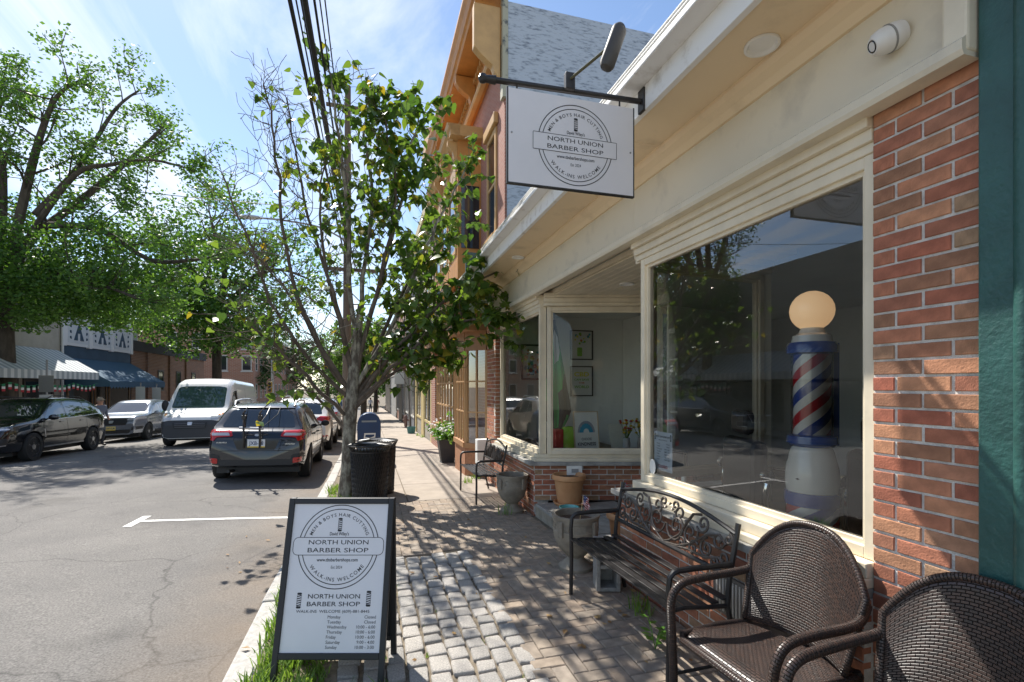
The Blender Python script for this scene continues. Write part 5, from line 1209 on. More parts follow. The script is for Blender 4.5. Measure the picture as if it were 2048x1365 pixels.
for path, dep, lf, r0 in limbs:
    k = len(path); pts = smooth_path([atY(x, y, YT+dep*min(1, 1.3*i/(k-1))) for i, (x, y) in enumerate(path)], 4)
    pts = [p+Vector((rr.gauss(0, .012), rr.gauss(0, .02), rr.gauss(0, .012))) if 0 < i else p for i, p in enumerate(pts)]
    b = MB(); m_ = len(pts); b.tube(pts, [r0*.68*(1-.85*i/(m_-1))+.004 for i in range(m_)], 8)
    for i in range(3, m_):
        f = i/(m_-1)
        for _ in range((3 if lf < .3 else 2) if f > .3 else 1):
            d = (pts[i]-pts[i-1]).normalized(); a = Vector((rr.gauss(0, 1), rr.gauss(0, 1), rr.gauss(0, .6))).normalized()
            twig(b, pts[i], (d*.6+a*.8).normalized(), rr.uniform(.45, .8)*(1.1-.45*f), .009*(1.2-.6*f), lf, 1)
    b.build('limb', BARK if r0 > .05 else TWIG, yt, smooth=True)
def heart(sz):
    """heart-shaped leaf folded along its midrib; stem at origin, along +Y"""
    o = [(0, 0), (.28, -.06), (.46, .12), (.45, .38), (.28, .68), (0, 1.08)]
    vs = [(0, 0, 0), (0, .5, -.03), (0, 1.08, -.16)]
    L_ = [(x, y, .10*x-.12*y*y) for x, y in o[1:-1]]
    vs += L_+[(-x, y, z) for x, y, z in L_]
    fs = [(0, 3, 4, 1), (1, 4, 5), (1, 5, 6), (1, 6, 2), (0, 1, 8, 7), (1, 9, 8), (1, 10, 9), (1, 2, 10)]
    return [(x*sz, y*sz, z*sz) for x, y, z in vs], fs
hv, hf = heart(1.0); lm = MB().add(hv, hf).mesh('leaf', LEAFM, True, 180)
rr.shuffle(leafspots)
lrest = MB(); cnt = 0
for p, d in leafspots:
    for _ in range(2 if rr.random() < .3 else 1):
        sz = rr.uniform(.065, .15)*(1.1 if p.x > .2 else .9); h = Vector((rr.gauss(0, 1), rr.gauss(0, 1), -.75+rr.gauss(0, .4))).normalized()
        q = h.to_track_quat('Y', 'Z').to_matrix().to_4x4() @ Matrix.Rotation(rr.uniform(-.7, .7), 4, 'Y')
        M_ = Matrix.Translation(p+Vector((rr.gauss(0, .02), rr.gauss(0, .02), 0))) @ q @ Matrix.Scale(sz, 4)
        if cnt < 300:
            o = inst('leaf', lm, yt); o.matrix_basis = M_
            if True: o.matrix_parent_inverse = Matrix.Translation(-WP[yt.name])
        else: lrest.add([M_ @ Vector(v) for v in hv], hf)
        cnt += 1
lo_ = lrest.build('foliage', LEAFM, yt, smooth=True, angle=180); lo_['kind'] = 'stuff'
# ---------------------------------------------------------------- big oak across the street
OAKL = leaf_mat('oak_leaves', (.045, .115, .022), (.125, .24, .042), .48, .45)
def limb_tree(name, label, Y, base_px, path_limbs, r0, per, size, rad, seed, lm_, sub=2, extra=(), trunk_top=None, group='trees across the street', shrink=.6):
    rr = random.Random(seed); bp = atY(*base_px, Y); bp.z = gz(Y)-.05
    t = wthing(name, label, 'tree', bp, group); tt = atY(*trunk_top, Y)
    tb = MB(); tb.tube([bp, bp.lerp(tt, .33)+Vector((.05, 0, 0)), bp.lerp(tt, .66), tt], [r0*1.2, r0*.95, r0*.85, r0*.7], 12); tb.build('trunk', BARKD, t, smooth=True)
    tips = []; b = MB()
    for path, dep, r, kids in path_limbs:
        k = len(path); pts = smooth_path([atY(x, y, Y+dep*i/(k-1)) for i, (x, y) in enumerate(path)], 4); m_ = len(pts)
        b.tube(pts, [r*(1-.8*i/(m_-1))+.01 for i in range(m_)], 7)
        for i in range(2, m_):
            for _ in range(kids):
                d = (pts[i]-pts[i-1]).normalized(); a = Vector((rr.gauss(0, 1), rr.gauss(0, 1), rr.gauss(.1, .8))).normalized()
                grow(b, pts[i], (d*.6+a*.8), rr.uniform(1.1, 2.2)*shrink/.6*(1.1-.4*i/m_), r*.32*(1.1-.6*i/m_), sub-1, rr, tips, .7, .08, 3, 3, .62, 5, .2, .012)
    b.build('limbs', BARKD, t, smooth=True)
    for cx_, cy_, rx, ry, dd, num in extra:        # dense masses of twigs given as pixel ellipses
        for _ in range(num):
            a = rr.uniform(0, 6.283); q = math.sqrt(rr.random()); p = atY(cx_+rx*q*math.cos(a), cy_+ry*q*math.sin(a), Y+rr.uniform(-dd, dd)); tips.append((p, Vector((0, 0, 1))))
    leaf_cloud('crown', t, tips, per, size, rad, lm_, rr); return t
limb_tree('oak_tree', 'tall spreading oak with open upper branches across the street at the left', 22, (10, 800), [
    ([(10, 560), (60, 480), (110, 440), (200, 370), (270, 310), (320, 260)], 1.5, .20, 1),
    ([(60, 470), (150, 350), (220, 330), (300, 320), (385, 340)], -2, .10, 1),
    ([(20, 520), (60, 350), (85, 260), (110, 200), (140, 170)], -1, .16, 1),
    ([(0, 560), (5, 350), (-10, 270), (0, 210), (30, 180)], 1, .16, 1),
    ([(70, 430), (160, 330), (230, 220), (280, 180)], 2, .11, 1),
    ([(100, 450), (200, 460), (300, 520), (390, 520), (440, 510)], -3, .12, 1),
    ([(0, 500), (-60, 350), (-90, 220)], 0, .15, 2),
    ([(10, 600), (100, 560), (200, 570), (280, 600)], -3, .12, 2)],
    .30, 26, .14, .45, 21, OAKL, 2, extra=[(30, 500, 120, 75, 2.5, 130), (150, 570, 130, 60, 2.5, 210), (240, 610, 110, 50, 2.5, 190), (60, 600, 110, 50, 2.5, 210), (-60, 520, 80, 130, 2.5, 120), (180, 480, 90, 40, 2, 60)], trunk_top=(10, 560), shrink=.46)
limb_tree('maple_tree', 'leafy green tree over the white van in the middle distance', 38, (432, 800), [
    ([(435, 640), (400, 560), (340, 500), (300, 470)], -1, .2, 2), ([(435, 640), (450, 540), (430, 470), (420, 430)], 0, .22, 2), ([(436, 640), (500, 560), (560, 540), (620, 560)], -2, .2, 2), ([(436, 650), (380, 620), (320, 610)], -2, .16, 2)],
    .33, 22, .24, .75, 5, OAKL, 2, extra=[(430, 560, 130, 90, 3, 260), (400, 650, 120, 60, 3, 200), (500, 650, 90, 60, 3, 150), (350, 590, 90, 60, 3, 140)], trunk_top=(434, 640), shrink=1.0)
FARL = leaf_mat('far_leaves', (.05, .12, .025), (.14, .24, .05), .4, .5)
FARD = leaf_mat('far_dark_leaves', (.025, .065, .018), (.07, .13, .03), .35, .5)
def mass_tree(label, X, Y, h, rx, seed, lm_, per=26, n=130, name='background_tree', low=.25):
    rr = random.Random(seed); t = wthing(name, label, 'tree', (X, Y, gz(Y)-.1), 'background trees')
    b = MB(); tips = []; b.tube([(X, Y, gz(Y)-.2), (X+.1, Y, gz(Y)+h*.35), (X, Y, gz(Y)+h*.6)], [.03*h, .022*h, .012*h], 8)
    for _ in range(9): grow(b, (X, Y, gz(Y)+h*rr.uniform(.25, .55)), (rr.gauss(0, 1), rr.gauss(0, 1), .7), rx*.7, .01*h, 1, rr, tips, .6, .1, 3, 3, .6, 5)
    b.build('trunk', BARKD, t, smooth=True); lumps = [(rr.uniform(-.6, .6)*rx, rr.uniform(-.6, .6)*rx, h*rr.uniform(low+.1, .88), rx*rr.uniform(.35, .6)) for _ in range(11)]
    for _ in range(n):
        x, y, z, r = rr.choice(lumps); v = Vector((rr.gauss(0, 1), rr.gauss(0, 1), rr.gauss(0, 1))).normalized()*r*rr.uniform(.5, 1); tips.append((Vector((X+x+v.x, Y+y+v.y, max(h*low*.6, z+v.z*.85)+gz(Y))), v))
    leaf_cloud('crown', t, tips, per, .012*Y**.75+.12, rx*.20, lm_, rr); return t
mass_tree('broad tree rising behind the low brick building on the left', -22, 44, 11.5, 5.2, 1, FARL)
mass_tree('rounded tree behind the awning shops on the left', -24, 33, 10, 4.8, 2, OAKL)
mass_tree('dark tree beside the brick corner house', -14.5, 66, 10.5, 4.5, 3, FARD)
mass_tree('pale green tree closing the street beyond the traffic lights', -7.5, 96, 14, 6.5, 4, FARL)
mass_tree('dense tree beyond the crossing on the left side of the road', -13, 84, 13, 6, 5, FARD)
mass_tree('bright tree above the far sidewalk behind the mailbox', .6, 62, 9, 3.2, 6, FARL, low=.35)
mass_tree('tall pale tree at the far end of the right sidewalk', 1.2, 110, 15, 6, 7, FARL)
mass_tree('slim tree overhanging the middle of the right sidewalk', -.5, 40, 8.5, 2.4, 8, FARL, low=.45)
mass_tree('far dark tree where the road meets the horizon', -3.5, 125, 14, 7, 9, FARD)
mass_tree('wide tree behind the roofs beyond the oak', -32, 62, 15, 8, 10, FARD)
mass_tree('leafy tree behind the brick houses at the crossing', -24, 74, 14, 6.5, 12, FARL)
mass_tree('low dense tree closing the far end of the right sidewalk', 1.5, 128, 12, 7, 13, FARL, low=.04, n=220)
mass_tree('low dark tree closing the far end of the road', -6.5, 132, 12, 8, 14, FARD, low=.04, n=220)
mass_tree('tall green tree beside the end of the shop row', 5.5, 96, 11, 3.5, 15, FARD, low=.1)

# ================================================================ right side of the street beyond the barber shop
def win(parent, x, y0, y1, z0, z1, fm, fw=.07, side=-1, mul=(1, 1), dep=.10, name='window', sill=None, gm=None):
    """sash window in a wall facing side*X at plane x"""
    b = MB(); a, c = sorted((x+side*.03, x-side*dep))
    b.box(a, c, y0, y0+fw, z0, z1); b.box(a, c, y1-fw, y1, z0, z1); b.box(a+.001, c-.001, y0+fw, y1-fw, z0, z0+fw); b.box(a+.001, c-.001, y0+fw, y1-fw, z1-fw, z1)
    ny, nz = mul
    for k in range(1, ny): yy = y0+(y1-y0)*k/ny; b.box(a+.01, c-.01, yy-fw*.3, yy+fw*.3, z0+fw, z1-fw)
    for k in range(1, nz): zz = z0+(z1-z0)*k/nz; b.box(a+.012, c-.012, y0+fw, y1-fw, zz-fw*.3, zz+fw*.3)
    w = b.build(name, fm, parent)
    MB().add([(x, y0+fw*.5, z0+fw*.5), (x, y1-fw*.5, z0+fw*.5), (x, y1-fw*.5, z1-fw*.5), (x, y0+fw*.5, z1-fw*.5)], [(0, 1, 2, 3)]).build('pane', gm or WGL, w)
    if sill: MB().box(*sorted((x+side*.12, x)), y0-.08, y1+.08, z0-.10, z0-.002).build('sill', sill, w)
    return w
WGL = mat('far_window_glass', (.02, .024, .028), .05, spec=.8)
PINK = brick_tex('pink_brick', (.36, .15, .11), (.40, .18, .13), (.42, .28, .23))
OCHRE = mat('ochre_paint', (.52, .235, .06), .5, var=.12, vs=3)
OCHRL = mat('light_ochre_paint', (.56, .34, .14), .5, var=.10, vs=3)
TAN = mat('tan_panel_paint', (.46, .30, .16), .55, var=.08, vs=3)
vic = wthing('victorian_building', 'pink brick building with ornate ochre bracketed cornice and panelled oriel above the brown shop', 'building', (4, 13, gz(13)))
FX = 2.50; YV0, YV1 = 9.16, 17.4
MB().box(FX, 9, YV0+.02, YV1, gz(17)-.3, 8.75).build('wall', PINK, vic)
STU = mat('stucco_blue_white', (.47, .52, .59), .85, col2=(.17, .20, .25), vs=6.5, bump=1.0, bs=8, stretch=(1, 1, 3.6), lo=.50, hi=.70)
STU.node_tree.nodes['Mapping'].inputs['Rotation'].default_value = (0, .5, 0)
MB().box(FX+.04, 9, YV0-.03, YV0+.018, 3.6, 9.05).build('stucco_side', STU, vic)
b = MB(); b.prism([(0, 0), (.10, 0), (.10, .12), (.16, .16), (.20, .24), (.20, .30), (0, .30)], frame((FX-.1, YV0-.03, 9.06), (0, -1, 0), (0, 0, 1)), 6.4); b.build('side_coping', mat('rusty_trim', (.45, .40, .32), .7, col2=(.22, .13, .08), vs=6, lo=.5, hi=.7), vic)
MB().box(FX-.06, FX+.05, YV0-.05, YV0+.13, 7.2, 9.36).build('corner_board', mat('peeling_trim', (.42, .40, .30), .7, col2=(.09, .10, .10), vs=5, lo=.52, hi=.62), vic)
# cornice: crown, soffit, fascia, dentils, brackets
b = MB(); b.prism([(0, 0), (.55, 0), (.58, .06), (.62, .10), (.66, .22), (.72, .32), (.72, .38), (0, .38)], frame((FX, YV1+.05, 9.0), (-1, 0, 0), (0, 0, 1)), -(YV1-YV0-.05)); b.build('cornice', OCHRE, vic)
MB().box(FX-.08, FX+.02, YV0+.05, YV1, 8.25, 8.99).build('cornice_frieze', OCHRE, vic)
MB().prism([(0, 0), (.10, 0), (.13, .05), (.13, .09), (0, .09)], frame((FX-.08, YV1, 8.20), (-1, 0, 0), (0, 0, 1)), -(YV1-YV0-.1)).build('architrave', OCHRL, vic)
dm = MB().box(-.07, .0, -.055, .055, 0, .11).mesh('dentil', OCHRL)
for k in range(36): inst('dentil', dm, vic, (FX-.08, YV0+.3+k*.22, 8.80))
def bracket(y, m, z=8.30, h=.68, d=.48):
    pr = [(0, 0), (.06, .02), (.12, .10), (.16, .22), (.28, .30), (.40, .40), (d, .52), (d, h), (0, h)]
    MB().prism(pr, frame((FX-.08, y+.09, z), (-1, 0, 0), (0, 0, 1)), -.18).build('cornice_bracket', m, vic, bevel=.015)
bracket(9.28, OCHRL, 7.6, 1.35, .52); bracket(11.6, OCHRE); bracket(14.2, OCHRE); bracket(17.1, OCHRE)
b = MB(); b.prism([(0, 0), (2.2, 0), (2.2, .25), (1.1, .75), (0, .25)], frame((FX-.74, 15.3, 9.38), (0, 1, 0), (0, 0, 1)), .5); b.build('pediment', OCHRL, vic)
win(vic, FX-.01, 9.75, 10.55, 4.75, 6.95, OCHRL, .10, mul=(1, 2), sill=OCHRL)
MB().box(FX-.10, FX+.0, 9.65, 10.65, 6.98, 7.20).build('window_lintel', OCHRL, vic, bevel=.02)
# oriel
OX = 1.95
orl = MB(); orl.box(OX, FX+.02, 11.3, 15.2, 4.15, 7.35).build('oriel', OCHRE, vic)
b = MB(); b.prism([(0, 0), (.12, .02), (.18, .10), (.26, .16), (.30, .26), (0, .26)], frame((OX+.02, 15.4, 7.35), (-1, 0, 0), (0, 0, 1)), -4.3); b.box(OX-.2, FX, 11.1, 11.32, 7.352, 7.6); b.build('oriel_cornice', OCHRL, vic)
for k in range(4): MB().prism([(0, 0), (.07, .06), (.10, .2), (.22, .34), (.22, .44), (0, .44)], frame((OX, 11.45+k*1.2+.08, 6.9), (-1, 0, 0), (0, 0, 1)), -.14).build('oriel_bracket', OCHRL, vic)
for y0 in (11.45, 12.72, 13.99): win(vic, OX-.005, y0, y0+1.1, 4.75, 6.35, OCHRL, .10, mul=(1, 2))
for y0 in (11.45, 12.72, 13.99): MB().box(OX-.03, OX+.01, y0, y0+1.1, 6.42, 6.85).build('panel', TAN, vic, bevel=.02)
b = MB(); a_ = 11.29
MB().box(OX+.08, FX-.05, a_-.02, a_+.01, 4.85, 6.3).build('oriel_side_window', WGL, vic)
MB().prism([(0, 0), (.3, .3), (.5, .3), (.5, 0)], frame((OX, 15.2, 3.85), (1, 0, 0), (0, 0, 1)), 3.9).build('oriel_base', OCHRE, vic)
# ground floor: brown shop with small-paned bay window
bs = wthing('brown_bay_shop', 'brown timber shopfront with small paned bow window and green sloped pent roof', 'storefront', (2.2, 12.5, gz(12)))
BRW = mat('brown_paint', (.36, .19, .085), .5, var=.12, vs=3)
PENT = mat('pent_roof_green', (.28, .38, .35), .6, var=.1, vs=2)
z0 = gz(12)
MB().prism([(1.55, 3.05), (2.5, 3.95), (2.5, 3.05)], frame((0, 16.6, 0), (1, 0, 0), (0, 0, 1)), 7.35).build('pent_roof', PENT, bs)
MB().box(1.62, 2.5, 9.26, 16.6, 2.72, 3.045).build('fascia_panel', BRW, bs)
def plan_wall(parent, pts, zb, zt, nm, m, th=.06):
    for p, q in zip(pts[:-1], pts[1:]):
        b = MB(); bar(b, p, q, th, zb, zt); b.build(nm, m, parent)
bay = [(2.2, 9.35), (1.86, 9.75), (1.86, 10.95), (2.2, 11.35)]
plan_wall(bs, bay, z0-.2, z0+.62, 'bay_base', mat('brown_brick_base', (.36, .17, .09), .8, var=.2, vs=12))
plan_wall(bs, bay, z0+.62, z0+.72, 'bay_sill', BRW, .14); plan_wall(bs, bay, 2.35, 2.75, 'bay_header', BRW, .1)
for p, q, n in ((bay[0], bay[1], 2), (bay[1], bay[2], 4), (bay[2], bay[3], 2)):
    p, q = Vector(p), Vector(q); d = (q-p); b = MB()
    for k in range(n+1): c = p+d*k/n; e = d.normalized()*(.035 if k in (0, n) else .015); bar(b, c-e, c+e, .07 if k in (0, n) else .045, z0+.72, 2.35)
    for k in range(1, 3): zz = z0+.72+(2.35-z0-.72)*k/3; bar(b, p, q, .04, zz-.015, zz+.015)
    w = b.build('bay_window', mat('brown_sash', (.50, .30, .14), .5) if n == 2 and p == Vector(bay[0]) else bpy.data.materials['brown_sash'], bs)
    MB().add([(p.x, p.y, z0+.72), (q.x, q.y, z0+.72), (q.x, q.y, 2.35), (p.x, p.y, 2.35)], [(0, 1, 2, 3)]).build('pane', GLASS, w)
MB().box(2.25, 4.5, 9.2, 16.5, z0-.2, z0+.1).build('shop_floor', FLR, bs); MB().box(4.4, 4.5, 9.2, 16.5, z0, 3).build('back_wall', INT, bs); MB().box(2.21, 2.45, 11.42, 11.55, z0-.2, 2.72).build('door_jamb', BRW, bs)
# recessed doorway then second window
b = MB(); y0, y1 = 12.9, 16.2
for k in range(7): yy = y0+(y1-y0)*k/6; b.box(2.10, 2.16, yy-.03, yy+.03, z0+.66, 2.35)
for k in range(4): zz = z0+.66+(2.35-z0-.66)*k/3; b.box(2.105, 2.155, y0, y1, zz-.025, zz+.025)
w = b.build('shop_window', bpy.data.materials['brown_sash'], bs); MB().add([(2.13, y0, z0+.66), (2.13, y1, z0+.66), (2.13, y1, 2.35), (2.13, y0, 2.35)], [(0, 1, 2, 3)]).build('pane', GLASS, w)
MB().box(2.05, 2.3, 12.8, 16.3, z0-.3, z0+.62).build('base_wall', brick_tex('red_brick_far', (.32, .12, .075), (.38, .16, .10), (.42, .36, .31)), bs)
MB().box(2.03, 2.32, 12.8, 16.3, z0+.62, z0+.68).build('base_sill', BRW, bs)
MB().box(2.06, 2.35, 16.3, 17.35, z0-.4, 2.72).build('brick_pier', bpy.data.materials['red_brick_far'], bs)
MB().box(2.9, 2.95, 11.55, 12.8, z0, 2.72).build('entry_wall', BRW, bs)
MB().box(2.86, 2.9, 11.7, 12.6, z0, 2.3).build('door', mat('white_door', (.65, .65, .62), .5), bs)
# flower planter in front of it
pl = wthing('flower_planter', 'tapered dark planter overflowing with white flowers in front of the brown shop', 'planter', (1.86, 11.95, gz(12)))
b = MB(); z = gz(12); b.prism([(-.16, -.16), (.16, -.16), (.16, .16), (-.16, .16)], Matrix.Translation((1.80, 11.95, z)), .02)
vs = [(1.80+sx*s_, 11.95+sy*s_, z+h_) for s_, h_ in ((.15, .02), (.23, .58)) for sx, sy in ((-1, -1), (1, -1), (1, 1), (-1, 1))]
b.add(vs, [(0, 1, 5, 4), (1, 2, 6, 5), (2, 3, 7, 6), (3, 0, 4, 7), (4, 5, 6, 7)]); b.build('planter_box', mat('planter_grey', (.045, .045, .05), .5), pl, bevel=.01)
rr = random.Random(4)
tips = [(Vector((1.80+rr.gauss(0, .19), 11.95+rr.gauss(0, .22), z+.62+abs(rr.gauss(0, .16)))), Vector((0, 0, 1))) for _ in range(70)]
leaf_cloud('foliage', pl, tips, 14, .09, .10, WEEDM, rr)
fb = MB()
for _ in range(120):
    p = Vector((1.80+rr.gauss(0, .2), 11.95+rr.gauss(0, .23), z+.68+abs(rr.gauss(0, .17)))); fb.lathe([(0, -.02), (.03, 0), (0, .02)], p, 6)
fo = fb.build('blossoms', mat('white_petals', (.8, .78, .76), .6), pl); fo['kind'] = 'stuff'
# row of shops farther on
def row_shop(name, label, y0, y1, x, h, wall, trim, base, awn=None, win_rows=(4.6,), gm=None):
    t = wthing(name, label, 'building', (x+2, (y0+y1)/2, gz(y0)), 'row of shops beyond the barber shop')
    zg = gz(y1); MB().box(x, x+8, y0, y1-.02, zg-.4, h).build('wall', wall, t)
    MB().box(x-.22, x+.02, y0, y1-.03, h-.25, h+.12).build('cornice', trim, t); MB().box(x-.10, x+.02, y0+.05, y1-.08, 2.55, 3.0).build('shop_fascia', trim, t)
    L_ = y1-y0; ww = min(2.2, L_*.36)
    for a, nm in ((y0+.45, 'shop_window'), (y1-.45-ww, 'shop_window')): win(t, x-.01, a, a+ww, zg+.75, 2.5, trim, .09, mul=(2, 1), name=nm)
    MB().box(x-.05, x+.02, y0+.6+ww, y1-.6-ww, zg, 2.5).build('door', base, t)
    MB().box(x-.06, x+.02, y0+.05, y0+.40, zg-.3, 2.5).build('pilaster', base, t); MB().box(x-.06, x+.02, y1-.42, y1-.06, zg-.3, 2.5).build('pilaster', base, t)
    for z in win_rows:
        n = max(2, int(L_/2.2))
        for k in range(n): a = y0+L_*(k+.5)/n; win(t, x-.01, a-.45, a+.45, z, z+1.6, trim, .09, mul=(1, 2), sill=trim)
    if awn:
        col, ya, yb, zt, zb_, d = awn
        b = MB(); b.prism([(0, zt), (-d, zb_), (-d, zb_-.2), (-d+.02, zb_-.2), (-d+.02, zb_-.02), (0, zt-.05)], frame((x-.05, yb, 0), (1, 0, 0), (0, 0, 1)), yb-ya)
        b.add([(x-.05, ya, zt-.02), (x-.05-d, ya, zb_), (x-.05, ya, zb_)], [(0, 1, 2)]); b.build('awning', col, t)
    return t
YEL = mat('yellow_trim', (.56, .45, .22), .5); GREYT = mat('grey_trim', (.30, .30, .29), .6); REDA = mat('red_awning', (.24, .015, .02), .7); WHT = mat('dull_white_trim', (.55, .54, .5), .6); DKB = mat('dark_shop_paint', (.05, .04, .035), .5)
STONEW = brick_tex('grey_stone_wall', (.36, .33, .28), (.28, .25, .21), (.42, .40, .36), 1, bw=.34, rh=.15)
row_shop('stone_shop', 'grey stone shop with yellow trim next to the brown shop', 17.42, 24.0, 2.14, 8.2, STONEW, YEL, YEL, win_rows=(4.4, 6.2))
row_shop('grey_shop', 'grey shop with tall white windows beyond the stone shop', 24.02, 31.0, 2.12, 8.8, mat('slate_siding', (.17, .18, .20), .7, var=.1), WHT, DKB, win_rows=(4.4, 6.6))
row_shop('awning_shop', 'brick shop with a small red awning farther down the sidewalk', 31.02, 41.0, 2.12, 7.6, brick_tex('far_brick', (.30, .13, .09), (.36, .17, .11), (.4, .35, .3)), GREYT, DKB, (REDA, 33.5, 35.6, 2.9, 2.35, 1.0), win_rows=(4.4,))
row_shop('pale_shop', 'pale shop at the far end of the right side row', 41.02, 56.0, 2.2, 7.0, mat('pale_stucco', (.50, .46, .40), .8, var=.1), WHT, GREYT, win_rows=(4.2,))
row_shop('end_house', 'brick house closing the right side row', 56.02, 80, 2.4, 7.5, bpy.data.materials['far_brick'], WHT, DKB, win_rows=(4.2,))
hsn = wthing('projecting_sign', 'small brown shop sign projecting over the sidewalk above white panels', 'sign', (1.6, 29, 3))
MB().tube([(2.12, 29, 3.12), (1.2, 29, 3.12)], .02, 6).build('bracket', DKB, hsn); MB().box(1.22, 2.0, 28.97, 29.03, 2.5, 3.05).build('board', mat('sign_brown', (.22, .09, .04), .6), hsn); MB().box(1.35, 1.9, 28.96, 29.04, 1.75, 2.42).build('lower_board', mat('sign_pale', (.6, .6, .56), .6), hsn)

# ================================================================ left side of the street
BXf = -13.55
TANS = mat('tan_stucco', (.40, .37, .31), .85, var=.08, vs=2, bump=.3, bs=30)
def stripes(name, c1, c2, n, axis=1):
    m = mat(name, c1, .8); t = m.node_tree; L = t.links.new; tcn = t.nodes.new('ShaderNodeTexCoord'); sp = t.nodes.new('ShaderNodeSeparateXYZ'); mm = t.nodes.new('ShaderNodeMath'); mm.operation = 'MULTIPLY'; mm.inputs[1].default_value = n; fr = t.nodes.new('ShaderNodeMath'); fr.operation = 'FRACT'; lt = t.nodes.new('ShaderNodeMath'); lt.operation = 'LESS_THAN'; lt.inputs[1].default_value = .5; mi = t.nodes.new('ShaderNodeMix'); mi.data_type = 'RGBA'
    L(tcn.outputs['Object'], sp.inputs[0]); L(sp.outputs[axis], mm.inputs[0]); L(mm.outputs[0], fr.inputs[0]); L(fr.outputs[0], lt.inputs[0]); mi.inputs['A'].default_value = (*c1, 1); mi.inputs['B'].default_value = (*c2, 1); L(lt.outputs[0], mi.inputs['Factor']); L(mi.outputs['Result'], t.nodes['Principled BSDF'].inputs['Base Color']); return m
def awning(parent, x, y0, y1, zt, zb_, d, m, drop=.28, scallop=None, ends=True):
    b = MB(); x1 = x+d
    b.add([(x, y0, zt), (x, y1, zt), (x1, y1, zb_), (x1, y0, zb_)], [(0, 1, 2, 3)])
    if ends: b.add([(x, y0, zt), (x1, y0, zb_), (x, y0, zb_)], [(0, 1, 2)]); b.add([(x, y1, zt), (x1, y1, zb_), (x, y1, zb_)], [(0, 1, 2)])
    n = int((y1-y0)/.30) if scallop else 1; vs = []
    for k in range(n):
        a, c = y0+(y1-y0)*k/n, y0+(y1-y0)*(k+1)/n; q = [(x1, a, zb_), (x1, c, zb_), (x1, c, zb_-drop)]+([(x1, (a+c)/2, zb_-drop*1.4)] if scallop else [])+[(x1, a, zb_-drop)]; b.add(q, [tuple(range(len(q)))])
    for yy in (y0, y1): b.add([(x1, yy, zb_), (x, yy, zb_), (x, yy, zb_-drop), (x1, yy, zb_-drop)], [(0, 1, 2, 3)])
    o = b.build('awning', m, parent); s_ = o.modifiers.new('solid', 'SOLIDIFY'); s_.thickness = .012; return o
tb = wthing('stucco_building', 'tan stucco shop with striped awning and flag bunting behind the oak trunk', 'building', (-16, 22, gz(22)))
zl = gz(24)
MB().box(-24, BXf, 12, 27.25, zl-.5, 7.2).build('wall', TANS, tb); MB().box(BXf-.02, BXf+.03, 22.9, 22.98, 2.6, 7.2).build('wall_joint', mat('joint_grey', (.26, .24, .2), .9), tb)
awning(tb, BXf+.03, 16, 27.0, 3.25, 2.25, 1.55, stripes('striped_awning', (.62, .64, .64), (.34, .38, .40), 2.9), .32)
for y0, y1 in ((13, 17.5), (18, 21.4), (21.7, 24.4), (24.7, 26.7)): win(tb, BXf+.02, y0, y1, zl+.5, 1.95, DKB, .12, side=1)
bun = wthing('flag_bunting', 'string of green white and red pennants hung under the striped awning', 'bunting', (-12.0, 24, 1.7))
gm_, wm_, rm_ = mat('flag_green', (.02, .22, .09), .7), mat('flag_white', (.75, .75, .72), .7), mat('flag_red', (.45, .03, .04), .7)
pts = [Vector((-12.1, 19.5+.16*i, 1.78-.13*abs(math.sin(i*.26)))) for i in range(49)]
MB().tube(pts, .006, 4).build('string', gm_, bun)
for i in range(2, 48, 2):
    for k, m_ in enumerate((gm_, wm_, rm_)):
        p = pts[i]; MB().box(-12.105, -12.095, p.y-.08, p.y+.08, p.z-.085*(k+1), p.z-.085*k).build('pennant', m_, bun)
bb = wthing('blue_awning_shop', 'shop with white decorated parapet panels and dark blue scalloped awning', 'building', (-16, 30.5, gz(30)))
BLUE = mat('blue_paint', (.035, .075, .125), .7, var=.12, vs=2); PWH = mat('parapet_white', (.72, .73, .74), .6)
zl = gz(31); MB().box(-24, BXf-.05, 27.3, 34.2, zl-.5, 4.6).build('wall', BLUE, bb)
par = MB().box(BXf-.06, BXf+.04, 27.35, 34.2, 3.55, 4.9).build('parapet', PWH, bb)
for k in range(3):
    a = 27.75+k*2.17; MB().box(BXf+.04, BXf+.05, a, a+1.75, 3.68, 4.8).build('parapet_panel', mat('panel_pale', (.62, .65, .68), .6) if k == 0 else bpy.data.materials['panel_pale'], bb)
    c = a+.88
    MB().prism([(-.42, 0), (-.12, 0), (-.12, .34), (.12, .34), (.12, 0), (.42, 0), (0, .82)], frame((BXf+.052, c, 3.82), (0, 1, 0), (0, 0, 1)), .02).build('tent_emblem', BLUE, bb)
    for s_ in (-1, 1):
        for j in range(3): MB().prism([(-.06, 0), (.05, .02), (.07, .12), (-.03, .14)], frame((BXf+.052, c+s_*.68, 3.86+j*.27), (0, s_, 0), (0, 0, 1)), .02*s_).build('scroll_mark', BLUE, bb)
for yy in (27.45, 29.62, 31.8, 34.05):
    MB().box(BXf-.1, BXf+.10, yy-.14, yy+.14, 3.5, 5.12).build('parapet_post', PWH, bb, bevel=.02); MB().lathe([(.17, 5.12), (.19, 5.16), (.14, 5.24), (0, 5.30)], (BXf, yy, 0), 12).build('post_cap', PWH, bb, smooth=True)
awning(bb, BXf+.0, 27.6, 34.1, 2.95, 1.85, 1.75, mat('blue_awning', (.045, .105, .17), .75), .24, True)
for y0, y1 in ((27.8, 30.0), (30.2, 31.4), (31.6, 34.0)): win(bb, BXf-.02, y0, y1, zl+.45, 2.0, mat('shop_wood', (.25, .14, .07), .6) if y0 < 28 else bpy.data.materials['shop_wood'], .1, side=1)
MB().tube([(BXf+.08, 27.25, zl), (BXf+.08, 27.25, 5)], .05, 8).build('downpipe', PWH, bb)
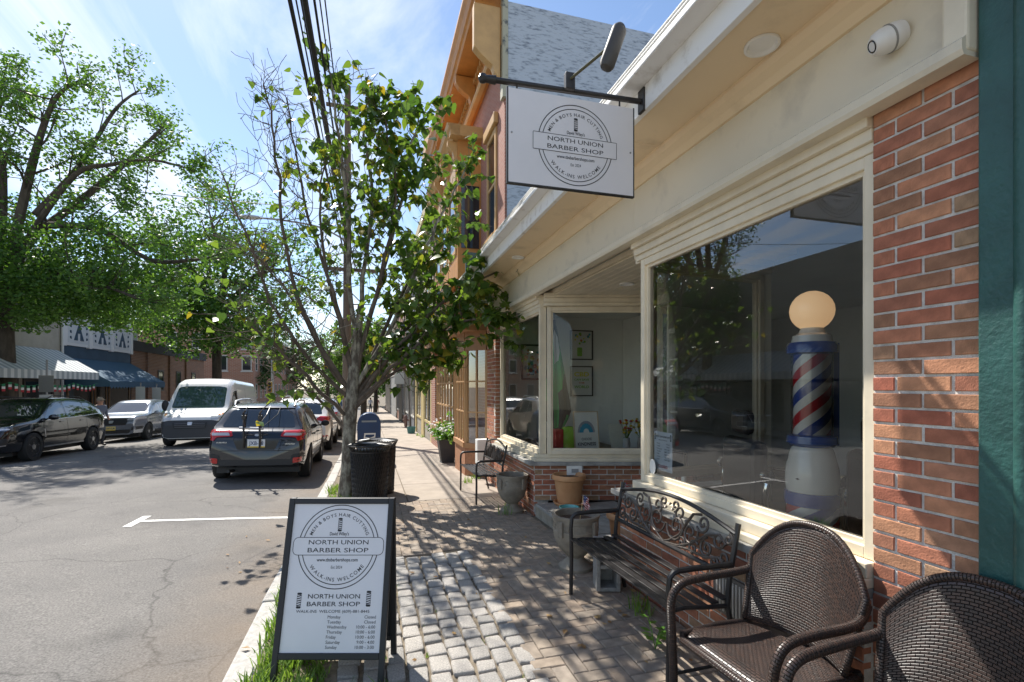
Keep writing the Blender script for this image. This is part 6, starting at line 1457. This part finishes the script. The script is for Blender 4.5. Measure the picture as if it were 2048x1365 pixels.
kb_ = wthing('low_brick_building', 'low dark brick building with flat roof beyond the blue awning', 'building', (-17, 40, gz(40)))
DBR = brick_tex('brown_brick', (.16, .075, .045), (.22, .105, .06), (.26, .22, .18), 1.4)
MB().box(-26, BXf-.02, 34.25, 47.5, gz(47)-.4, 3.75).build('wall', DBR, kb_); MB().box(-26.1, BXf+.12, 34.24, 47.6, 3.75, 4.35).build('parapet', mat('dark_coping', (.035, .035, .04), .8), kb_)
for y0 in (38, 41.2, 44.4): win(kb_, BXf-.0, y0, y0+.9, 1.3, 2.7, DKB, .08, side=1)
for y0 in (36.2, 39.8, 43): MB().box(BXf-.03, BXf+.1, y0, y0+.5, gz(40)-.3, 3.74).build('pier', DBR, kb_)
MB().box(-18, -15.5, 37, 40, 4.36, 5.6).build('rooftop_unit', mat('unit_grey', (.33, .32, .30), .6, .2), kb_)
for lab, x0, x1, y0, y1, h in (('red brick corner house with tall windows beyond the van', -22, -12.4, 60.5, 70, 8.2), ('long brick house row receding beyond the corner house', -22, -12.0, 70.1, 92, 7.4)):
    t = wthing('brick_house', lab, 'building', ((x0+x1)/2, y0, gz(y0)), 'brick houses past the crossing'); RB = bpy.data.materials.get('house_brick') or brick_tex('house_brick', (.34, .15, .09), (.40, .19, .12), (.42, .36, .30), 2)
    MB().box(x0, x1, y0, y1, gz(y1)-.4, h).build('wall', RB, t); MB().box(x0-.2, x1+.25, y0-.25, y1, h, h+.35).build('cornice', WHT, t)
    for z in (.2, 3.3, 5.7):
        for k in range(int((y1-y0)/2.4)): win(t, x1+.01, y0+.8+2.4*k, y0+1.75+2.4*k, z, z+1.7, WHT, .1, side=1, mul=(1, 2))
        for k in range(4):
            xx = x0+1.2+2.4*k; w = MB().box(xx, xx+1.0, y0-.06, y0+.02, z, z+1.7).build('window', WHT, t); MB().box(xx+.1, xx+.9, y0-.07, y0-.05, z+.1, z+1.6).build('pane', WGL, w); MB().box(xx-.1, xx+1.1, y0-.12, y0, z-.14, z-.01).build('sill', WHT, w)
t = wthing('brick_apartment', 'brick building behind the tree above the white van', 'building', (-28, 60, gz(55)), 'brick houses past the crossing'); MB().box(-36, -22.1, 61, 70, gz(60)-.4, 8.6).build('wall', bpy.data.materials['house_brick'], t)
for k in range(5):
    for z in (.6, 3.4, 6): w = MB().box(-35+2.6*k, -34+2.6*k, 60.93, 61.02, z, z+1.6).build('window', WHT, t); MB().box(-34.9+2.6*k, -34.1+2.6*k, 60.91, 60.94, z+.1, z+1.5).build('pane', WGL, w)

# ================================================================ bins, mailbox, poles, wires, lights
def trash_can(label, loc):
    t = thing('trash_can', label, 'trash can', loc, 0, 'perforated metal trash cans by the tree'); r, h = .27, .86
    me = MB()
    n, m = 44, 20
    # expanded-metal mesh: diamond strips as real bars
    for k in range(n):
        for s_ in (1, -1):
            pts = [(((r-.02)+.03*q)*math.cos(2*math.pi*(k+s_*q*5)/n), ((r-.02)+.03*q)*math.sin(2*math.pi*(k+s_*q*5)/n), .05+q*(h-.16)) for q in lin(0, 1, 12)]
            me.tube(pts, .0058, 3)
    mo_ = me.build('mesh_wall', BLACKM, t); mo_['kind'] = 'stuff'
    MB().lathe([(r-.045, .04), (r-.02, h-.1), (r-.03, h-.1), (r-.055, .04)], n=28).build('liner', mat('bin_liner', (.012, .012, .013), .5), t, smooth=True)
    MB().lathe([(0, .0), (r-.02, 0), (r-.01, .05), (0, .05)], n=28).build('base', BLACKM, t)
    rim = MB(); rim.lathe([(r+.0, h-.11), (r+.012, h-.10), (r+.012, h-.085), (r, h-.08)], n=36); rim.lathe([(r+.045, h-.012), (r+.055, h), (r+.045, h+.012), (r+.035, h)], n=36)
    for k in range(40):
        a = 2*math.pi*k/40; c, s_ = math.cos(a), math.sin(a); rim.tube([(r*c, r*s_, h-.09), ((r+.045)*c, (r+.045)*s_, h)], .007, 4)
        rim.tube([((r+.045)*c, (r+.045)*s_, h), (.14*c, .14*s_, h+.025)], .007, 4)
    rim.lathe([(.14, h+.015), (.15, h+.025), (.14, h+.035), (.13, h+.025)], n=28); ro = rim.build('flared_rim', BLACKM, t); return t
trash_can('nearer black perforated metal trash can beside the young tree', (.0, 7.72, gz(7.7)))
trash_can('farther black perforated metal trash can half hidden behind the first', (.13, 8.42, gz(8.4)))
mb = wthing('mailbox', 'dark blue round topped street mailbox with white postal emblem behind the trash cans', 'mailbox', (-.1, 12.3, gz(12.3)))
NAVY = mat('mailbox_blue', (.012, .04, .12), .35, var=.1, vs=3)
z = gz(12.3); prof = [(-.27, .22), (.27, .22), (.27, .95)]+[(.27*math.cos(R(a)), .95+.27*math.sin(R(a))) for a in range(0, 181, 15)][1:]
cx, cy = -.02, 12.2
b = MB().prism(prof, frame((cx, cy, z), (1, 0, 0), (0, 0, 1)), -.5); b.build('body', NAVY, mb, bevel=.015)
for sx in (-.21, .21):
    for sy in (.05, .45): MB().box(cx+sx-.025, cx+sx+.025, cy+sy-.025, cy+sy+.025, z, z+.23).build('leg', NAVY, mb)
MB().box(cx-.17, cx+.17, cy-.012, cy+.0, z+1.0, z+1.04).build('slot_handle', mat('mail_steel', (.25, .27, .3), .4, .6), mb)
F = Flat(); F.poly([(-.13, -.12), (.13, -.12), (.15, .12), (-.11, .12)], .001, 1); F.poly([(-.10, -.085), (.10, -.085), (.105, -.03), (.0, -.02), (-.095, .01)], .002, 0); F.poly([(-.08, .085), (.12, .085), (.115, .045), (.02, .005), (-.09, .03)], .002, 0)
F.build(frame((cx, cy-.004, z+.62), (1, 0, 0), (0, 0, 1)), mb, [NAVY, WHITE], 'postal_emblem')
# utility pole with crossarm, transformer, street lamp, wires
up = wthing('utility_pole', 'weathered wooden utility pole rising behind the young street tree', 'utility pole', (-.85, 20, gz(20)))
zb_ = gz(20); MB().tube([(-.86, 20, zb_-.1), (-.84, 20, 6), (-.82, 20, 13.2)], [.17, .15, .11], 12).build('pole', WOODP, up, smooth=True)
MB().box(-1.7, .3, 19.86, 19.98, 6.05, 6.17).build('crossarm', WOODP, up); MB().box(-1.6, 0, 19.86, 19.98, 12.3, 12.4).build('crossarm', WOODP, up)
MB().lathe([(.0, 9.7), (.2, 9.7), (.23, 9.8), (.23, 10.55), (.18, 10.66), (0, 10.68)], (-1.22, 19.9, 0), 18).build('transformer', mat('transformer_grey', (.40, .42, .43), .5), up, smooth=True)
la = [(-.86, 19.9, 7.2), (-1.8, 19.6, 7.55), (-3.0, 19.3, 7.6), (-3.7, 19.1, 7.55)]
MB().tube(smooth_path(la), .035, 8).build('lamp_arm', GREYT, up, smooth=True); MB().lathe([(0, -.08), (.5, -.05), (1, 0), (.8, .06), (0, .09)], (-4.0, 19.05, 7.52), 16, M=Matrix(((.42, 0, 0), (0, .15, 0), (0, 0, 1)))).build('lamp_head', mat('lamp_grey', (.45, .46, .46), .5), up, smooth=True)
WIRE = mat('wire_black', (.015, .015, .015), .6)
def wire(label, p, q, r, sag=.3):
    p, q = Vector(p), Vector(q); pts = [p.lerp(q, i/24)-Vector((0, 0, sag*4*(i/24)*(1-i/24))) for i in range(25)]
    tag(MB().tube(pts, r, 5).build('overhead_wire', WIRE), label, 'wire', 'overhead wires')
for k, (x, z_, r, nm) in enumerate(((-1.58, 10.2, .030, 'leftmost thick cable'), (-1.47, 10.3, .012, 'thin wire right of the leftmost thick cable'), (-1.36, 10.25, .014, 'second thin wire of the bundle'), (-1.26, 10.1, .040, 'thickest lashed cable in the middle'), (-1.10, 10.3, .018, 'wire right of the thickest cable'), (-1.0, 10.4, .010, 'second wire from the right'), (-.90, 10.45, .010, 'rightmost thin wire'))):
    x *= .52; z_ = 1.65+(z_-1.65)*.52; r *= .85
    wire(nm+' of the overhead line running along the street', (x, 20, z_), (x-.05, -22, z_+.15), r, .35)
wire('thin wire crossing the sky in front of the oak', (-30, 26, 11.8), (-.9, 20, 8.4), .014, .5)
wire('wire strung across the street by the traffic lights', (-13, 49, 4.6), (3, 47, 5.2), .02, .2)
# traffic signals at the crossing
def signal(label, loc, lit, face=-1, group='traffic lights at the crossing'):
    t = thing('traffic_light', label, 'traffic light', loc, 0, group)
    MB().box(-.17, .17, -.10, .10, 0, .95).build('housing', mat('signal_yellow', (.45, .26, .03), .5) if not bpy.data.materials.get('signal_yellow') else bpy.data.materials['signal_yellow'], t, bevel=.02)
    for k, (nm, c) in enumerate((('green', (.05, .9, .55)), ('amber', (.9, .5, .05)), ('red', (1, .04, .03)))):
        key = nm+('_on' if nm == lit else '_off'); m_ = bpy.data.materials.get(key) or mat(key, tuple(q*.12 for q in c), .3, emit=(*c, 6) if nm == lit else None)
        MB().lathe([(.0, -.03), (.09, -.02), (.10, 0)], (0, -.11, .16+.31*k), 14, M=Matrix.Rotation(math.pi/2, 3, 'X')).build(nm+'_lens', m_, t, smooth=True)
        MB().lathe([(.12, 0), (.12, .16)], (0, -.10, .16+.31*k), 14, M=Matrix.Rotation(math.pi/2, 3, 'X')).build('visor', DKB, t)
    return t
for px, py, lit, lab in ((540, 785, 'red', 'red traffic light on a post at the left of the crossing'), (600, 742, 'green', 'left green traffic light hanging over the road'), (652, 740, 'green', 'right green traffic light hanging over the road')):
    p = atY(px, py, 49); signal(lab, p, lit)
sp_ = wthing('signal_post', 'pale metal signal post with yellow marker at the left of the crossing', 'post', (-9, 49.2, gz(49)))
p = atY(545, 700, 49.2); MB().tube([(p.x, 49.2, gz(49)), (p.x, 49.2, 6)], .12, 10).build('post', mat('galvanised', (.45, .46, .47), .5, .3), sp_, smooth=True); MB().box(p.x+.05, p.x+.35, 49.0, 49.1, 3.0, 3.9).build('marker', mat('yellow_marker', (.6, .6, .03), .5), sp_)
# parking signs on the far sidewalk
def psign(label, x, y, h, plates):
    t = wthing('parking_sign', label, 'street sign', (x, y, gz(y)), 'parking signs on the far sidewalk'); MB().tube([(x, y, gz(y)), (x, y, gz(y)+h)], .03, 8).build('post', GREYT, t)
    for z0_, w_, h_, m_ in plates: MB().box(x-w_/2, x+w_/2, y-.045, y-.03, gz(y)+z0_, gz(y)+z0_+h_).build('plate', m_, t, bevel=.005)
GP = mat('sign_back_grey', (.24, .24, .22), .5, .4); WPl = mat('sign_plate_pale', (.55, .55, .52), .5)
psign('grey backed parking sign in front of the striped awning', -11.5, 22.3, 3.1, ((1.9, .46, .62, GP), (1.2, .42, .6, WPl), (.6, .4, .5, WPl)))
psign('pair of pale notices on a post before the blue awning', -11.55, 30.2, 2.5, ((1.35, .42, .95, WPl), (.7, .4, .5, GP)))
psign('pair of pale notices right of the first before the blue awning', -11.55, 32.2, 2.5, ((1.35, .42, .95, WPl), (.7, .4, .5, GP)))
hy = wthing('fire_hydrant', 'small weathered hydrant by the wall far down the right sidewalk', 'hydrant', (1.85, 27, gz(27))); z = gz(27)
MB().lathe([(.13, 0), (.13, .05), (.09, .07), (.09, .5), (.11, .52), (.11, .56), (.08, .66), (0, .72)], (1.85, 27, z), 14).build('barrel', mat('hydrant_paint', (.2, .12, .1), .6), hy, smooth=True); MB().tube([(1.68, 27, z+.42), (2.02, 27, z+.42)], .05, 8).build('nozzle', bpy.data.materials['hydrant_paint'], hy)
tag(MB().lathe([(0, 0), (.16, 0), (.2, .3), (.18, .3), (.15, .05), (0, .04)], n=16).build('planter_tub', mat('tub_teal', (.05, .18, .18), .5), smooth=True, loc=(1.78, 22.5, gz(22.5))), 'teal tub standing by the stone shop wall', 'tub')
tag(MB().box(-.12, .12, -.10, .10, 0, .45).build('white_utility_box', WHITE, loc=(1.98, 9.1, .12), bevel=.01), 'white box fixed low on the pilaster behind the far bench', 'box')
bpy.data.objects['white_utility_box'].location = (1.99, 8.85, .22)
# people
def person(label, loc, rz, shirt, trousers, cap=None, hold=0, scale=1.0):
    t = thing('person', label, 'person', loc, rz); t.scale = (scale,)*3
    J = {'pel': (0, 0, .95), 'chest': (0, -.02, 1.30), 'neck': (0, -.02, 1.47), 'sl': (.19, 0, 1.41), 'el': (.26, .02, 1.13), 'hl': (.24, -.14, .92), 'sr': (-.19, 0, 1.41), 'er': (-.26, .02, 1.13), 'hr': (-.24, -.12, .92), 'kl': (.10, -.05, .50), 'al': (.11, .04, .07), 'tl': (.12, -.14, .04), 'kr': (-.10, .02, .50), 'ar': (-.11, .10, .08), 'tr': (-.12, -.06, .04), 'head': (0, -.04, 1.60), 'top': (0, -.04, 1.70)}
    ed = [('pel', 'chest'), ('chest', 'neck'), ('chest', 'sl'), ('sl', 'el'), ('el', 'hl'), ('chest', 'sr'), ('sr', 'er'), ('er', 'hr'), ('pel', 'kl'), ('kl', 'al'), ('al', 'tl'), ('pel', 'kr'), ('kr', 'ar'), ('ar', 'tr'), ('neck', 'head'), ('head', 'top')]
    rad = {'pel': .15, 'chest': .17, 'neck': .06, 'sl': .075, 'sr': .075, 'el': .045, 'er': .045, 'hl': .035, 'hr': .035, 'kl': .07, 'kr': .07, 'al': .045, 'ar': .045, 'tl': .04, 'tr': .04, 'head': .10, 'top': .085}
    nm = list(J); me = bpy.data.meshes.new('body'); me.from_pydata([J[k] for k in nm], [(nm.index(a), nm.index(b)) for a, b in ed], [])
    o = bpy.data.objects.new('body', me); COL.objects.link(o); o.modifiers.new('skin', 'SKIN'); sk = me.skin_vertices[0].data
    for i, k in enumerate(nm): sk[i].radius = (rad[k], rad[k]*(.72 if k in ('pel', 'chest') else 1)); sk[i].use_root = (k == 'pel')
    s_ = o.modifiers.new('sub', 'SUBSURF'); s_.levels = 2; s_.render_levels = 2
    m2 = bpy.data.meshes.new_from_object(o.evaluated_get(bpy.context.evaluated_depsgraph_get())); bpy.data.objects.remove(o)
    SK = bpy.data.materials.get('skin') or mat('skin', (.45, .25, .17), .5)
    m2.materials.clear()
    for m_ in (SK, shirt, trousers, DKB): m2.materials.append(m_)
    for p in m2.polygons:
        c = p.center; p.material_index = 0 if (c.z > 1.47 or (abs(c.x) > .2 and c.z < 1.08)) else (3 if c.z < .10 else (2 if c.z < .98 else 1)); p.use_smooth = True
    b = bpy.data.objects.new('body', m2); COL.objects.link(b); b.parent = t
    MB().lathe([(.0, 1.765), (.06, 1.755), (.095, 1.71), (.104, 1.66), (.098, 1.62)], (0, -.03, 0), 16).build('cap' if cap else 'hair', cap or mat('hair_brown', (.06, .035, .02), .7), t, smooth=True)
    if cap: MB().box(-.07, .07, -.22, -.10, 1.655, 1.672).build('cap_peak', cap, t, bevel=.005)
    MB().lathe([(0, .02), (.014, .005), (.012, -.02), (0, -.025)], (0, -.145, 1.595), 8).build('nose', SK, t, smooth=True)
    for sx in (-1, 1): MB().lathe([(0, .028), (.018, 0), (0, -.028)], (sx*.105, -.03, 1.60), 8).build('ear', SK, t, smooth=True); MB().lathe([(0, .008), (.01, 0), (0, -.008)], (sx*.036, -.132, 1.625), 6).build('eye', DKB, t)
    return t
pq = atY(199, 800, 21.2)
person('person in grey shirt and tan cap standing behind the black SUV', (pq.x, 21.2, rz_(pq.x, 21.2)), R(60), mat('grey_shirt', (.12, .14, .19), .8), mat('dark_trousers', (.03, .035, .05), .8), mat('cap_tan', (.30, .24, .18), .7))
person('walking person in white shirt far down the right sidewalk', (.05, 62, gz(62)), 0, mat('white_shirt', (.65, .67, .72), .8), mat('dark_shorts', (.05, .05, .07), .8))
person('walking person in pink shirt beside the one in white', (.85, 63, gz(63)), 0, mat('pink_shirt', (.45, .25, .24), .8), mat('tan_shorts', (.25, .16, .12), .8))

# ================================================================ inside the shop windows
bp = wthing('barber_pole', 'red white and blue barber pole with lit globe inside the big window', 'barber pole', (2.47, 2.27, .11))
def candy(name, k, ox=0):
    m = mat(name, (.7, .7, .7), .25, coat=.5); t = m.node_tree; L = t.links.new; tcn = t.nodes.new('ShaderNodeTexCoord'); sp = t.nodes.new('ShaderNodeSeparateXYZ'); at = t.nodes.new('ShaderNodeMath'); at.operation = 'ARCTAN2'
    s1 = t.nodes.new('ShaderNodeMath'); s1.operation = 'MULTIPLY'; s1.inputs[1].default_value = 2/(2*math.pi); s2 = t.nodes.new('ShaderNodeMath'); s2.operation = 'MULTIPLY'; s2.inputs[1].default_value = k; ad = t.nodes.new('ShaderNodeMath'); ad.operation = 'ADD'; fr = t.nodes.new('ShaderNodeMath'); fr.operation = 'FRACT'; r = t.nodes.new('ShaderNodeValToRGB')
    L(tcn.outputs['Object'], sp.inputs[0]); L(sp.outputs[1], at.inputs[0]); L(sp.outputs[0], at.inputs[1]); L(at.outputs[0], s1.inputs[0]); L(sp.outputs[2], s2.inputs[0]); L(s1.outputs[0], ad.inputs[0]); L(s2.outputs[0], ad.inputs[1]); L(ad.outputs[0], fr.inputs[0]); L(fr.outputs[0], r.inputs[0])
    e = r.color_ramp.elements; r.color_ramp.interpolation = 'CONSTANT'; W3 = (.72, .70, .64, 1)
    e[0].position = 0; e[0].color = (.50, .02, .03, 1); e[1].position = .26; e[1].color = W3
    for p_, c_ in ((.5, (.02, .06, .30, 1)), (.76, W3)): q = e.new(p_); q.color = c_
    L(r.outputs[0], t.nodes['Principled BSDF'].inputs['Base Color']); return m
PB = mat('pole_blue', (.012, .06, .28), .25, coat=.6); PW = mat('pole_enamel', (.72, .70, .64), .25, coat=.6)
bx0, by0 = 2.47, 2.27
def pl_part(nm, prof, m, n=36): return MB().lathe(prof, n=n).build(nm, m, bp, smooth=True, loc=(bx0-0, by0-0, 0))
pl_part('striped_cylinder', [(.098, 1.36), (.098, 1.84)], candy('pole_stripes', -4.0)); pl_part('glass_tube', [(.108, 1.36), (.108, 1.84)], glass('tube_glass', (.95, .95, .95), .6))
pl_part('top_ring', [(.10, 1.83), (.13, 1.84), (.132, 1.88), (.12, 1.90), (.09, 1.905)], PB); pl_part('cap', [(.105, 1.90), (.10, 1.94), (.07, 1.955), (.055, 1.99), (.0, 2.0)], PW)
pl_part('middle_ring', [(.10, 1.37), (.128, 1.36), (.132, 1.32), (.11, 1.30), (.09, 1.295)], PB); pl_part('waist', [(.10, 1.30), (.112, 1.27), (.135, 1.17), (.14, 1.10), (.13, 1.03), (.10, 1.02)], PW)
pl_part('lower_ring', [(.12, 1.045), (.142, 1.035), (.145, 1.0), (.142, .965), (.12, .955)], PB); pl_part('striped_base', [(.13, .97), (.138, .9), (.135, .75), (.125, .55), (.14, .35), (.15, .112)], candy('base_stripes', -4.0))
gl = pl_part('globe', [(.0, 2.195)]+[(.116*math.cos(R(a)), 2.085+.116*math.sin(R(a))) for a in range(75, -76, -15)], mat('lit_globe', (.85, .66, .42), .3, emit=(1.0, .60, .30, .28)))
MB().box(bx0+.11, bx0+.16, by0-.04, by0+.04, 1.3, 1.9).build('back_plate', PB, bp); MB().lathe([(0, -.006), (.012, 0), (0, .006)], (bx0-.135, by0-.03, 1.12), 8).build('lock', DKB, bp)
def barber_chair(label, loc, rz):
    t = thing('barber_chair', label, 'chair', loc, rz, 'black barber chairs inside'); LEA = bpy.data.materials.get('black_leather') or mat('black_leather', (.015, .015, .016), .35, bump=.1, bs=80)
    MB().box(-.27, .27, -.26, .26, .48, .62).build('seat', LEA, t, bevel=.05); MB().box(-.26, .26, .22, .34, .62, 1.15).build('backrest', LEA, t, bevel=.05); MB().box(-.13, .13, .25, .33, 1.18, 1.36).build('headrest', LEA, t, bevel=.04)
    MB().lathe([(.30, 0), (.29, .03), (.08, .07), (.06, .1), (.06, .48)], n=24).build('pedestal', CHROME, t, smooth=True)
    for s_ in (-1, 1):
        MB().tube(smooth_path([(s_*.32, .28, .70), (s_*.32, .28, .86), (s_*.32, .20, .90), (s_*.32, -.2, .86), (s_*.32, -.28, .80), (s_*.32, -.27, .55)]), .018, 8).build('arm', CHROME, t, smooth=True); MB().lathe([(0, -.03), (.045, -.02), (.045, .02), (0, .03)], (s_*.33, .28, .92), 14, M=Matrix.Rotation(math.pi/2, 3, 'Y')).build('arm_knob', CHROME, t, smooth=True)
    MB().box(-.2, .2, -.62, -.40, .16, .19).build('footrest', CHROME, t, bevel=.01); MB().tube([(0, -.5, .18), (0, -.25, .48)], .02, 8).build('footrest_arm', CHROME, t)
barber_chair('black barber chair with chrome arms just behind the big window at its left', (2.95, 2.98, .11), R(75)); barber_chair('black barber chair with chrome arms behind the barber pole', (3.1, 2.05, .11), R(70))
def framed(label, px0, py0, px1, py1, Y, art, w=.02):
    a, c = atY(px0, py1, Y), atY(px1, py0, Y); t = wthing('framed_picture', label, 'picture', a, 'framed pictures on the display wall'); b = MB()
    for x0, x1, z0, z1 in ((a.x, a.x+w, a.z, c.z), (c.x-w, c.x, a.z, c.z), (a.x+w, c.x-w, a.z, a.z+w), (a.x+w, c.x-w, c.z-w, c.z)): b.box(x0, x1, Y-.03, Y, z0, z1)
    b.build('frame', DKB, t); MB().box(a.x+w, c.x-w, Y-.012, Y-.004, a.z+w, c.z-w).build('print', mat('print_white', (.66, .66, .62), .6) if not bpy.data.materials.get('print_white') else bpy.data.materials['print_white'], t)
    F = Flat(); art(F, c.x-a.x, c.z-a.z); F.build(frame((a.x, Y-.0135, a.z), (1, 0, 0), (0, 0, 1)), t, [mat('art_green', (.22, .45, .05), .6), mat('art_yellow', (.65, .6, .05), .6), mat('art_orange', (.55, .16, .05), .6), mat('art_teal', (.05, .3, .35), .6)], 'artwork'); return t
def art1(F, w, h):
    F.poly(rounded(w*.30, w*.52, h*.12, h*.42, .02), .001, 0); rr = random.Random(2)
    for k in range(16): x, y, r = w*rr.uniform(.2, .85), h*rr.uniform(.5, .88), w*rr.uniform(.03, .07); F.poly([(x+r*math.cos(a*1.047), y+r*math.sin(a*1.047)) for a in range(6)], .0012+.0001*k, (2, 3, 0, 1)[k % 4])
def art2(F, w, h): F.text('CBD', w/2, h*.66, h*.20, w=w*.66, bold=.03, mi=1); F.text('CAN SAVE', w/2, h*.52, h*.09, w=w*.66, bold=.03, mi=0); F.text('THE', w/2, h*.42, h*.07, w=w*.25, bold=.03, mi=2); F.text('WORLD', w/2, h*.27, h*.12, w=w*.66, bold=.03, mi=0)
def art3(F, w, h):
    rr = random.Random(8)
    for k in range(26): x, y, r = w*rr.uniform(.15, .85), h*rr.uniform(.15, .85), w*rr.uniform(.05, .12); F.poly([(x+r*math.cos(a*1.047), y+r*math.sin(a*1.047)) for a in range(6)], .001+.0001*k, (2, 2, 1, 3)[k % 4])
framed('black framed print of flowers in a green jar, upper of two', 1140, 662, 1185, 720, 8.40, art1); framed('black framed print with yellow and green words, lower of two', 1140, 733, 1185, 793, 8.40, art2); framed('dark framed orange picture seen through the far display window', 1042, 690, 1086, 760, 8.40, art3, .03)
a = atY(1147, 893, 6.75); c = atY(1197, 823, 6.75); rb = wthing('rainbow_print', 'framed print of a blue rainbow with words propped in the display window', 'picture', (a.x, 6.75, .70))
wd, ht = c.x-a.x, c.z-.70; M_ = frame((a.x, 6.72, .705), (1, 0, 0), (0, .12, 1)); b = MB()
for u0, u1, v0, v1 in ((0, .015, 0, ht), (wd-.015, wd, 0, ht), (.015, wd-.015, 0, .015), (.015, wd-.015, ht-.015, ht)): b.prism([(u0, v0), (u1, v0), (u1, v1), (u0, v1)], M_, .02)
b.build('frame', mat('pale_wood', (.55, .42, .28), .5), rb); b = MB(); b.prism([(.015, .015), (wd-.015, .015), (wd-.015, ht-.015), (.015, ht-.015)], M_, .008); b.build('print', mat('print_cream', (.74, .73, .68), .6), rb)
F = Flat()
for k, r in enumerate((.30, .23, .16)):
    vs = []
    for i in range(15):
        q = math.pi*i/14
        for e in (r*wd-.018, r*wd+.018): vs.append((wd/2+e*math.cos(q), ht*.44+e*math.sin(q)*1.25))
    F.add(vs+[], [(2*i, 2*i+1, 2*i+3, 2*i+2) for i in range(14)], .0012, (1, 2, 2)[k])
F.text('CHOOSE', wd/2, ht*.24, ht*.09, w=wd*.4, bold=.01, mi=0); F.text('KINDNESS', wd/2, ht*.10, ht*.12, w=wd*.72, bold=.02, mi=0); F.build(M_ @ Matrix.Translation((0, 0, .009)), rb, [INK, mat('rainbow_grey', (.35, .36, .40), .6), mat('rainbow_blue', (.05, .33, .5), .6)], 'artwork')
a = atY(1205, 893, 6.9); b = MB(); b.prism([(0, 0), (.30, 0), (.27, .40), (.02, .40)], frame((a.x, 6.6, .705), (1, 0, 0), (0, .5, 1)), .01); tag(b.build('blank_board', mat('board_cream', (.6, .6, .52), .7)), 'blank cream board leaning beside the rainbow print', 'board')
# folded kite cloth hanging in the display
kt = wthing('hanging_cloth', 'folded black green and blue patterned cloth hanging in the display window corner', 'cloth', (2.62, 6.75, .9))
KM = mat('kite_cloth', (.02, .02, .02), .6); t_ = KM.node_tree; vo = t_.nodes.new('ShaderNodeTexVoronoi'); vo.inputs['Scale'].default_value = 3.2; mpv = t_.nodes.new('ShaderNodeMapping'); mpv.inputs['Scale'].default_value = (2.2, 1, .7); mpv.inputs['Rotation'].default_value = (0, .5, 0); tcv = t_.nodes.new('ShaderNodeTexCoord'); rv = t_.nodes.new('ShaderNodeValToRGB'); rv.color_ramp.interpolation = 'CONSTANT'; ev = rv.color_ramp.elements; ev[0].color = (.012, .012, .014, 1); ev[1].position = .35; ev[1].color = (.012, .30, .06, 1)
for p_, c_ in ((.66, (.012, .012, .014, 1)), (.8, (.02, .10, .40, 1)), (.9, (.5, .5, .5, 1))): q = ev.new(p_); q.color = c_
t_.links.new(tcv.outputs['Object'], mpv.inputs[0]); t_.links.new(mpv.outputs[0], vo.inputs['Vector']); sv = t_.nodes.new('ShaderNodeSeparateXYZ'); t_.links.new(vo.outputs['Color'], sv.inputs[0]); t_.links.new(sv.outputs[0], rv.inputs[0]); t_.links.new(rv.outputs[0], t_.nodes['Principled BSDF'].inputs['Base Color'])
k0 = atY(1108, 640, 6.9); b = MB(); n = 40; vs = []
for j in range(13):
    f = j/12; rad = .02+.17*min(1, f*1.25)*(1 if f < .85 else 1-(f-.85)*4.2)
    for i in range(n): q = 2*math.pi*i/n; r_ = rad*(1+.22*math.sin(q*6+f*3)); vs.append((k0.x+r_*math.cos(q)+.05*f, 6.9+r_*.6*math.sin(q), k0.z-f*(k0.z-1.0)))
b.add(vs, [(j*n+i, j*n+(i+1) % n, (j+1)*n+(i+1) % n, (j+1)*n+i) for j in range(12) for i in range(n)]); b.build('cloth', KM, kt, smooth=True, angle=80); MB().tube([(k0.x, 6.9, k0.z-.02), (k0.x, 6.9, 2.88)], .004, 5).build('cord', DKB, kt)
def vase(label, px, py, cols, hgt=.2):
    p = atY(px, py, 6.5); t = wthing('flower_vase', label, 'vase', (p.x, 6.5, .705), 'flowers in the display window'); MB().lathe([(0, 0), (.05, 0), (.055, .1), (.045, .17), (.05, .18)], (p.x, 6.5, .703), 16).build('jar', mat('jar_'+str(px), (.5, .5, .5) if px < 1260 else (.65, .6, .55), .2), t, smooth=True); rr = random.Random(px); b = [MB() for _ in cols]; s_ = MB()
    for k in range(22):
        q = Vector((p.x+rr.gauss(0, .07), 6.5+rr.gauss(0, .05), .703+.24+hgt*rr.random())); s_.tube([(p.x, 6.5, .85), q], .003, 4); b[k % len(cols)].lathe([(0, -.02), (.028, 0), (.0, .02)], q, 7)
    s_.build('stems', GRASSM, t)
    for m_, bb_ in zip(cols, b): bb_.build('blossom', m_, t)
vase('vase of red and yellow flowers on the display ledge', 1253, 893, [mat('petal_red', (.5, .06, .03), .6), mat('petal_yellow', (.7, .5, .04), .6)]); vase('jar of yellow flowers at the right of the display ledge', 1282, 893, [bpy.data.materials['petal_yellow']], .28)
tag(MB().lathe([(0, 0), (.16, .02), (.17, .2), (.10, .33), (0, .34)], n=18, sy=.4).build('lime_fan', mat('lime', (.35, .6, .05), .6), smooth=True, loc=(2.86, 6.85, .705)), 'lime green rounded object on the display ledge by the cloth', 'ornament')
tag(MB().box(0, .14, 0, .14, 0, .32).build('red_can', mat('can_red', (.4, .03, .02), .5), loc=(2.55, 6.62, .705), bevel=.02), 'red and orange box low in the corner of the display window', 'box')
